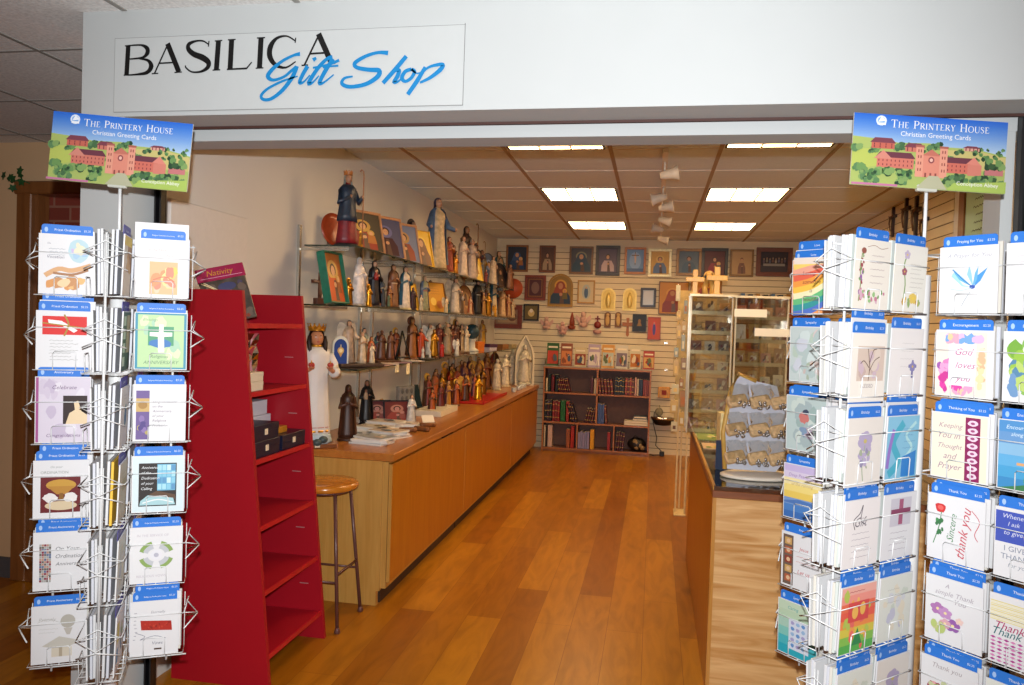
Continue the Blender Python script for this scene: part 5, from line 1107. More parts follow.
# --- lowest shelf
z = 1.3125
t = thing('arched_plaque', 'deep blue arched plaque with white edge and golden crest on the lowest shelf', 'plaque', P(340, 347, -1.86, z), radians(38)); k = hgt(340, 347, -1.86, 31)
a = MB(); n = 14; w_ = .26*k*2
def arch_pts(w, h): return [(-w/2, 0), (w/2, 0)]+[(w/2*cos(pi*i/n), h-w*.6+w*.6*sin(pi*i/n)) for i in range(n+1)]
a.prism(arch_pts(w_, k), -.016, 0, ink('d8d4c4')); a.prism(arch_pts(w_*.8, k*.9), -.019, -.015, ink('1c3c84')); a.build('board', t)
a = MB(); ar = Art(a, -w_*.3, w_*.3, k*.2, k*.75, -.019, .0006); ar.ell(.5, .6, .34, .2, 'd0a860', 14); ar.ell(.5, .6, .2, .12, 'f0d8a0', 12); ar.poly([(.3, .45), (.7, .45), (.5, .2)], 'c89850'); ar.rect(.46, .78, .54, .95, 'e8d090'); a.build('crest', t)
t = fcluster('large beige angel and kneeling family sculpture with raised wing on the lowest shelf', P(357, 350, -1.80, z), radians(50), [(-.03, .05, .27, dict(robe='b8987c', mantle='c8ac90', hair='8c6444', wings='c8b49c', open_arms=True)), (.02, -.03, .2, dict(robe='c8b090', mantle='a88460', veil='b89878')), (.1, -.01, .13, dict(robe='d0bc9c', hair='8c6844'))], base=(.3, .17, .02, '402c24'))
put(364, 345, -1.86, z, 33, 'figure in grey green and white behind the beige angel sculpture', 50, robe='8c9084', mantle='b8b4a4', hair='3c2c20', base='6c6454')
put(371, 350, -1.78, z, 26, 'orange-brown robed saint right of the angel sculpture', 55, robe='a8501c', mantle='98441c', hair='6c3818', skin='b87c50', base='8c4818')
fcluster('carved dark wood pair of standing figures, lowest shelf', P(386, 342, -1.80, z), radians(55), [(-.035, 0, .21, dict(robe='5c3420', mantle='4c2c1c', veil='5c3420', skin='6c4028', hair='4c2818')), (.04, 0, .205, dict(robe='6c4028', mantle='5c3420', hair='2c1810', skin='6c4028'))], base=(.19, .11, .018, '4c2c18'))
t = thing('table_easel', 'small black wire easel standing open on the lowest shelf', 'easel', P(402, 341, -1.84, z), radians(50)); k = hgt(402, 341, -1.84, 29)
for p in ([(-.3*k, -.02, 0), (0, 0, k)], [(.3*k, -.02, 0), (0, 0, k)], [(0, .3*k, 0), (0, 0, k*.95)]): a = MB(); a.tube(p, .006, BLACK, 6); a.build('leg', t)
a = MB(); a.tube([(-.24*k, -.03, .1*k), (.24*k, -.03, .1*k)], .005, BLACK, 6); a.build('ledge', t)
put(412, 338, -1.80, z, 38, 'pointed brown wood madonna with ray-shaped back, lowest shelf', 50, robe='8c5424', mantle='4c2814', veil='3c2010', skin='9c6c3c', base='6c3c1c', halo='5c3018', name='madonna_figurine')
put(421, 340, -1.80, z, 28, 'orange-red robed figure with raised hand, lowest shelf', 55, robe='a83c18', mantle='b84c20', hair='5c3018', base='3c2018', open_arms=True)
fcluster('small white lamb group with a dark cross bar, lowest shelf', P(425, 350, -1.73, z), radians(55), [(-.02, 0, .09, dict(robe='d0ccc0', hair='b8b4a8', skin='c8b8a8')), (.05, 0, .07, dict(robe='c8c4b8', hair='a8a498'))], base=(.14, .08, .01, '1c1818'))
put(430, 338, -1.85, z, 30, 'white winged figure with dark green crest, lowest shelf', 50, robe='c8c0b0', wings='d0ccc0', hair='24442c', base='6c6450', name='angel_figurine')
put(434, 346, -1.76, z, 26, 'golden armoured archangel left of the maroon soldier, lowest shelf', 55, robe='b88024', mantle='d0982c', hair='8c5818', skin='d0a050', base='5c3818', metal=1)
for i, (px, hp_, kk, lb) in enumerate([
    (439, 30, dict(robe='5c1c18', mantle='6c2c20', hair='301814', staff='8c6c30'), 'maroon soldier saint with a long staff, lowest shelf'),
    (444, 26, dict(robe='7c6040', mantle='404858', hair='3c2818'), 'tan and slate robed figure, lowest shelf'),
    (447, 30, dict(robe='988468', veil='b0a080', mantle='8c7c60'), 'tall sand coloured veiled figure, lowest shelf'),
    (452, 27, dict(robe='6c3018', mantle='8c5028', hair='341c10'), 'rust robed saint, lowest shelf'),
    (456, 31, dict(robe='402018', mantle='5c3020', hair='281410', halo='a07028'), 'dark maroon figure with a bronze halo, lowest shelf'),
    (461, 26, dict(robe='a89070', mantle='70543c', hair='40281c'), 'light tan figure with brown cloak, lowest shelf'),
    (466, 25, dict(robe='c8bca4', veil='d0c4b0'), 'cream veiled nun, lowest shelf')]):
    put(px, 343+.2*i, -1.80-.03*(i % 2), z, hp_, lb, 50+5*i, base='5c3c24', **kk)
put(442, 351, -1.72, z, 14, 'bright red round-bodied little figure at the front of the lowest shelf', 50, robe='b01c14', mantle='b82018', hair='5c1810', base='3c1410')
put(457, 350, -1.73, z, 15, 'white dove-like little angel at the front of the lowest shelf', 50, robe='d8d4c8', wings='dcd8d0', hair='c8c0b0', base=None, name='angel_figurine')
t = thing('globe_ornament', 'dark blue round ornament on a white pillar, lowest shelf', 'ornament', P(472, 338, -1.84, z)); k = hgt(472, 338, -1.84, 18)
a = MB(); a.ell((0, 0, k*1.1), (k*.42, k*.42, k*.42), mat('globe_blue', '24404c', .25, noise=.2), 18, 12); a.build('globe', t)
a = MB(); a.lathe([(.4*k, 0), (.38*k, .1*k), (.2*k, .2*k), (.18*k, .6*k), (.3*k, .7*k)], ink('c8c4b8'), 16); a.build('pillar', t)
for i, (px, w_, h_, d_, c_, lb, nm) in enumerate([(479, .13, .10, .05, 'c86c24', 'orange and cream boxed set leaning on the lowest shelf', 'boxed_card_set'), (489, .16, .035, .12, '4c2c4c', 'low purple box on the lowest shelf', 'trinket_box'), (489, .15, .03, .11, 'b8b0c0', 'lilac box under the purple one on the lowest shelf', 'trinket_box'), (502, .14, .05, .1, '8c5c34', 'brown trinket box near the far end of the lowest shelf', 'trinket_box'), (513, .12, .04, .1, 'a8946c', 'tan trinket box at the far end of the lowest shelf', 'trinket_box')]):
    p = P(px, 350, -1.80, z); zz = z+(.031 if i == 1 else 0)
    bx(nm, lb, 'box', p[0], p[1]+(.0 if i != 2 else 0), zz, w_, d_, h_, mat('trinket_'+c_, c_, .4, noise=.12), rz=radians(70), lid=mat('trinket_lid_'+c_, c_, .35, noise=.3, nscale=80))
# flat booklets and price cards on the lowest shelf
for i, (px, c_) in enumerate(((381, 'a88c88'), (390, 'c8b8a8'), (400, '98787c'), (412, 'c8bcb0'))):
    p = P(px, 360, -1.72, z); a = MB(); a.box(-.06, .06, -.07, .07, 0, .007, ink(c_), b=.001); ar = Art(a, -.05, .05, -.06, .06, 0, .0005, M=M4(0, 0, .007) @ Matrix.Rotation(-pi/2, 4, 'X')); ar.lines(.1, .8, .7, 3, .2, '705858', .003)
    o = a.build('leaflet', None, p, radians(20*i)); tag(o, ('mauve leaflet lying under the dark wood pair', 'pale leaflet between the wood pair and the easel', 'dull pink leaflet beneath the black easel', 'cream leaflet below the pointed madonna')[i], 'leaflet')
for i, (px, h_, w_, lb) in enumerate(((397, .04, .05, 'small cream price card clipped under the lowest shelf, left one'), (408, .065, .045, 'larger cream price card hanging from the lowest shelf, right one'))):
    p = P(px, 366, SX1+.003, z); a = MB(); a.box(-w_/2, w_/2, -.001, .001, -h_-.012, .0, ink('e8dcb4')); ar = Art(a, -w_/2, w_/2, -h_-.01, 0, -.001, .0003); ar.lines(.15, .75, .6, 3, .2, 'a89878', .002); o = a.build('price_card', None, (p[0], p[1], p[2]-.002), radians(80)); tag(o, lb, 'price card')

# denser second row of figures
random.seed(21)
PAL = [('brown', '6c4428'), ('cream', 'c8b494'), ('maroon', '5c2020'), ('slate', '48505c'), ('olive', '5c5c34'), ('rust', '944820'), ('ochre', 'a87c30'), ('teal', '2c5c60'), ('tan', 'a08058'), ('charcoal', '2a2628'), ('rose', 'a8706c'), ('gold', 'b88828')]
used = set()
def extra(shelf, X, z, pxs, py, hh, where):
    for px in pxs:
        while True:
            a_, b_ = random.sample(PAL, 2)
            if (a_[0], b_[0], where) not in used: break
        used.add((a_[0], b_[0], where)); kind = random.choice(['plain', 'veil', 'halo', 'wings', 'staff', 'child'])
        k = dict(robe=a_[1], mantle=b_[1], hair=random.choice(['3c2418', '20181a', '6c4824']), base=random.choice(['4c3420', '6c5838', '2c2420']), skin=random.choice(['b88c6c', 'c8a080', '9c7050']))
        if kind == 'veil': k['veil'] = b_[1]
        if kind == 'halo': k['halo'] = 'b88830'
        if kind == 'wings': k['wings'] = 'b8a888'
        if kind == 'staff': k['staff'] = '8c6430'
        if kind == 'child': k['child'] = 'b8a080'
        w = {'plain': '', 'veil': ' and veil', 'halo': ' and halo', 'wings': ' and wings', 'staff': ' and staff', 'child': ', child in arm'}[kind]
        put(px, py, X+random.uniform(-.02, .02), z, hh*random.uniform(.85, 1.15), '%s figure with %s cloak%s, back row of the %s' % (a_[0], b_[0], w, where), random.uniform(45, 70), **k)
extra(0, -1.93, 2.0225, (454, 476, 482, 499), 258, 34, 'upper shelf')
extra(0, -1.93, 1.6825, (341, 381, 398, 430, 449, 463, 474, 486, 499, 506), 300, 27, 'middle shelf')
extra(0, -1.93, 1.3125, (378, 396, 437, 449, 460, 470, 482), 340, 25, 'lowest shelf')
# --- on the worktop
z = CZ+.0005
# large child figure with crown
k = 1; L0 = P(314, 440, -1.90, z); hh = hgt(319, 380, -1.90, 122)
t = thing('child_king_statue', 'large white-robed crowned figure holding red hearts at the near end of the worktop', 'statue', L0, radians(38))
S = Matrix.Scale(hh, 4); WR = mat('white_plaster_robe', 'd8d4cc', .5, noise=.03, nscale=20, bump=.1); SK = mat('warm_skin', 'c08058', .45, noise=.05); HR = mat('dark_brown_hair', '24140e', .5, noise=.15)
a = MB(); a.box(-.16, .16, -.12, .12, 0, .035, wood('statue_base_wood', '6c3c1c', '84502a', 'X', 8), S, b=.006); a.build('base', t)
a = MB(); a.box(-.02, .02, -.1235, -.121, .012, .03, ink('e0d4b8'), S); a.build('price_sticker', t)
a = MB(); random.seed(2); a.lathe([(.135, .035), (.14, .05), (.13, .10), (.11, .12)], mat('cloud_blue', 'a8bcc4', .5, noise=.15, nscale=20), 20, 1, .8, fold=6, amp=.08, M=S)
for c in ((-.06, -.09, .06), (.05, -.1, .07), (.0, -.11, .05)): a.ell(c, (.04, .03, .03), mat('rock_teal', '3c4c4c', .5, noise=.2), 10, 7, M=S)
a.build('cloud', t)
a = MB(); a.lathe([(.118, .105), (.125, .12), (.118, .25), (.108, .4), (.102, .5), (.10, .6), (.108, .68), (.118, .74), (.105, .785), (.06, .81), (.035, .82)], WR, 36, 1, .72, fold=12, amp=.06, M=S); a.build('robe', t)
a = MB(); a.lathe([(.124, .125), (.1255, .133), (.1235, .142)], GOLD, 30, 1, .73, M=S); a.tube([(.122*cos(q), .09*sin(q), .165) for q in [2*pi*i/24 for i in range(24)]], .003, mat('red_hem', 'a84c38', .5, noise=.1), 5, M=S, closed=True); a.build('hem', t)
a = MB(); a.tube([(.042*cos(q), .038*sin(q), .822) for q in [2*pi*i/16 for i in range(16)]], .011, GOLD, 7, M=S, closed=True); a.build('collar', t)
a = MB(); a.lathe([(.03, .80), (.03, .85)], SK, 12, M=S); a.ell((0, -.01, .885), (.052, .055, .066), SK, 18, 12, M=S); a.ell((0, -.066, .878), (.009, .012, .014), SK, 8, 6, M=S)
for s in (-1, 1): a.ell((s*.02, -.058, .893), (.008, .005, .005), ink('f0ece4'), 8, 5, M=S); a.ell((s*.02, -.061, .893), (.004, .004, .004), ink('2c1c14'), 6, 4, M=S); a.ell((s*.02, -.059, .905), (.012, .003, .002), HR, 6, 4, M=S); a.ell((s*.052, 0, .883), (.006, .01, .014), SK, 6, 5, M=S)
a.ell((0, -.060, .855), (.014, .005, .005), ink('a84c44'), 8, 5, M=S); a.build('head', t)
a = MB(); a.ell((0, .01, .9), (.064, .062, .072), HR, 18, 12, M=S, cut=lambda c: c.y < -.012 and c.z < .93)
for s in (-1, 1): a.tube([(s*.055, -.012, .9), (s*.066, -.02, .85), (s*.062, -.045, .79), (s*.055, -.06, .745)], [.02, .02, .016, .008], HR, 8, M=S)
a.lathe([(.09, .75), (.075, .8), (.064, .88)], HR, 12, 1, .9, a0=radians(5), a1=radians(175), M=S); a.build('hair', t)
a = MB(); n = 12; vs = []
for i in range(2*n): q = pi*i/n; vs += [(.06*cos(q), .008+.06*sin(q), .945), (.072*cos(q), .008+.072*sin(q), .972 if i % 2 else .995)]
a.add(vs, [(2*i, 2*i+1, (2*i+3) % (4*n), (2*i+2) % (4*n)) for i in range(2*n)], GOLD, False, S); a.tube([(.061*cos(q), .008+.061*sin(q), .95) for q in [2*pi*i/20 for i in range(20)]], .008, GOLD, 7, M=S, closed=True)
for i in range(n): q = 2*pi*i/n; a.ell((.073*cos(q), .008+.073*sin(q), .998), (.006, .006, .006), GOLD, 6, 5, M=S)
a.build('crown', t)
for s in (-1, 1):
    el, hd = (s*.15, -.04, .60), (s*.075, -.15, .645)
    a = MB(); a.tube([(s*.1, 0, .75), (s*.135, -.01, .67), el, (s*.115, -.1, .62)], [.04, .045, .05, .042], WR, 12, M=S); a.build('sleeve', t)
    a = MB(); a.tube([(s*.115, -.1, .62), hd], [.02, .016], SK, 8, M=S); a.ell((hd[0], hd[1]-.008, hd[2]+.002), (.018, .022, .010), SK, 10, 6, M=S)
    for j in range(4): a.tube([(hd[0]+(j-1.5)*.009, hd[1]-.015, hd[2]), (hd[0]+(j-1.5)*.010, hd[1]-.034, hd[2]+.002), (hd[0]+(j-1.5)*.009, hd[1]-.038, hd[2]+.016)], [.0055, .005, .004], SK, 6, M=S)
    a.tube([(hd[0]-s*.014, hd[1], hd[2]), (hd[0]-s*.026, hd[1]-.012, hd[2]+.016)], [.006, .0045], SK, 6, M=S); a.build('hand', t)
    a = MB(); RH = mat('red_heart', 'a8301c', .35, noise=.2); a.ell((hd[0]-.010, hd[1]-.02, hd[2]+.032), (.016, .014, .018), RH, 10, 7, M=S); a.ell((hd[0]+.010, hd[1]-.02, hd[2]+.032), (.016, .014, .018), RH, 10, 7, M=S); a.ell((hd[0], hd[1]-.02, hd[2]+.018), (.018, .014, .018), RH, 10, 7, M=S); a.tube([(hd[0], hd[1]-.02, hd[2]+.04), (hd[0], hd[1]-.02, hd[2]+.07)], [.010, .001], GOLD, 7, M=S); a.build('heart', t)
def pw(px, py, pix, label, rz=50, **k):
    p = at(px, py, 'Z', z); d = (p-Vector((0, 0, H))).dot(FW)
    return fig(label, 'figurine', (min(p.x, CX-.06), p.y, z), pix*d/F/1.12*1.08, radians(rz), **k)
pw(347, 440, 53, 'dark brown carved wooden saint on the worktop beside the white-robed statue', 30, robe='3c2012', mantle='4a2818', veil='3c2012', skin='4a2818', hair='3c2012', base='3c2012', name='carved_saint')
pw(357, 420, 40, 'navy blue figure between the carved saint and the black madonna', 40, robe='1c2c48', mantle='20304c', veil='1c2840', skin='8c6850', base='141c2c')
pw(366, 424, 42, 'glossy black-robed madonna statue with a pale child on the worktop', 35, robe='0c0c10', mantle='101014', veil='0c0c10', skin='8c6048', base='181414', child='b89878', name='madonna_statue')
for i, (px, py, c1, c2, hp_, lb) in enumerate([(377, 424, '5c2428', '1c1c24', 30, 'maroon and black framed relief left of the wooden incense stick'), (397, 424, '6c2c28', '1c1c28', 30, 'maroon and black framed relief right of the wooden incense stick')]):
    p = at(px, py, 'Z', z); frame(lb, p, .20, .17, c2, c1, portrait('8c3c34', halo='b07868', skin='b88078', child='8c4c44', scale=1.2), radians(35), .2, fw=.01)
fcluster('small pair of rosy praying children on the worktop behind the booklets', at(386, 420, 'Z', z), radians(40), [(-.03, 0, .15, dict(robe='8c4440', mantle='6c3430', skin='b88070')), (.03, 0, .14, dict(robe='a05c50', skin='c08c78'))], base=(.12, .07, .01, '2c1c18'))
t = thing('incense_holder', 'narrow wooden incense board leaning among the figures', 'incense holder', at(390, 424, 'Z', z), radians(20)); a = MB(); a.box(-.014, .014, -.006, .006, 0, .20, wood('light_wood', '9c6c3c', 'b8884c', 'Z', 8), Matrix.Rotation(-.45, 4, 'X') @ Matrix.Rotation(-.35, 4, 'Y'), b=.002)
for i in range(6): a.box(-.006, .006, -.009, -.005, .03+.028*i, .036+.028*i, ink('5c3c20'), Matrix.Rotation(-.45, 4, 'X') @ Matrix.Rotation(-.35, 4, 'Y'))
a.build('board', t)
# booklets in stacks
random.seed(31); BC = ['d8dce0', 'c8c0b4', 'e0dcd8', 'a8b0b8', 'd0bcb0', 'e4e0dc', 'b8c0cc', 'd8c8b4', 'ccd0cc', 'e8e2d8']
def booklet(x, y, zz, w, d, rz, c, lab):
    t = thing('booklet', lab, 'booklet', (x, y, zz), rz, None)
    a = MB(); a.box(-w/2, w/2, -d/2, d/2, 0, .0085, ink('dedad0')); a.build('pages', t)
    a = MB(); a.box(-w/2-.001, w/2+.001, -d/2-.001, d/2+.001, .0086, .0098, ink(c, .3))
    ar = Art(a, -w/2, w/2, -d/2, d/2, 0, .0004, M=M4(0, 0, .0098) @ Matrix.Rotation(-pi/2, 4, 'X')); ar.blobs(.1, .1, .9, .7, BC[:6]+['6c4c40', '506478', '8c7c4c'], 5, .1, .22); ar.text('PRAYER', .15, .8, .022, '404048', 0, maxw=.7); a.build('cover', t)
q = 0
names = ['nearest', 'front-right', 'left-hand', 'far', 'outer left', 'middle', 'rear']
for si, (px, py, n) in enumerate(((374, 443, 4), (390, 436, 4), (374, 432, 4), (402, 427, 3), (362, 436, 2), (386, 428, 5), (378, 424, 3))):
    p = at(px, py, 'Z', z)
    for i in range(n):
        lev = ['bottom', 'second from bottom', 'third from bottom', 'fourth from bottom', 'top'][i] if i < n-1 else 'top'
        booklet(p.x+random.uniform(-.012, .012), p.y+random.uniform(-.01, .01), z+.0105*i, .16, .22, radians(random.uniform(60, 110)), BC[(q) % 10], '%s booklet of the %s stack on the worktop' % (lev, names[si])); q += 1
pw(411, 424, 28, 'white robed bearded bust with brown hair among the booklets', 40, robe='c8c4bc', mantle='d0ccc4', hair='4c2c1c', base='806850')
t = thing('relief_block', 'grey square stone relief standing on the worktop against the wall', 'relief', (-1.98,)+tuple(at(405, 405, 'X', -1.98))[1:2]+(z,), radians(60)); a = MB(); a.box(-.085, .085, -.02, .02, 0, .21, mat('grey_stone', '8c8880', .7, noise=.2, nscale=25, bump=.4), b=.004); a.build('block', t)
a = MB()
for i in range(3):
    for j in range(3): a.ell((-.05+.05*i, -.022, .05+.06*j), (.016, .008, .022), mat('grey_stone_dark', '6c6860', .7, noise=.2), 8, 6)
for_ = a.build('carving', t)
t = thing('display_stand', 'dark teal display stand next to the grey relief', 'stand', (-1.97,)+tuple(at(418, 400, 'X', -1.97))[1:2]+(z,), radians(60)); a = MB(); TE = mat('dark_teal', '143438', .4, noise=.1); a.prism([(-.03, 0), (.05, 0), (.02, .2), (-.02, .2)], -.004, .004, TE, Matrix.Rotation(-.15, 4, 'X')); a.build('back', t); a = MB(); a.box(-.04, .09, -.06, .01, 0, .012, TE); a.build('foot', t)
# tray of cards, white price sign, small logs
p = at(438, 413, 'Z', z); bx('display_tray', 'shallow white display box with cards on the worktop', 'box', -1.72, p.y, z, .22, .52, .045, mat('tray_white', 'd0c8b4', .5, noise=.05), lid=None)
p = at(433, 424, 'Z', z); t = thing('price_sign', 'small white tilted sign at the front edge of the worktop', 'sign', (p.x-.03, p.y, z+.002), radians(35)); a = MB(); a.box(-.045, .045, -.002, .002, 0, .075, ink('e4dccc'), Matrix.Rotation(-.75, 4, 'X')); a.build('card', t); a = MB(); a.box(-.03, .03, .0, .05, 0, .006, ink('8c6c48')); a.build('foot', t)
for i, (px, py, rz_) in enumerate(((408, 432, 20), (422, 431, -15), (428, 427, 40))):
    p = at(px, py, 'Z', z); t = thing('wooden_log', ('small brown rolled log piece, left one near the front edge', 'small brown rolled log piece, middle one near the front edge', 'small brown rolled log piece beside the tilted sign')[i], 'ornament', (p.x, p.y, z+.016), radians(rz_))
    a = MB(); a.lathe([(.012, -.06), (.016, -.055), (.017, 0), (.016, .055), (.012, .06)], wood('bark', '5c3418', '8c5428', 'Z', 6, .6), 12, fold=5, amp=.06, M=Matrix.Rotation(pi/2, 4, 'Y')); a.build('roll', t)
# crowd of red and golden figures
CR = [('scarlet', '842c18'), ('crimson', '641c1a'), ('golden', 'c8902c'), ('bronze', '9c6c24'), ('copper', '8c5430'), ('orange', 'a8501c'), ('dark brown', '4c2c18'), ('plum', '50283c'), ('amber', 'a87428'), ('brick', '703828')]
random.seed(12); cc = set(); i = 0
for row_, (X_, y0, y1, n, hp_, nm) in enumerate(((-1.97, 428, 494, 9, 34, 'rear row'), (-1.86, 428, 486, 9, 33, 'middle row'), (-1.72, 432, 482, 7, 28, 'front row'))):
    for j in range(n):
        px = y0+(y1-y0)*j/(n-1); q = at(px, 392, 'X', X_)
        while True:
            a_, b_ = random.sample(CR, 2)
            if (a_[0], b_[0], nm) not in cc: break
        cc.add((a_[0], b_[0], nm)); d = (q-Vector((0, 0, H))).dot(FW)
        k = dict(robe=a_[1], mantle=b_[1], hair=random.choice(['3c2014', '5c3418', '2c1c14']), skin=random.choice(['b8804c', 'a8744c', 'c8986c']), base='6c4420', metal=1 if a_[0] in ('golden', 'bronze') else 0)
        e = random.choice(['', 'wings', 'halo', 'staff', '']) ; 
        if e: k[e] = {'wings': 'c89838', 'halo': 'd8a038', 'staff': '9c7030'}[e]
        fig('%s figure with %s cloak%s, %s of the worktop crowd' % (a_[0], b_[0], {'': '', 'wings': ', golden wings', 'halo': ', golden halo', 'staff': ', staff'}[e], nm), 'figurine', (X_, q.y+random.uniform(-.03, .03), z), hp_*random.uniform(.9, 1.1)*d/F/1.1, radians(random.uniform(40, 70)), **k)
pw(478, 401, 25, 'bright polished gold figure on the red cloth at the front', 45, robe='e0a828', mantle='d8a028', hair='c88c20', skin='e0b040', base='c08c20', metal=1, name='gilded_figurine')
p = at(484, 402, 'Z', z); t = thing('red_tray', 'shiny red cloth-covered tray on the worktop', 'tray', (-1.66, 7.35, z)); a = MB(); a.box(-.16, .16, -.55, .55, 0, .012, mat('red_cloth', 'a80c10', .4, noise=.15), b=.004); a.build('base', t); a = MB(); [a.box(x-.006, x+.006, -.55, .55, .012, .03, mat('red_cloth', 'a80c10')) for x in (-.155, .155)]; a.build('rim', t)
for i, (px, lb, rb) in enumerate(((497, 'white bisque kneeling figure nearest the crowd', 'c8bca4'), (505, 'white bisque round-headed child figure, left of a pair', 'd8ccb0'), (512, 'white bisque round-headed child figure, right of a pair', 'd0c4a8'))):
    q = at(px, 385, 'X', -1.72); d = (q-Vector((0, 0, H))).dot(FW); fig(lb, 'figurine', (-1.72, q.y, z), (32, 34, 36)[i]*d/F/1.12, radians(50), robe=rb, mantle=rb, hair=rb, skin='dcd0b8', base='b8a888')
for i, (px, X_, w_, h_, lb, bgc) in enumerate(((484, -1.99, .17, .26, 'black small frame leaning at the rear of the far worktop', 'b8a070'), (490, -1.90, .17, .27, 'brown wooden plaque leaning behind the white figures', '9c6838'), (499, -1.95, .15, .2, 'thin dark frame with pale picture behind the kneeling figure', 'a89878'), (516, -1.98, .14, .2, 'small black frame with a photo at the far end of the worktop', '706858'))):
    q = at(px, 375, 'X', X_); frame(lb, (X_, min(q.y, 9.35), z), w_, h_, '1c1410' if i != 1 else '8c5828', bgc, portrait('5c4c40', halo=None, scale=.9), radians(55), .2, fw=.014)
for i, (px, py) in enumerate(((506, 392), (512, 390), (518, 389), (524, 388))):
    q = at(px, py, 'Z', z); t = thing('glass_votive', ('small clear glass votive nearest the white figures', 'small clear glass votive, second from the white figures', 'small clear glass votive, third from the white figures', 'small clear glass votive closest to the arched niche')[i], 'votive', (CX-.08, q.y, z)); a = MB(); a.lathe([(.022, 0), (.028, .01), (.03, .05), (.028, .052), (.024, .012), (0, .008)], mat('frosted_glass', 'c8ccc8', .2, .2, noise=.1), 14); a.build('cup', t)
t = thing('white_arch_niche', 'tall white gothic arched plaster statue at the far end of the worktop', 'statue', (-1.56, 9.28, z), radians(22))
PL = mat('white_plaster', 'd0c8b0', .6, noise=.05, nscale=15, bump=.15)
def gothic(w, h): n = 12; return [(-w/2, 0), (w/2, 0)]+[(w/2*(1-(i/n)**1.8), h*.55+h*.45*(i/n)) for i in range(1, n+1)]+[(-w/2*(1-((n-i)/n)**1.8), h*.55+h*.45*((n-i)/n)) for i in range(1, n)]
a = MB(); a.prism(gothic(.24, .62), 0, .02, PL); po = gothic(.24, .62); pi2 = [(x*.82, .015+zz*.93) for x, zz in po]; n = len(po)
a.add([(x, -.04, q) for x, q in po]+[(x, -.04, q) for x, q in pi2]+[(x, 0, q) for x, q in po]+[(x, 0, q) for x, q in pi2], [(i, (i+1) % n, n+(i+1) % n, n+i) for i in range(n)]+[(i, 2*n+i, 2*n+(i+1) % n, (i+1) % n) for i in range(n)]+[(n+i, n+(i+1) % n, 3*n+(i+1) % n, 3*n+i) for i in range(n)], PL); a.build('niche', t)
g = bpy.data.objects.new('figure', None); COL.objects.link(g); g.parent = t; g.location = (0, -.03, .012); fig_parts(g, .5, robe='d0c8b0', mantle='c8c0a8', veil='d0c8b0', skin='d4ccb8', base='c8c0a8')

# ------------------------------------------------------------------ back wall
YW = YB-.002
def wall_pic(x0, y0, x1, y1, label, fc, bg, art, **k):
    A = at(x0, y0, 'Y', YW); B = at(x1, y1, 'Y', YW); w = abs(B.x-A.x); h = abs(A.z-B.z)
    return frame(label, ((A.x+B.x)/2, YW, min(A.z, B.z)), w, h, fc, bg, art, depth=k.pop('depth', .03), **k)
wall_pic(506.7, 245, 528, 272, 'brown-gold framed mother and child picture, leftmost in the top row of the back wall', '8c5c2c', '2c3440', portrait('2c4468', halo=None, veil='3c5478', child='a86c3c', scale=1.1), fw=.025)
wall_pic(540, 245.5, 555.2, 272.8, 'narrow brown framed picture of a tan seated figure, second in the top row', '7c4824', '5c4030', portrait('a89070', halo=None), fw=.022)
wall_pic(570, 246.4, 592.9, 274.4, 'frame with a veiled woman in blue with arched halo, top row', '7c5830', '4c4c50', portrait('2c4858', halo='8c8c70', veil='30485c', scale=1.25), fw=.025)
wall_pic(596.4, 245.6, 619.5, 275.8, 'thick dark brown frame with a white-clad figure on purple, top row', '241814', '584c60', portrait('c0a8a8', halo=None), fw=.04)
wall_pic(625, 247.3, 645.5, 274.4, 'orange-gold frame with a pale blue crucifixion, top row', 'b06c20', '6c94c4', crucifix_art, fw=.03)
wall_pic(648.8, 248.8, 671.2, 277.3, 'shiny silver-gold icon of a figure in blue, top row', 'd0c090', 'c8a050', portrait('5c7498', halo='d8b868', scale=1.05), fw=.035, metal=.4)
wall_pic(676.8, 248.6, 701, 276, 'golden double-framed picture of a pope-like elder in blue grey, top row', '98702c', '5c7080', portrait('48647c', halo=None, skin='c09880'), fw=.035)
wall_pic(701.8, 248.1, 727.3, 278.7, 'black frame with two dim red figures, top row', '0c0a0a', '5c2824', portrait('8c2430', halo=None, child='4c5458', scale=.9), fw=.04)
wall_pic(730.2, 249.3, 753, 277, 'gold frame with a small sepia portrait on a cream mount, top row', '806028', 'b89868', portrait('7c5844', halo=None, scale=.55), fw=.025)
wall_pic(756.5, 247.5, 791.6, 277, 'wide red-brown wooden frame with a dark supper scene, rightmost in the top row', '6c3818', '241c20', supper, fw=.055)
t = thing('wall_disc', 'orange-red round disc on the back wall at the end of the upper shelf', 'wall disc', tuple(at(513, 288.4, 'Y', YW-.02)))
a = MB(); a.lathe([(0, .0), (.08, 0), (.12, -.012), (.132, -.004), (.132, .012), (0, .014)], mat('terracotta_disc', 'b84c24', .5, noise=.12), 32, M=Matrix.Rotation(pi/2, 4, 'X')); a.build('disc', t)
wall_pic(525.4, 275, 545.6, 300.7, 'red-brown gilt-edged frame with a dark relief, second row of the back wall', '7c3418', '5c2c24', lambda ar: (ar.rect(.06, .05, .94, .95, '8c5c2c'), ar.rect(.12, .1, .88, .9, '4c2428'), ar.ell(.5, .5, .25, .3, '7c5c50')), fw=.035)
wall_pic(548.7, 273.6, 572.7, 307.2, 'large arched golden icon of a mother holding a child, second row', '9c7420', '8c6c28', portrait('24384c', halo='d09c34', veil='8c3c20', skin='b87c50', child='6c5c24', scale=1.3), arch=True, fw=.025, metal=.2)
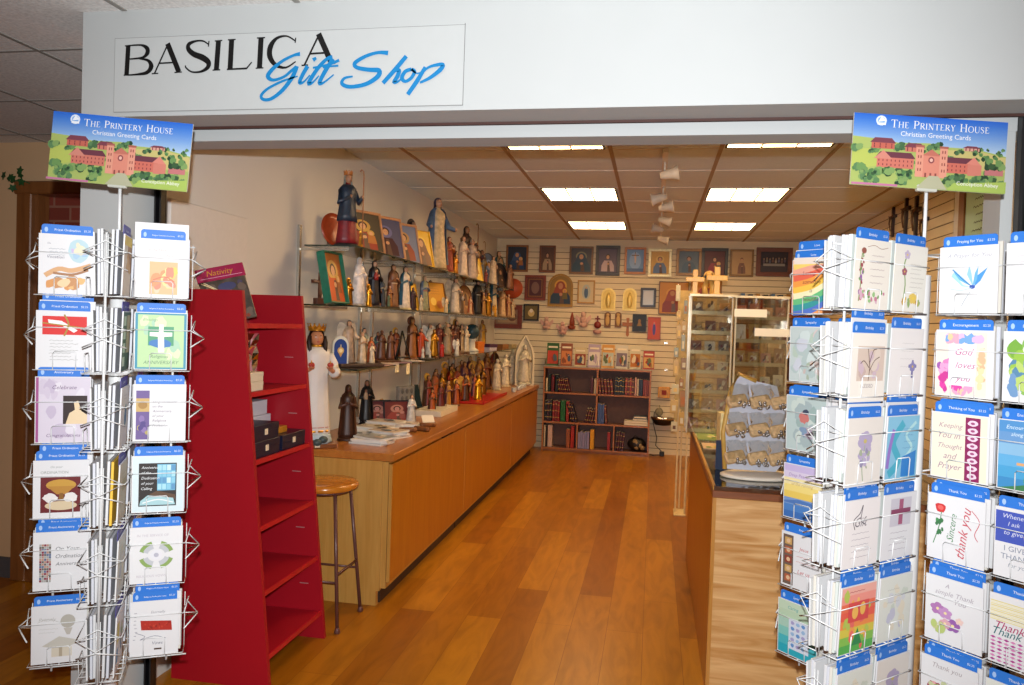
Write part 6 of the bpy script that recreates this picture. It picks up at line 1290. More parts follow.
wall_pic(578, 280, 594.6, 303.8, 'gold frame with cream picture of a tiny blue figure, second row', 'b0843c', 'c8b890', lambda ar: (ar.ell(.5, .5, .3, .36, 'a8b0a8'), ar.ell(.5, .45, .14, .26, '405c7c'), ar.ell(.5, .7, .06, .06, 'c09878')), fw=.02)
for i, (x0, x1, lb) in enumerate(((601.6, 615.3, 'pale golden arched tablet, left of two in the second row'), (623.2, 636.3, 'pale golden arched tablet, right of two in the second row'))):
    A = at(x0, 288, 'Y', YW); B = at(x1, 311, 'Y', YW); w = B.x-A.x; h = A.z-B.z; t = thing('arched_tablet', lb, 'tablet', ((A.x+B.x)/2, YW, B.z)); n = 12
    PG = mat('pale_gold', 'd8bc68', .35, .3, noise=.1, nscale=40)
    def ap(w, h): return [(-w/2, 0), (w/2, 0)]+[(w/2*cos(pi*j/n), h-w/2+w/2*sin(pi*j/n)) for j in range(n+1)]
    a = MB(); a.prism(ap(w, h), -.02, 0, PG); a.prism([(x*.78, .02+q*.86) for x, q in ap(w, h)], -.026, -.019, mat('pale_gold_inner', 'c8a850', .4, .3, noise=.1)); a.build('tablet', t)
    a = MB(); a.ell((0, -.03, h*.42), (.035, .014, .09), PG, 10, 8); a.ell((0, -.03, h*.72), (.018, .014, .024), PG, 10, 8); a.build('relief', t)
wall_pic(641, 287.8, 655.6, 307.5, 'dark framed little mirror in the second row', '1c1010', 'a8b8cc', mirror_art, fw=.028, rough=.1)
wall_pic(659.3, 281.3, 688.2, 315, 'large gold icon panel of a figure in red and brown, second row', '6c5024', 'b87c20', portrait('7c2c18', halo='c89030', veil='8c3818', skin='a8703c', scale=1.0, u=.45), fw=.012, metal=.1)
wall_pic(690.8, 280, 721.5, 296.5, 'gold and red icon partly behind the wooden crosses, second row', '8c6028', 'b8741c', portrait('8c2c18', halo='d89c30', scale=.8), fw=.02)
wall_pic(492, 304.5, 521.9, 329, 'large red-brown frame partly hidden behind the glass shelves', '6c2c18', '8c7058', lambda ar: (ar.rect(.1, .1, .9, .9, 'a88c68'), ar.ell(.75, .5, .2, .3, '6c4838')), fw=.06)
wall_pic(524, 303.8, 538.9, 321, 'black square frame with a silver and gold relief, third row', '14120e', '6c5c30', lambda ar: (ar.ell(.5, .45, .26, .26, 'c8b070'), ar.ell(.5, .62, .14, .14, 'd8d0c0')), fw=.02)
wall_pic(632.8, 314, 646, 331.8, 'black tile with a small golden flame mark, third row', '0c0c0c', '141414', emblem('141414', '8c6420'), fw=.008)
wall_pic(648, 316.8, 660.2, 340, 'orange panel with a purple robed figure, third row', 'a8441c', 'b8481c', lambda ar: (ar.ell(.5, .5, .22, .36, 'c83c2c'), ar.ell(.5, .46, .14, .3, '48408c'), ar.ell(.5, .74, .07, .06, 'b88868')), fw=.012)
def font_(px, py, pix, label, body, kind):
    p = at(px, py, 'Y', YW); s = pix*10.1/F; t = thing('holy_water_font', label, 'wall ornament', (p.x, YW-.004, p.z-s/2)); m_ = mat('font_'+body, body, .5, noise=.1)
    a = MB(); a.lathe([(.05*s, 0), (.2*s, .05*s), (.24*s, .2*s), (.22*s, .22*s), (.1*s, .1*s)], m_, 14, 1, .7, M=M4(0, -.1*s, 0)); a.build('bowl', t)
    a = MB()
    if kind == 'cherub':
        a.ell((0, -.05, .62*s), (.13*s, .09*s, .14*s), m_, 12, 8); a.ell((0, -.04, .4*s), (.16*s, .08*s, .2*s), m_, 12, 8)
        for q in (-1, 1): a.prism([(0, .3*s), (q*.36*s, .62*s), (q*.4*s, .42*s), (q*.2*s, .22*s)], -.02, -.008, m_)
    elif kind == 'cross': a.box(-.05*s, .05*s, -.02, 0, .1*s, s, m_, b=.003); a.box(-.22*s, .22*s, -.02, 0, .62*s, .74*s, m_, b=.003)
    elif kind == 'heart': a.ell((0, -.02, .5*s), (.2*s, .03, .2*s), mat('font_red', '7c241c', .4, noise=.1), 12, 8); a.box(-.04*s, .04*s, -.02, 0, .6*s, s, mat('font_red', '7c241c')); a.box(-.14*s, .14*s, -.02, 0, .8*s, .88*s, mat('font_red', '7c241c'))
    else: a.lathe([(.14*s, .15*s), (.15*s, .5*s), (.1*s, .75*s), (.03*s, s)], m_, 12, 1, .5, fold=5, amp=.1)
    a.build('figure', t)
font_(547, 321, 17, 'pinkish cherub font, first of the small pieces under the arched icon', 'c8a090', 'cherub')
font_(563, 326, 17, 'pink cherub font hanging slightly lower, second small piece', 'c89c90', 'cherub')
font_(572, 321, 17, 'slim red-brown figure font between two pink cherubs', '8c3c20', 'fig')
font_(583.5, 317, 20, 'largest pale pink cherub with spread wings in the third row', 'd0a898', 'cherub')
font_(597.6, 325, 18, 'small dark red heart with cross over a pink bowl', 'c8988c', 'heart')
for i, px in enumerate((607.3, 618)):
    p = at(px, 327.5, 'Y', YW); t = thing('arched_plaque', ('small wooden arched plaque with pale figure, left twin', 'small wooden arched plaque with pale figure, right twin')[i], 'plaque', (p.x, YW, p.z)); n = 10; w, h = .085, .2
    a = MB(); a.prism([(-w/2, 0), (w/2, 0)]+[(w/2*cos(pi*j/n), h-w/2+w/2*sin(pi*j/n)) for j in range(n+1)], -.018, 0, mat('plaque_brown', '6c4420', .5, noise=.15)); a.build('board', t)
    a = MB(); a.ell((0, -.02, .09), (.026, .01, .07), ink('c8a468'), 10, 8); a.ell((0, -.02, .165), (.022, .01, .02), ink('c8a468'), 10, 8); a.build('relief', t)
p = at(627.4, 335, 'Y', YW); t = thing('wall_cross', 'small orange-brown wooden cross with flared ends on the back wall', 'cross', (p.x, YW, p.z)); a = MB(); WC = mat('cross_orange', '9c5c24', .45, noise=.15); a.prism([(-.02, 0), (0, -.025), (.02, 0), (.014, .12), (.07, .115), (.07, .165), (.014, .16), (.02, .22), (-.02, .22), (-.014, .16), (-.07, .165), (-.07, .115), (-.014, .12)], -.018, 0, WC); a.build('cross', t)

# low bookcase with books
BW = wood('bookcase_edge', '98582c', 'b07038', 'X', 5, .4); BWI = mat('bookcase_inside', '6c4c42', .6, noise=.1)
BX0, BX1, BYF = -1.372, -.012, 9.69
t = thing('bookcase', 'low brown bookcase with orange edges against the back wall', 'bookcase', (BX0, BYF, 0)); W = BX1-BX0; D = .26
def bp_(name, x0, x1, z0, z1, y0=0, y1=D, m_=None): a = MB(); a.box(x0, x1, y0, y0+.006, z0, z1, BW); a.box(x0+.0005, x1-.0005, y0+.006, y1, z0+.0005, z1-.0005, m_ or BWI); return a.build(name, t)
bp_('side_panel', 0, .02, 0, 1.08); bp_('side_panel', W-.02, W, 0, 1.08); bp_('top_board', -.005, W+.005, 1.062, 1.082, -.004)
bp_('shelf_board', .02, W-.02, .74, .76); bp_('shelf_board', .02, W-.02, .362, .382); bp_('bottom_board', .02, W-.02, .03, .05)
bp_('divider', .68, .70, .382, 1.062); bp_('divider', .445, .462, .05, .362); bp_('divider', .91, .928, .05, .362)
a = MB(); a.box(.02, W-.02, D-.01, D, .05, 1.062, BWI); a.build('back_panel', t)
a = MB(); a.box(.02, W-.02, .03, .04, 0, .03, BW); a.build('plinth', t)
def zx(xz): return at(530+xz/5.269, 400, 'Y', BYF).x
BKC = {}
def book(x, zz, w, h, c, label, group, tilt=0, y=BYF+.03, d=.14, band=None):
    key = (round(w, 3), round(h, 3), c, band)
    if key not in BKC:
        a = MB(); a.box(-w/2, w/2, 0, d, 0, h, ink(c, .35), b=min(.002, w*.15)); a.box(-w/2+.002, w/2-.002, .003, d+.001, h-.0005, h+.0008, ink('d8ccb0'))
        if band:
            for q in (.18, .5, .82): a.box(-w/2-.0003, w/2+.0003, -.0008, .004, h*q, h*q+.008, ink(band))
        BKC[key] = mesh_of(a, 'book')
    o = bpy.data.objects.new('book', BKC[key]); COL.objects.link(o); s = sin(abs(tilt))
    o.location = (x, y, zz+.001+(w/2*s)); o.rotation_euler = (0, tilt, 0); return tag(o, label, 'book', group)
def shelf_books(xs, z0, spec, where):
    """spec: (x0, x1, n, height, [colours], tilt, colour name)"""
    for (x0, x1, n, h, cols, tilt, cn) in spec:
        X_0, X_1 = zx(x0), zx(x1); w = (X_1-X_0)/n
        for i in range(n):
            b = random.uniform(.92, 1) if n > 1 else 1
            pos = ('the only one' if n == 1 else ['leftmost', 'second', 'third', 'fourth', 'fifth', 'sixth', 'seventh'][i] if i < n-1 else 'rightmost')
            lb = ('%s book%s, %s' % (cn, ' leaning' if tilt else '', where)) if n == 1 else ('%s of the %s%s books, %s' % (pos, cn, ' leaning' if tilt else '', where))
            book(X_0+w*(i+.5), z0, w*(.92 if not tilt else .7), h*b, cols[i % len(cols)], lb, None, tilt, band='b89850' if cn in ('dark', 'maroon', 'red', 'black', 'wine', 'small wine') else None)
random.seed(77)
shelf_books(0, .76, [(79, 89, 1, .17, ['c8b894'], 0, 'thin cream'), (92, 104, 1, .22, ['14281c'], 0, 'dark green'), (107, 124, 1, .21, ['5c1414'], 0, 'maroon spined'), (128, 144, 1, .22, ['181c18'], 0, 'blackish'), (150, 212, 6, .19, ['4c1018', '581820'], -.25, 'wine'), (315, 330, 1, .2, ['4c1014'], 0, 'lone maroon'), (333, 347, 1, .19, ['b8a888'], 0, 'beige')], 'top left of the bookcase')
shelf_books(0, .76, [(360, 440, 5, .2, ['6c1c14', '541414'], -.12, 'red'), (444, 494, 4, .22, ['141820', '1c1c1c'], 0, 'black'), (498, 546, 4, .22, ['8c3428', '5c2420'], 0, 'maroon'), (549, 560, 1, .225, ['c09484'], 0, 'pinkish'), (562, 570, 1, .21, ['c8b8a0'], 0, 'slim cream'), (572, 590, 2, .22, ['28344c'], 0, 'navy'), (593, 633, 4, .21, ['7c2c20', '8c4030'], 0, 'brick')], 'top right of the bookcase')
shelf_books(0, .382, [(77, 115, 3, .28, ['141414', '3c1414'], 0, 'black'), (118, 157, 3, .27, ['7c1818', '6c1c1c'], 0, 'red'), (160, 187, 1, .27, ['1c5c24'], 0, 'thick green'), (190, 206, 1, .26, ['8c2c20'], 0, 'brick red'), (218, 254, 3, .24, ['2c1418', '401820'], -.3, 'dark'), (285, 345, 5, .19, ['401418', '54181c'], .2, 'small wine')], 'middle left of the bookcase')
shelf_books(0, .382, [(358, 392, 4, .26, ['3c5488', '48609c'], 0, 'blue'), (398, 412, 1, .23, ['6c3028'], -.1, 'maroon')], 'middle right of the bookcase')
shelf_books(0, .05, [(77, 94, 2, .28, ['c0b090', '28201c'], 0, 'patterned'), (97, 122, 1, .28, ['c8a898'], 0, 'wide pink'), (195, 216, 1, .24, ['94502c'], 0, 'brown'), (219, 238, 1, .28, ['a82818'], 0, 'bright red')], 'bottom left of the bookcase')
shelf_books(0, .05, [(258, 318, 5, .22, ['8c84a8', '7c7ca0'], 0, 'lilac'), (322, 344, 1, .25, ['d09418'], 0, 'yellow'), (413, 430, 1, .23, ['94201c'], 0, 'lone red')], 'bottom middle of the bookcase')
shelf_books(0, .05, [(453, 500, 4, .24, ['40101c', '541824'], .08, 'wine')], 'bottom right of the bookcase')
for i, (x0, x1, z0, h, c, lb) in enumerate(((500, 625, .383, .03, 'c8b898', 'cream flat book at the bottom of the right middle pile'), (500, 625, .414, .028, 'd0c4a8', 'cream flat book second in the right middle pile'), (545, 622, .444, .03, '707c88', 'grey flat book in the right middle pile'), (550, 618, .476, .028, '50606c', 'slate flat book on top of the right middle pile'))):
    a = MB(); A, B = zx(x0), zx(x1); a.box(-(B-A)/2, (B-A)/2, 0, .16, 0, h-.001, ink(c, .4), b=.002); a.box(-(B-A)/2+.004, (B-A)/2-.004, -.001, .1, .005, h-.007, ink('e0d8c4')); o = a.build('book', None, ((A+B)/2, BYF+.02, z0)); tag(o, lb, 'book')
# black bags and cables at the floor
BB = mat('black_bag', '16120f', .4, noise=.4, nscale=20)
p0 = (zx(570), BYF+.10, .052); t = thing('black_bag', 'crumpled black and tan bag stuffed in the bottom right bay of the bookcase', 'bag', p0); a = MB(); a.ell((0, 0, .09), (.12, .08, .085), BB, 18, 10); [a.ell((random.uniform(-.08, .08), -.06, random.uniform(.05, .13)), (.03, .02, .03), mat('tan_fabric', '8c7450', .6, noise=.3), 8, 6) for i in range(5)]; a.build('body', t); a = MB(); a.tube([(-.06, -.04, .15), (-.02, -.06, .21), (.04, -.05, .15)], .006, BB, 6); a.build('handle', t)
t = thing('cable', 'black electric cable hanging beside the right end of the bookcase', 'cable', (at(655, 440, 'Y', 9.9).x, 9.93, 0)); a = MB(); a.tube([(-.02, 0, .55), (-.03, -.01, .4), (.02, -.02, .22), (.01, -.03, .12), (.08, -.05, .06), (.1, -.1, .02), (-.02, -.14, .012), (-.06, -.1, .012)], .006, BLACK, 6); a.build('cord', t); a = MB(); a.box(.06, .12, -.12, -.07, 0, .06, BLACK, b=.006); a.build('adapter', t)
# booklets on a clear rack above
zt = 1.083
t = thing('leaflet_rack', 'narrow wooden-edged ledge rack on top of the bookcase', 'rack', (BX0, BYF+.02, zt)); a = MB(); a.box(.0, W, 0, .09, 0, .012, mat('ledge_grey', 'a89c88', .5, noise=.05)); a.build('ledge', t)
for k_ in range(9): a = MB(); xx = .01+k_*(W-.02)/8; a.box(xx-.002, xx+.002, .0, .08, .012, .1, ACR); a.build('divider', t)
DV = [('2c5c2c', 'b8402c', 'green topped booklet with a red band'), ('8c4c2c', 'c87c48', 'brown booklet with an orange picture'), ('c8b890', '8c3c28', 'cream booklet with a red robed figure'), ('a898b0', 'd8d0c8', 'lilac and white booklet'), ('c89038', 'b0bcb0', 'orange topped booklet with pale picture'), ('c8c4b4', '786c7c', 'pale booklet with small dim figures'), ('c8c0a0', 'b06c28', 'beige booklet with an orange lower part'), ('a83820', 'c8a060', 'small red-orange booklet at the right end')]
for i, ((c1, c2, lb), (x0, x1, yt)) in enumerate(zip(DV, ((547, 559.5, 342.6), (560.8, 573, 343), (574.5, 587, 347), (588.3, 601, 344), (602, 615, 344.5), (616, 628.5, 345), (630, 641.5, 346), (643.3, 655, 351)))):
    A = at(x0, yt, 'Y', BYF+.06); B = at(x1, yt, 'Y', BYF+.06); w = B.x-A.x-.006; h = A.z-zt-.012
    t = thing('booklet', lb+' above the bookcase', 'booklet', ((A.x+B.x)/2, BYF+.052, zt+.0125)); Mx = Matrix.Rotation(-.12, 4, 'X')
    a = MB(); a.box(-w/2, w/2, -.002, .004, 0, h, ink(c1, .35), Mx); ar = Art(a, -w/2, w/2, 0, h, -.002, .0005, M=Mx); random.seed(i); ar.rect(.06, .08, .94, .66, c2); ar.blobs(.1, .1, .9, .62, ['8c3c24', 'd8c8a8', '5c6c48', '405068', c1], 6, .1, .18); ar.rect(.12, .78, .88, .86, 'e8dcc0'); a.build('cover', t)
# metal hat shape on bracket, yellow bag, wire pegs right of the bookcase
p = at(663, 421, 'Y', 9.86); t = thing('silver_bowl', 'dark bowl with a shiny silver band hanging right of the bookcase', 'bowl', (p.x, 9.86, p.z)); a = MB(); a.lathe([(.02, -.06), (.1, -.05), (.145, .02), (.15, .045), (.13, .04)], mat('dark_bowl', '2a241c', .3, .4, noise=.1), 24, 1, .6); a.build('bowl', t); a = MB(); a.lathe([(.146, .02), (.154, .03), (.153, .05)], CHROME, 24, 1, .6); a.build('band', t)
p = at(664, 392.5, 'Y', 9.92); t = thing('yellow_packet', 'yellow packet hanging on the back wall right of the bookcase', 'packet', (p.x, 9.93, p.z-.07)); a = MB(); a.box(-.075, .075, -.02, .02, 0, .14, mat('yellow_plastic', 'c88c1c', .35, noise=.25, nscale=25), b=.006); a.build('bag', t); a = MB(); a.box(-.03, .03, -.023, -.02, .04, .1, ink('8c2c18')); a.build('label', t)
p = at(659, 412, 'Y', 9.92); t = thing('grey_pouch', 'small grey pouch above the silver banded bowl', 'pouch', (p.x, 9.93, p.z-.05)); a = MB(); a.ell((0, 0, .05), (.05, .025, .055), mat('pouch_grey', '8c8468', .6, noise=.2), 12, 8); a.build('pouch', t); a = MB(); a.tube([(0, 0, .1), (.004, .0, .14)], .003, BLACK, 5); a.build('loop', t)
for i, (px, py, lb) in enumerate(((666, 343, 'chrome peg in the back wall below the orange panel'), (666, 370, 'chrome peg in the back wall level with the bookcase top'))):
    p = at(px, py, 'Y', YW); t = thing('wall_peg', lb, 'wall peg', tuple(p)); a = MB(); a.tube([(0, 0, 0), (0, -.2, 0), (0, -.22, .02)], .005, CHROME, 8); a.build('rod', t); a = MB(); a.box(-.018, .018, -.004, 0, -.012, .012, STD); a.build('plate', t)

# ------------------------------------------------------------------ right counter
KX, KY = .278, 3.383
t = thing('display_counter', 'plywood-fronted counter with a glass top behind the right card rack', 'counter', (KX, KY, 0))
a = MB(); a.box(.006, 1.35, 0, .02, .0, .885, PLY, b=.002); a.build('front_panel', t)
a = MB(); a.box(0, .02, .02, 2.12, .0, .885, CABF, b=.002); a.build('side_panel', t)
a = MB(); a.box(-.004, .012, -.004, .02, 0, .888, wood('corner_trim', 'a8702c', 'c08a40', 'Z', 6)); a.build('corner_trim', t)
a = MB(); a.box(.02, 1.33, 1.9, 1.92, 0, .88, CABF); a.box(1.33, 1.35, .02, 2.12, 0, .88, CABF); a.build('rear_panel', t)
a = MB(); a.box(-.006, 1.36, -.008, 2.13, .886, .918, wood('rim_brown', '6c3c24', '84502f', 'X', 5), b=.003); a.build('rim', t)
a = MB(); a.box(.0, 1.352, 0, 2.12, .919, .935, GLS); a.build('glass_top', t)
a = MB(); a.box(.0, 1.352, -.004, .012, .919, .9355, CHROME); a.box(-.004, .008, 0, 2.12, .919, .9355, wood('gold_edge', 'b07c2c', 'c89a48', 'Y', 6)); a.build('edge_strip', t)
zc = .9362
# printed cards under / on the counter
for i, (x, y, w, d, c, lb) in enumerate(((.37, 4.95, .16, .3, '8ca04c', 'green and yellow sheet on the far end of the right counter'), (.38, 4.55, .16, .22, 'd8b890', 'peach sheet on the right counter behind the bangle stand'), (.52, 5.25, .2, .2, 'a8a864', 'olive sheet at the back of the right counter'))):
    a = MB(); a.box(-w/2, w/2, -d/2, d/2, 0, .002, ink(c, .3)); ar = Art(a, -w/2, w/2, -d/2, d/2, 0, .0004, M=M4(0, 0, .002) @ Matrix.Rotation(-pi/2, 4, 'X')); random.seed(i); ar.blobs(.05, .05, .95, .95, ['c8d070', 'd87858', 'e8d8a0', '6c9048'], 10, .08, .16); o = a.build('printed_sheet', None, (x, y, zc)); tag(o, lb, 'sheet')
# revolving pouch display with three tiers
t = thing('pouch_display', 'revolving white display with clear pouches of beads on the near end of the counter', 'display', (.50, 3.66, zc), radians(14))
OV = mat('display_cream', 'd8cfc0', .45, noise=.03); BUR = mat('burlap', 'c4a478', .7, noise=.25, nscale=80)
a = MB(); a.lathe([(.17, 0), (.18, .004), (.18, .012), (.165, .018), (0, .018)], OV, 36, 1, .62); a.build('base', t)
a = MB(); pts = [(-.15, .03), (.09, .02), (.17, .12), (.16, .25), (.10, .35), (.08, .42), (-.02, .44), (-.10, .47), (-.13, .40), (-.16, .2)]; a.prism(pts, .03, .04, mat('display_panel_grey', 'b8bcc8', .4, noise=.03)); a.build('panel', t)
a = MB(); a.tube([(-.15, .035, .03), (-.165, .035, .2), (-.135, .035, .40), (-.10, .035, .47), (-.02, .035, .44)], .011, mat('display_edge_wood', 'c09848', .5, noise=.1), 8); a.build('edge', t)
SLV = mat('silver_beads', 'a8a4a0', .25, .8, noise=.5, nscale=200)
for r, zz in enumerate((.055, .185, .315)):
    for c_, xx in enumerate((-.105, -.0, .095)):
        if r == 2 and c_ == 2: pass
        a = MB(); Mx = M4(xx, .02-.012*c_, zz) @ Matrix.Rotation(radians(-34), 4, 'X') @ Matrix.Rotation(radians(-12), 4, 'Y'); a.box(-.048, .048, -.035, .0, 0, .055, BUR, Mx, b=.008); p_ = a.build('pouch', t)
        a = MB(); random.seed(r*5+c_); [a.ell((xx+random.uniform(-.03, .03), -.035-random.uniform(0, .01), zz+random.uniform(.005, .035)), (.008, .006, .008), SLV, 7, 5) for _ in range(9)]; a.build('beads', p_)
        a = MB(); n = 5; vs = [(-.05+.1*i/(n-1), -.05-.01*sin(i*2.1+j), .02+.09*j/(n-1)) for i in range(n) for j in range(n)]; a.add(vs, [(i*n+j, i*n+j+1, (i+1)*n+j+1, (i+1)*n+j) for i in range(n-1) for j in range(n-1)], ACR, True, M4(xx, .035, zz-.01) @ Matrix.Rotation(radians(-20), 4, 'X')); a.build('wrapper', p_)
for i, (x, y, z_, w, h, rz_, c, lb) in enumerate(((.36, 3.95, zc, .05, .26, 10, 'd8c890', 'tall cream box behind the left edge of the bead display'), (.345, 3.80, zc, .04, .14, 55, '2c3c54', 'dark blue book propped by the bead display'), (.745, 3.80, zc, .11, .19, 0, 'c0c4d0', 'pale grey panel box right of the bead display'), (.70, 3.98, zc, .10, .26, 0, 'b0a088', 'tan upright box behind the pale grey one'))):
    bx('upright_box', lb, 'box', x, y, z_, w, .05 if i else .07, h, mat('upright_'+c, c, .5, noise=.08), rz=radians(rz_), lid=None if i in (1, 2) else mat('upright_lid_'+c, c, .4, noise=.25, nscale=30))
t = thing('glass_jar', 'small clear glass jar at the right of the bead display', 'jar', (.70, 3.62, zc)); a = MB(); a.lathe([(.028, 0), (.032, .006), (.032, .06), (.026, .07), (.026, .078)], GLS, 16); a.build('jar', t); a = MB(); a.lathe([(.024, .004), (.026, .03), (.02, .034), (0, .034)], BUR, 12); a.build('contents', t)
# tall acrylic towers of hooks and cards at the far end of the counter
def tower(x, y, w, d, z0, z1, tiers, lab, seed, fills):
    t = thing('acrylic_display', lab, 'display', (x, y, z0)); hh = z1-z0
    for sx, sy in ((-1, -1), (1, -1), (1, 1), (-1, 1)):
        a = MB(); a.box(sx*w/2-.005, sx*w/2+.005, sy*d/2-.005, sy*d/2+.005, 0, hh, mat('clear_post', 'd8d0b8', .1, .3, .8, noise=.1)); a.build('post', t)
    for a0, a1, b0, b1 in ((-w/2, w/2, -d/2, -d/2+.003), (-w/2, w/2, d/2-.003, d/2), (-w/2, -w/2+.003, -d/2, d/2), (w/2-.003, w/2, -d/2, d/2)): a = MB(); a.box(a0, a1, b0, b1, 0, hh, ACR); a.build('panel', t)
    a = MB(); a.box(-w/2-.01, w/2+.01, -d/2-.01, d/2+.01, hh, hh+.008, ACR); a.box(-w/2-.01, w/2+.01, -d/2-.012, -d/2-.008, hh-.004, hh+.010, mat('lit_acrylic_edge', 'e4d8b8', .15, .1, .8, noise=.05)); a.build('top', t)
    random.seed(seed); cols = ['c8a468', 'b08058', 'e0d0a8', '9c6050', 'c09c58', '8c5848', 'e8dcc4', 'b88c5c', '7c6c60', 'd09880']
    for r in range(tiers):
        zz = hh*(r+.06)/tiers; a = MB(); a.box(-w/2+.006, w/2-.006, -d/2+.006, d/2-.006, zz, zz+.003, ACR); a.box(-w/2+.006, w/2-.006, -d/2+.004, -d/2+.007, zz-.002, zz+.022, mat('tier_lip', 'c8b488', .15, .2, .8, noise=.1)); tr = a.build('tier', t)
        n = fills
        for c_ in range(n):
            xx = -w/2+w*(c_+.5)/n; col = random.choice(cols); hp2 = hh/tiers*random.uniform(.5, .8); a = MB(); Mx = M4(xx, -d/2+.035, zz+.004) @ Matrix.Rotation(-.25, 4, 'X')
            a.box(-w/n*.38, w/n*.38, -.004, .004, 0, hp2, ink(col, .4), Mx); ar = Art(a, -w/n*.36, w/n*.36, 0, hp2, -.004, .0005, M=Mx); ar.blobs(.1, .1, .9, .9, ['d8c8a0', '8c4c3c', '40383c', 'c8b8a8', 'a87c3c', 'e8e0d0'], 5, .1, .22); ar.line([(.1, .2), (.5, .5), (.9, .8)], .002, 'e8e4dc', 0); a.build('card_pack', tr)
    return t
tower(.36, 5.22, .26, .26, zc, 1.83, 7, 'clear acrylic tower packed with small brown cards, left one on the counter', 3, 3)
tower(.67, 5.20, .32, .26, zc, 1.825, 6, 'wider clear acrylic tower with shiny trays, right one on the counter', 4, 4)
for i, (x, z_, w_, lb) in enumerate(((.60, 1.70, .20, 'white strip standing in for glare on the wider acrylic tower, upper'), (.74, 1.58, .22, 'white strip standing in for glare on the wider acrylic tower, lower'))):
    a = MB(); a.box(-w_/2, w_/2, -.002, 0, 0, .05, ink('f0ead8', .2)); o = a.build('glare_strip', None, (x, 5.066, z_)); tag(o, lb, 'label')  # white strips painted in for glare on the clear acrylic front
def stand_cross(px, py, pix, lab, Y=5.22, z0=1.8395):
    q = at(px, py, 'Y', Y); s = pix*5.3/F; t = thing('standing_cross', lab, 'cross', (q.x, Y, z0)); LW = wood('olive_wood', 'c09448', 'd8b060', 'Z', 10)
    a = MB(); a.box(-.10*s, .10*s, -.014, .014, 0, s, LW, b=.003); a.box(-.36*s, .36*s, -.017, .017, s*.52, s*.70, LW, b=.003); a.build('cross', t)
    a = MB(); a.box(-.2*s, .2*s, -.022, .022, 0, .012, LW, b=.002); a.build('foot', t)
stand_cross(695, 285, 24, 'pale olive wood cross, leftmost on the acrylic tower'); stand_cross(717, 282, 27, 'pale olive wood cross, rightmost on the acrylic tower')
q = at(709, 282, 'Y', 5.25); t = thing('olive_wood_group', 'pale olive wood carved family group between the two crosses', 'figurine', (q.x, 5.25, 1.8395)); LW = MC['olive_wood']
for s in (-1, 1):
    a = MB(); a.tube([(s*.022, 0, 0), (s*.026, 0, .06), (s*.006, 0, .12)], [.022, .018, .012], LW, 10); a.ell((s*.006, 0, .14), (.014, .014, .018), LW, 10, 7); a.build('figure', t)
a = MB(); a.tube([(.04*cos(w_), .0, .1+.06*sin(w_)) for w_ in [pi*i/10 for i in range(11)]], .006, LW, 6); a.build('arch', t)
# rosary and card stand left of the counter
b0 = at(679, 513, 'Z', 0); t = thing('rosary_stand', 'tall narrow cream stand hung with small packets beyond the counter', 'stand', (b0.x, b0.y, 0)); CR_ = mat('stand_cream', 'd0b884', .5, noise=.1, nscale=30)
for xx, y0_, z1_ in ((-.035, .0, 1.0), (.0, .10, 1.0), (.04, -.10, 1.98)): a = MB(); a.box(xx-.007, xx+.007, y0_-.008, y0_+.008, 0.02, z1_, CR_); a.build('pole', t)
a = MB(); a.box(-.05, .05, -.12, .12, 0, .012, CR_, b=.003); a.build('base', t)
a = MB(); a.box(-.075, .085, .012, .018, .78, 1.95, mat('stand_panel', 'c8a85c', .5, noise=.2, nscale=20)); a.build('panel', t)
random.seed(9)
for i in range(22):
    zz = .72+.054*i; xx = (-.07, -.01, .05)[i % 3]+random.uniform(-.015, .015); c = random.choice(['c8a860', '8c6c3c', 'd0c8a0', 'a87838', 'c09c48', '98a090', 'd8b060']); yy = random.uniform(-.05, 0); hh_ = random.uniform(.07, .15); ww_ = random.uniform(.014, .032)
    a = MB(); a.box(xx-ww_, xx+ww_, yy-.012, yy-.004, zz, zz+hh_, ink(c, .35), b=.002); a.box(xx-ww_*.5, xx+ww_*.5, yy-.014, yy-.011, zz+.02, zz+hh_*.6, ink(random.choice(['e0d8b8', 'b8743c', '6c4c34', 'e8c878']))); a.tube([(xx, yy-.006, zz+hh_), (xx, .014, zz+hh_+.02)], .0025, CHROME, 5); a.build('packet', t)
# behind: wall shelves with books, boxes and a bear
t = thing('wall_shelf', 'upper book shelf on the back wall behind the acrylic displays', 'shelf', (1.42, 9.72, 1.80)); a = MB(); a.box(-.45, .5, 0, .24, 0, .02, BW); a.build('board', t)
t = thing('wall_shelf', 'lower book shelf on the back wall behind the acrylic displays', 'shelf', (1.42, 9.72, 1.38)); a = MB(); a.box(-.45, .5, 0, .24, 0, .02, BW); a.build('board', t)
random.seed(15); BN = [('wine', '541820'), ('navy', '1c2848'), ('red', '94281c'), ('sky blue', '4c6c94'), ('cream', 'c8b890'), ('black', '1c1818'), ('maroon', '6c2024'), ('ochre', 'a87c38')]
for r, (zz, nm) in enumerate(((1.821, 'upper'), (1.401, 'lower'))):
    x = 1.0; i = 0
    while x < 1.88:
        cn, c = BN[(i*3+r) % 8]; w = (.034, .048, .04, .055)[i % 4]; a = ['first', 'second', 'third'][i//8]
        book(x+w/2, zz, w*.94, (.24, .26, .22, .25)[(i+r) % 4], c, '%s %s book from the left on the %s back shelf' % (a, cn, nm), None, y=9.75, band='b89850' if i % 2 else None); x += w; i += 1
t = thing('side_shelf_unit', 'cream two-tier shelf unit behind the counter near the right rack', 'shelf', (1.30, 7.4, 0)); SU = mat('shelf_cream', 'b8a480', .5, noise=.05)
for x in (-.28, .28): a = MB(); a.box(x-.012, x+.012, 0, .3, 0, 1.55, SU); a.build('side_panel', t)
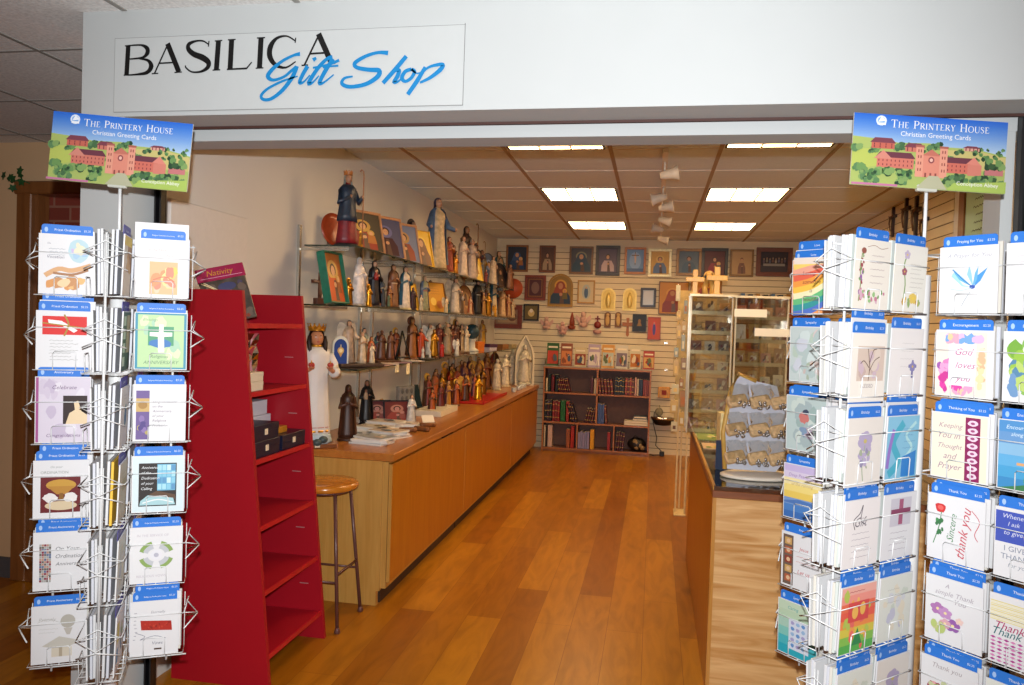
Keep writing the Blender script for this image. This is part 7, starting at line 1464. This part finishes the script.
for zz in (.45, .85, 1.14, 1.38): a = MB(); a.box(-.27, .27, 0, .3, zz, zz+.02, SU); a.build('shelf_board', t)
a = MB(); a.box(-.27, .27, .29, .3, .3, 1.54, mat('unit_back', '6c4430', .6, noise=.1)); a.build('back_panel', t)
for i, (x, c, h) in enumerate(((-.2, 'b8a88c', .12), (-.08, 'c8bc98', .1), (.04, 'a89474', .13), (.16, 'c0b494', .1))):
    bx('small_carton', 'small beige carton, %s from the left on the cream shelf unit' % ('first', 'second', 'third', 'fourth')[i], 'box', 1.30+x, 7.52, 1.401, .1, .14, h, mat('carton_'+c, c, .5, noise=.1), lid=mat('carton_lid_'+c, 'd8ccb0', .5, noise=.05))
t = thing('teddy_bear', 'reddish brown teddy bear sitting on the shelf behind the displays', 'teddy bear', (1.20, 7.50, .871)); BE = mat('bear_plush', '8c4a30', .9, noise=.2, nscale=80, bump=.4)
a = MB(); a.ell((0, 0, .09), (.075, .06, .09), BE, 16, 10); a.build('body', t)
a = MB(); a.ell((0, -.01, .205), (.055, .05, .05), BE, 14, 9); a.ell((0, -.055, .195), (.022, .02, .018), mat('bear_muzzle', 'b07850', .9, noise=.1), 10, 7)
for s in (-1, 1): a.ell((s*.042, 0, .25), (.02, .012, .02), BE, 9, 6); a.ell((s*.02, -.055, .215), (.005, .004, .005), BLACK, 6, 4)
a.build('head', t)
for s in (-1, 1): a = MB(); a.tube([(s*.06, 0, .14), (s*.1, -.04, .09)], [.026, .024], BE, 9); a.build('arm', t); a = MB(); a.tube([(s*.04, -.02, .035), (s*.07, -.1, .03)], [.034, .03], BE, 9); a.ell((s*.072, -.11, .035), (.03, .018, .034), BE, 9, 7); a.build('leg', t)
random.seed(41)
for i, (cn, c) in enumerate((('red', 'a03020'), ('green', '4c7c30'), ('orange', 'c87828'), ('white', 'c8c0b0'), ('dark', '2c2420'), ('blue', '3c5880'))):
    book(1.07+.045*i, .471, .04, .25, c, '%s book on the low board of the cream shelf unit' % cn, None, y=7.43, band=None)
# hanging crucifixes and notice on the right wall
DW = mat('dark_crucifix', '2c1810', .45, noise=.15)
for i, (px, py, hpx) in enumerate(((906, 216, 40), (916, 218, 44), (924, 226, 36), (893, 222, 30))):
    q = at(px, py, 'X', XR-.012); d = (q-Vector((0, 0, H))).dot(FW); s = hpx*d/F; t = thing('wall_crucifix', ('tall dark crucifix on the right slat wall, left of the rack rod', 'largest dark crucifix on the right slat wall, behind the rack rod', 'dark crucifix on the right slat wall, nearest the notice', 'dark crucifix on the right slat wall, farthest inside')[i], 'crucifix', (XR-.012, q.y, q.z-s/2), radians(-90))
    a = MB(); a.box(-.05*s, .05*s, -.012, .012, 0, s, DW, b=.003); a.box(-.28*s, .28*s, -.012, .012, .62*s, .72*s, DW, b=.003); a.build('cross', t)
    a = MB(); a.tube([(-.22*s, -.02, .7*s), (0, -.024, .63*s), (.22*s, -.02, .7*s)], .014*s+.002, mat('corpus_brown', '6c4c30', .4, .3), 6); a.tube([(0, -.024, .65*s), (0, -.03, .45*s), (0, -.02, .2*s)], [.03*s, .03*s, .015*s], MC['corpus_brown'], 7); a.build('corpus', t)
t = thing('notice_board', 'pale green notice with centred lines of text on the right wall', 'notice', (XR-.004, 5.30, 2.05), radians(-90)); a = MB(); w, h = .46, .56; a.box(-w/2, w/2, 0, .003, 0, h, ink('b0d4b8')); ar = Art(a, -w/2, w/2, 0, h, 0, .0008)
for i in range(9): ar.scrib(.5-.12-.05*(i % 3), .9-.09*i, .24+.1*(i % 3), '4c5c48', .006, 10, .012)
a.build('sheet', t); a = MB(); a.box(-w/2-.09, -w/2, -.012, .003, -.3, .68, WF); a.build('frame_post', t); a = MB(); a.box(w/2, w/2+.05, -.012, .003, -.3, .68, WF); a.build('frame_post', t)

# ------------------------------------------------------------------ lights
def light(name, kind, loc, e, col, rot=(0, 0, 0), **k):
    l = bpy.data.lights.new(name, kind); l.energy = e; l.color = hexc(col)[:3]
    for a, b in k.items(): setattr(l, a, b)
    o = bpy.data.objects.new(name, l); COL.objects.link(o); o.location = loc; o.rotation_euler = rot
    return o
# the camera's own pop-up flash
fl = light('camera_flash', 'SPOT', (0, 0, 0), 420, 'fbfcff', shadow_soft_size=.012, spot_size=radians(104), spot_blend=.75)
fl.matrix_world = cam.matrix_world @ Matrix.Translation((0, .075, .03))
# added warm fill lamps under the corridor ceiling, unseen behind and beside the camera
for x, y in ((-3.4, 1.0), (.4, -.6), (2.6, .8)):
    light('corridor_fill', 'AREA', (x, y, ZH-.02), 9, 'ffb478', shape='RECTANGLE', size=1.1, size_y=.5)
w = bpy.data.worlds.new('world'); SC.world = w; w.use_nodes = True
w.node_tree.nodes['Background'].inputs['Color'].default_value = hexc('ffc890'); w.node_tree.nodes['Background'].inputs['Strength'].default_value = .05
SC.view_settings.view_transform = 'Standard'; SC.view_settings.look = 'None'; SC.view_settings.exposure = 0; SC.view_settings.gamma = 1
SC.cycles.use_denoising = True
SC.cycles.max_bounces = 8; SC.cycles.transparent_max_bounces = 24; SC.cycles.sample_clamp_indirect = 4
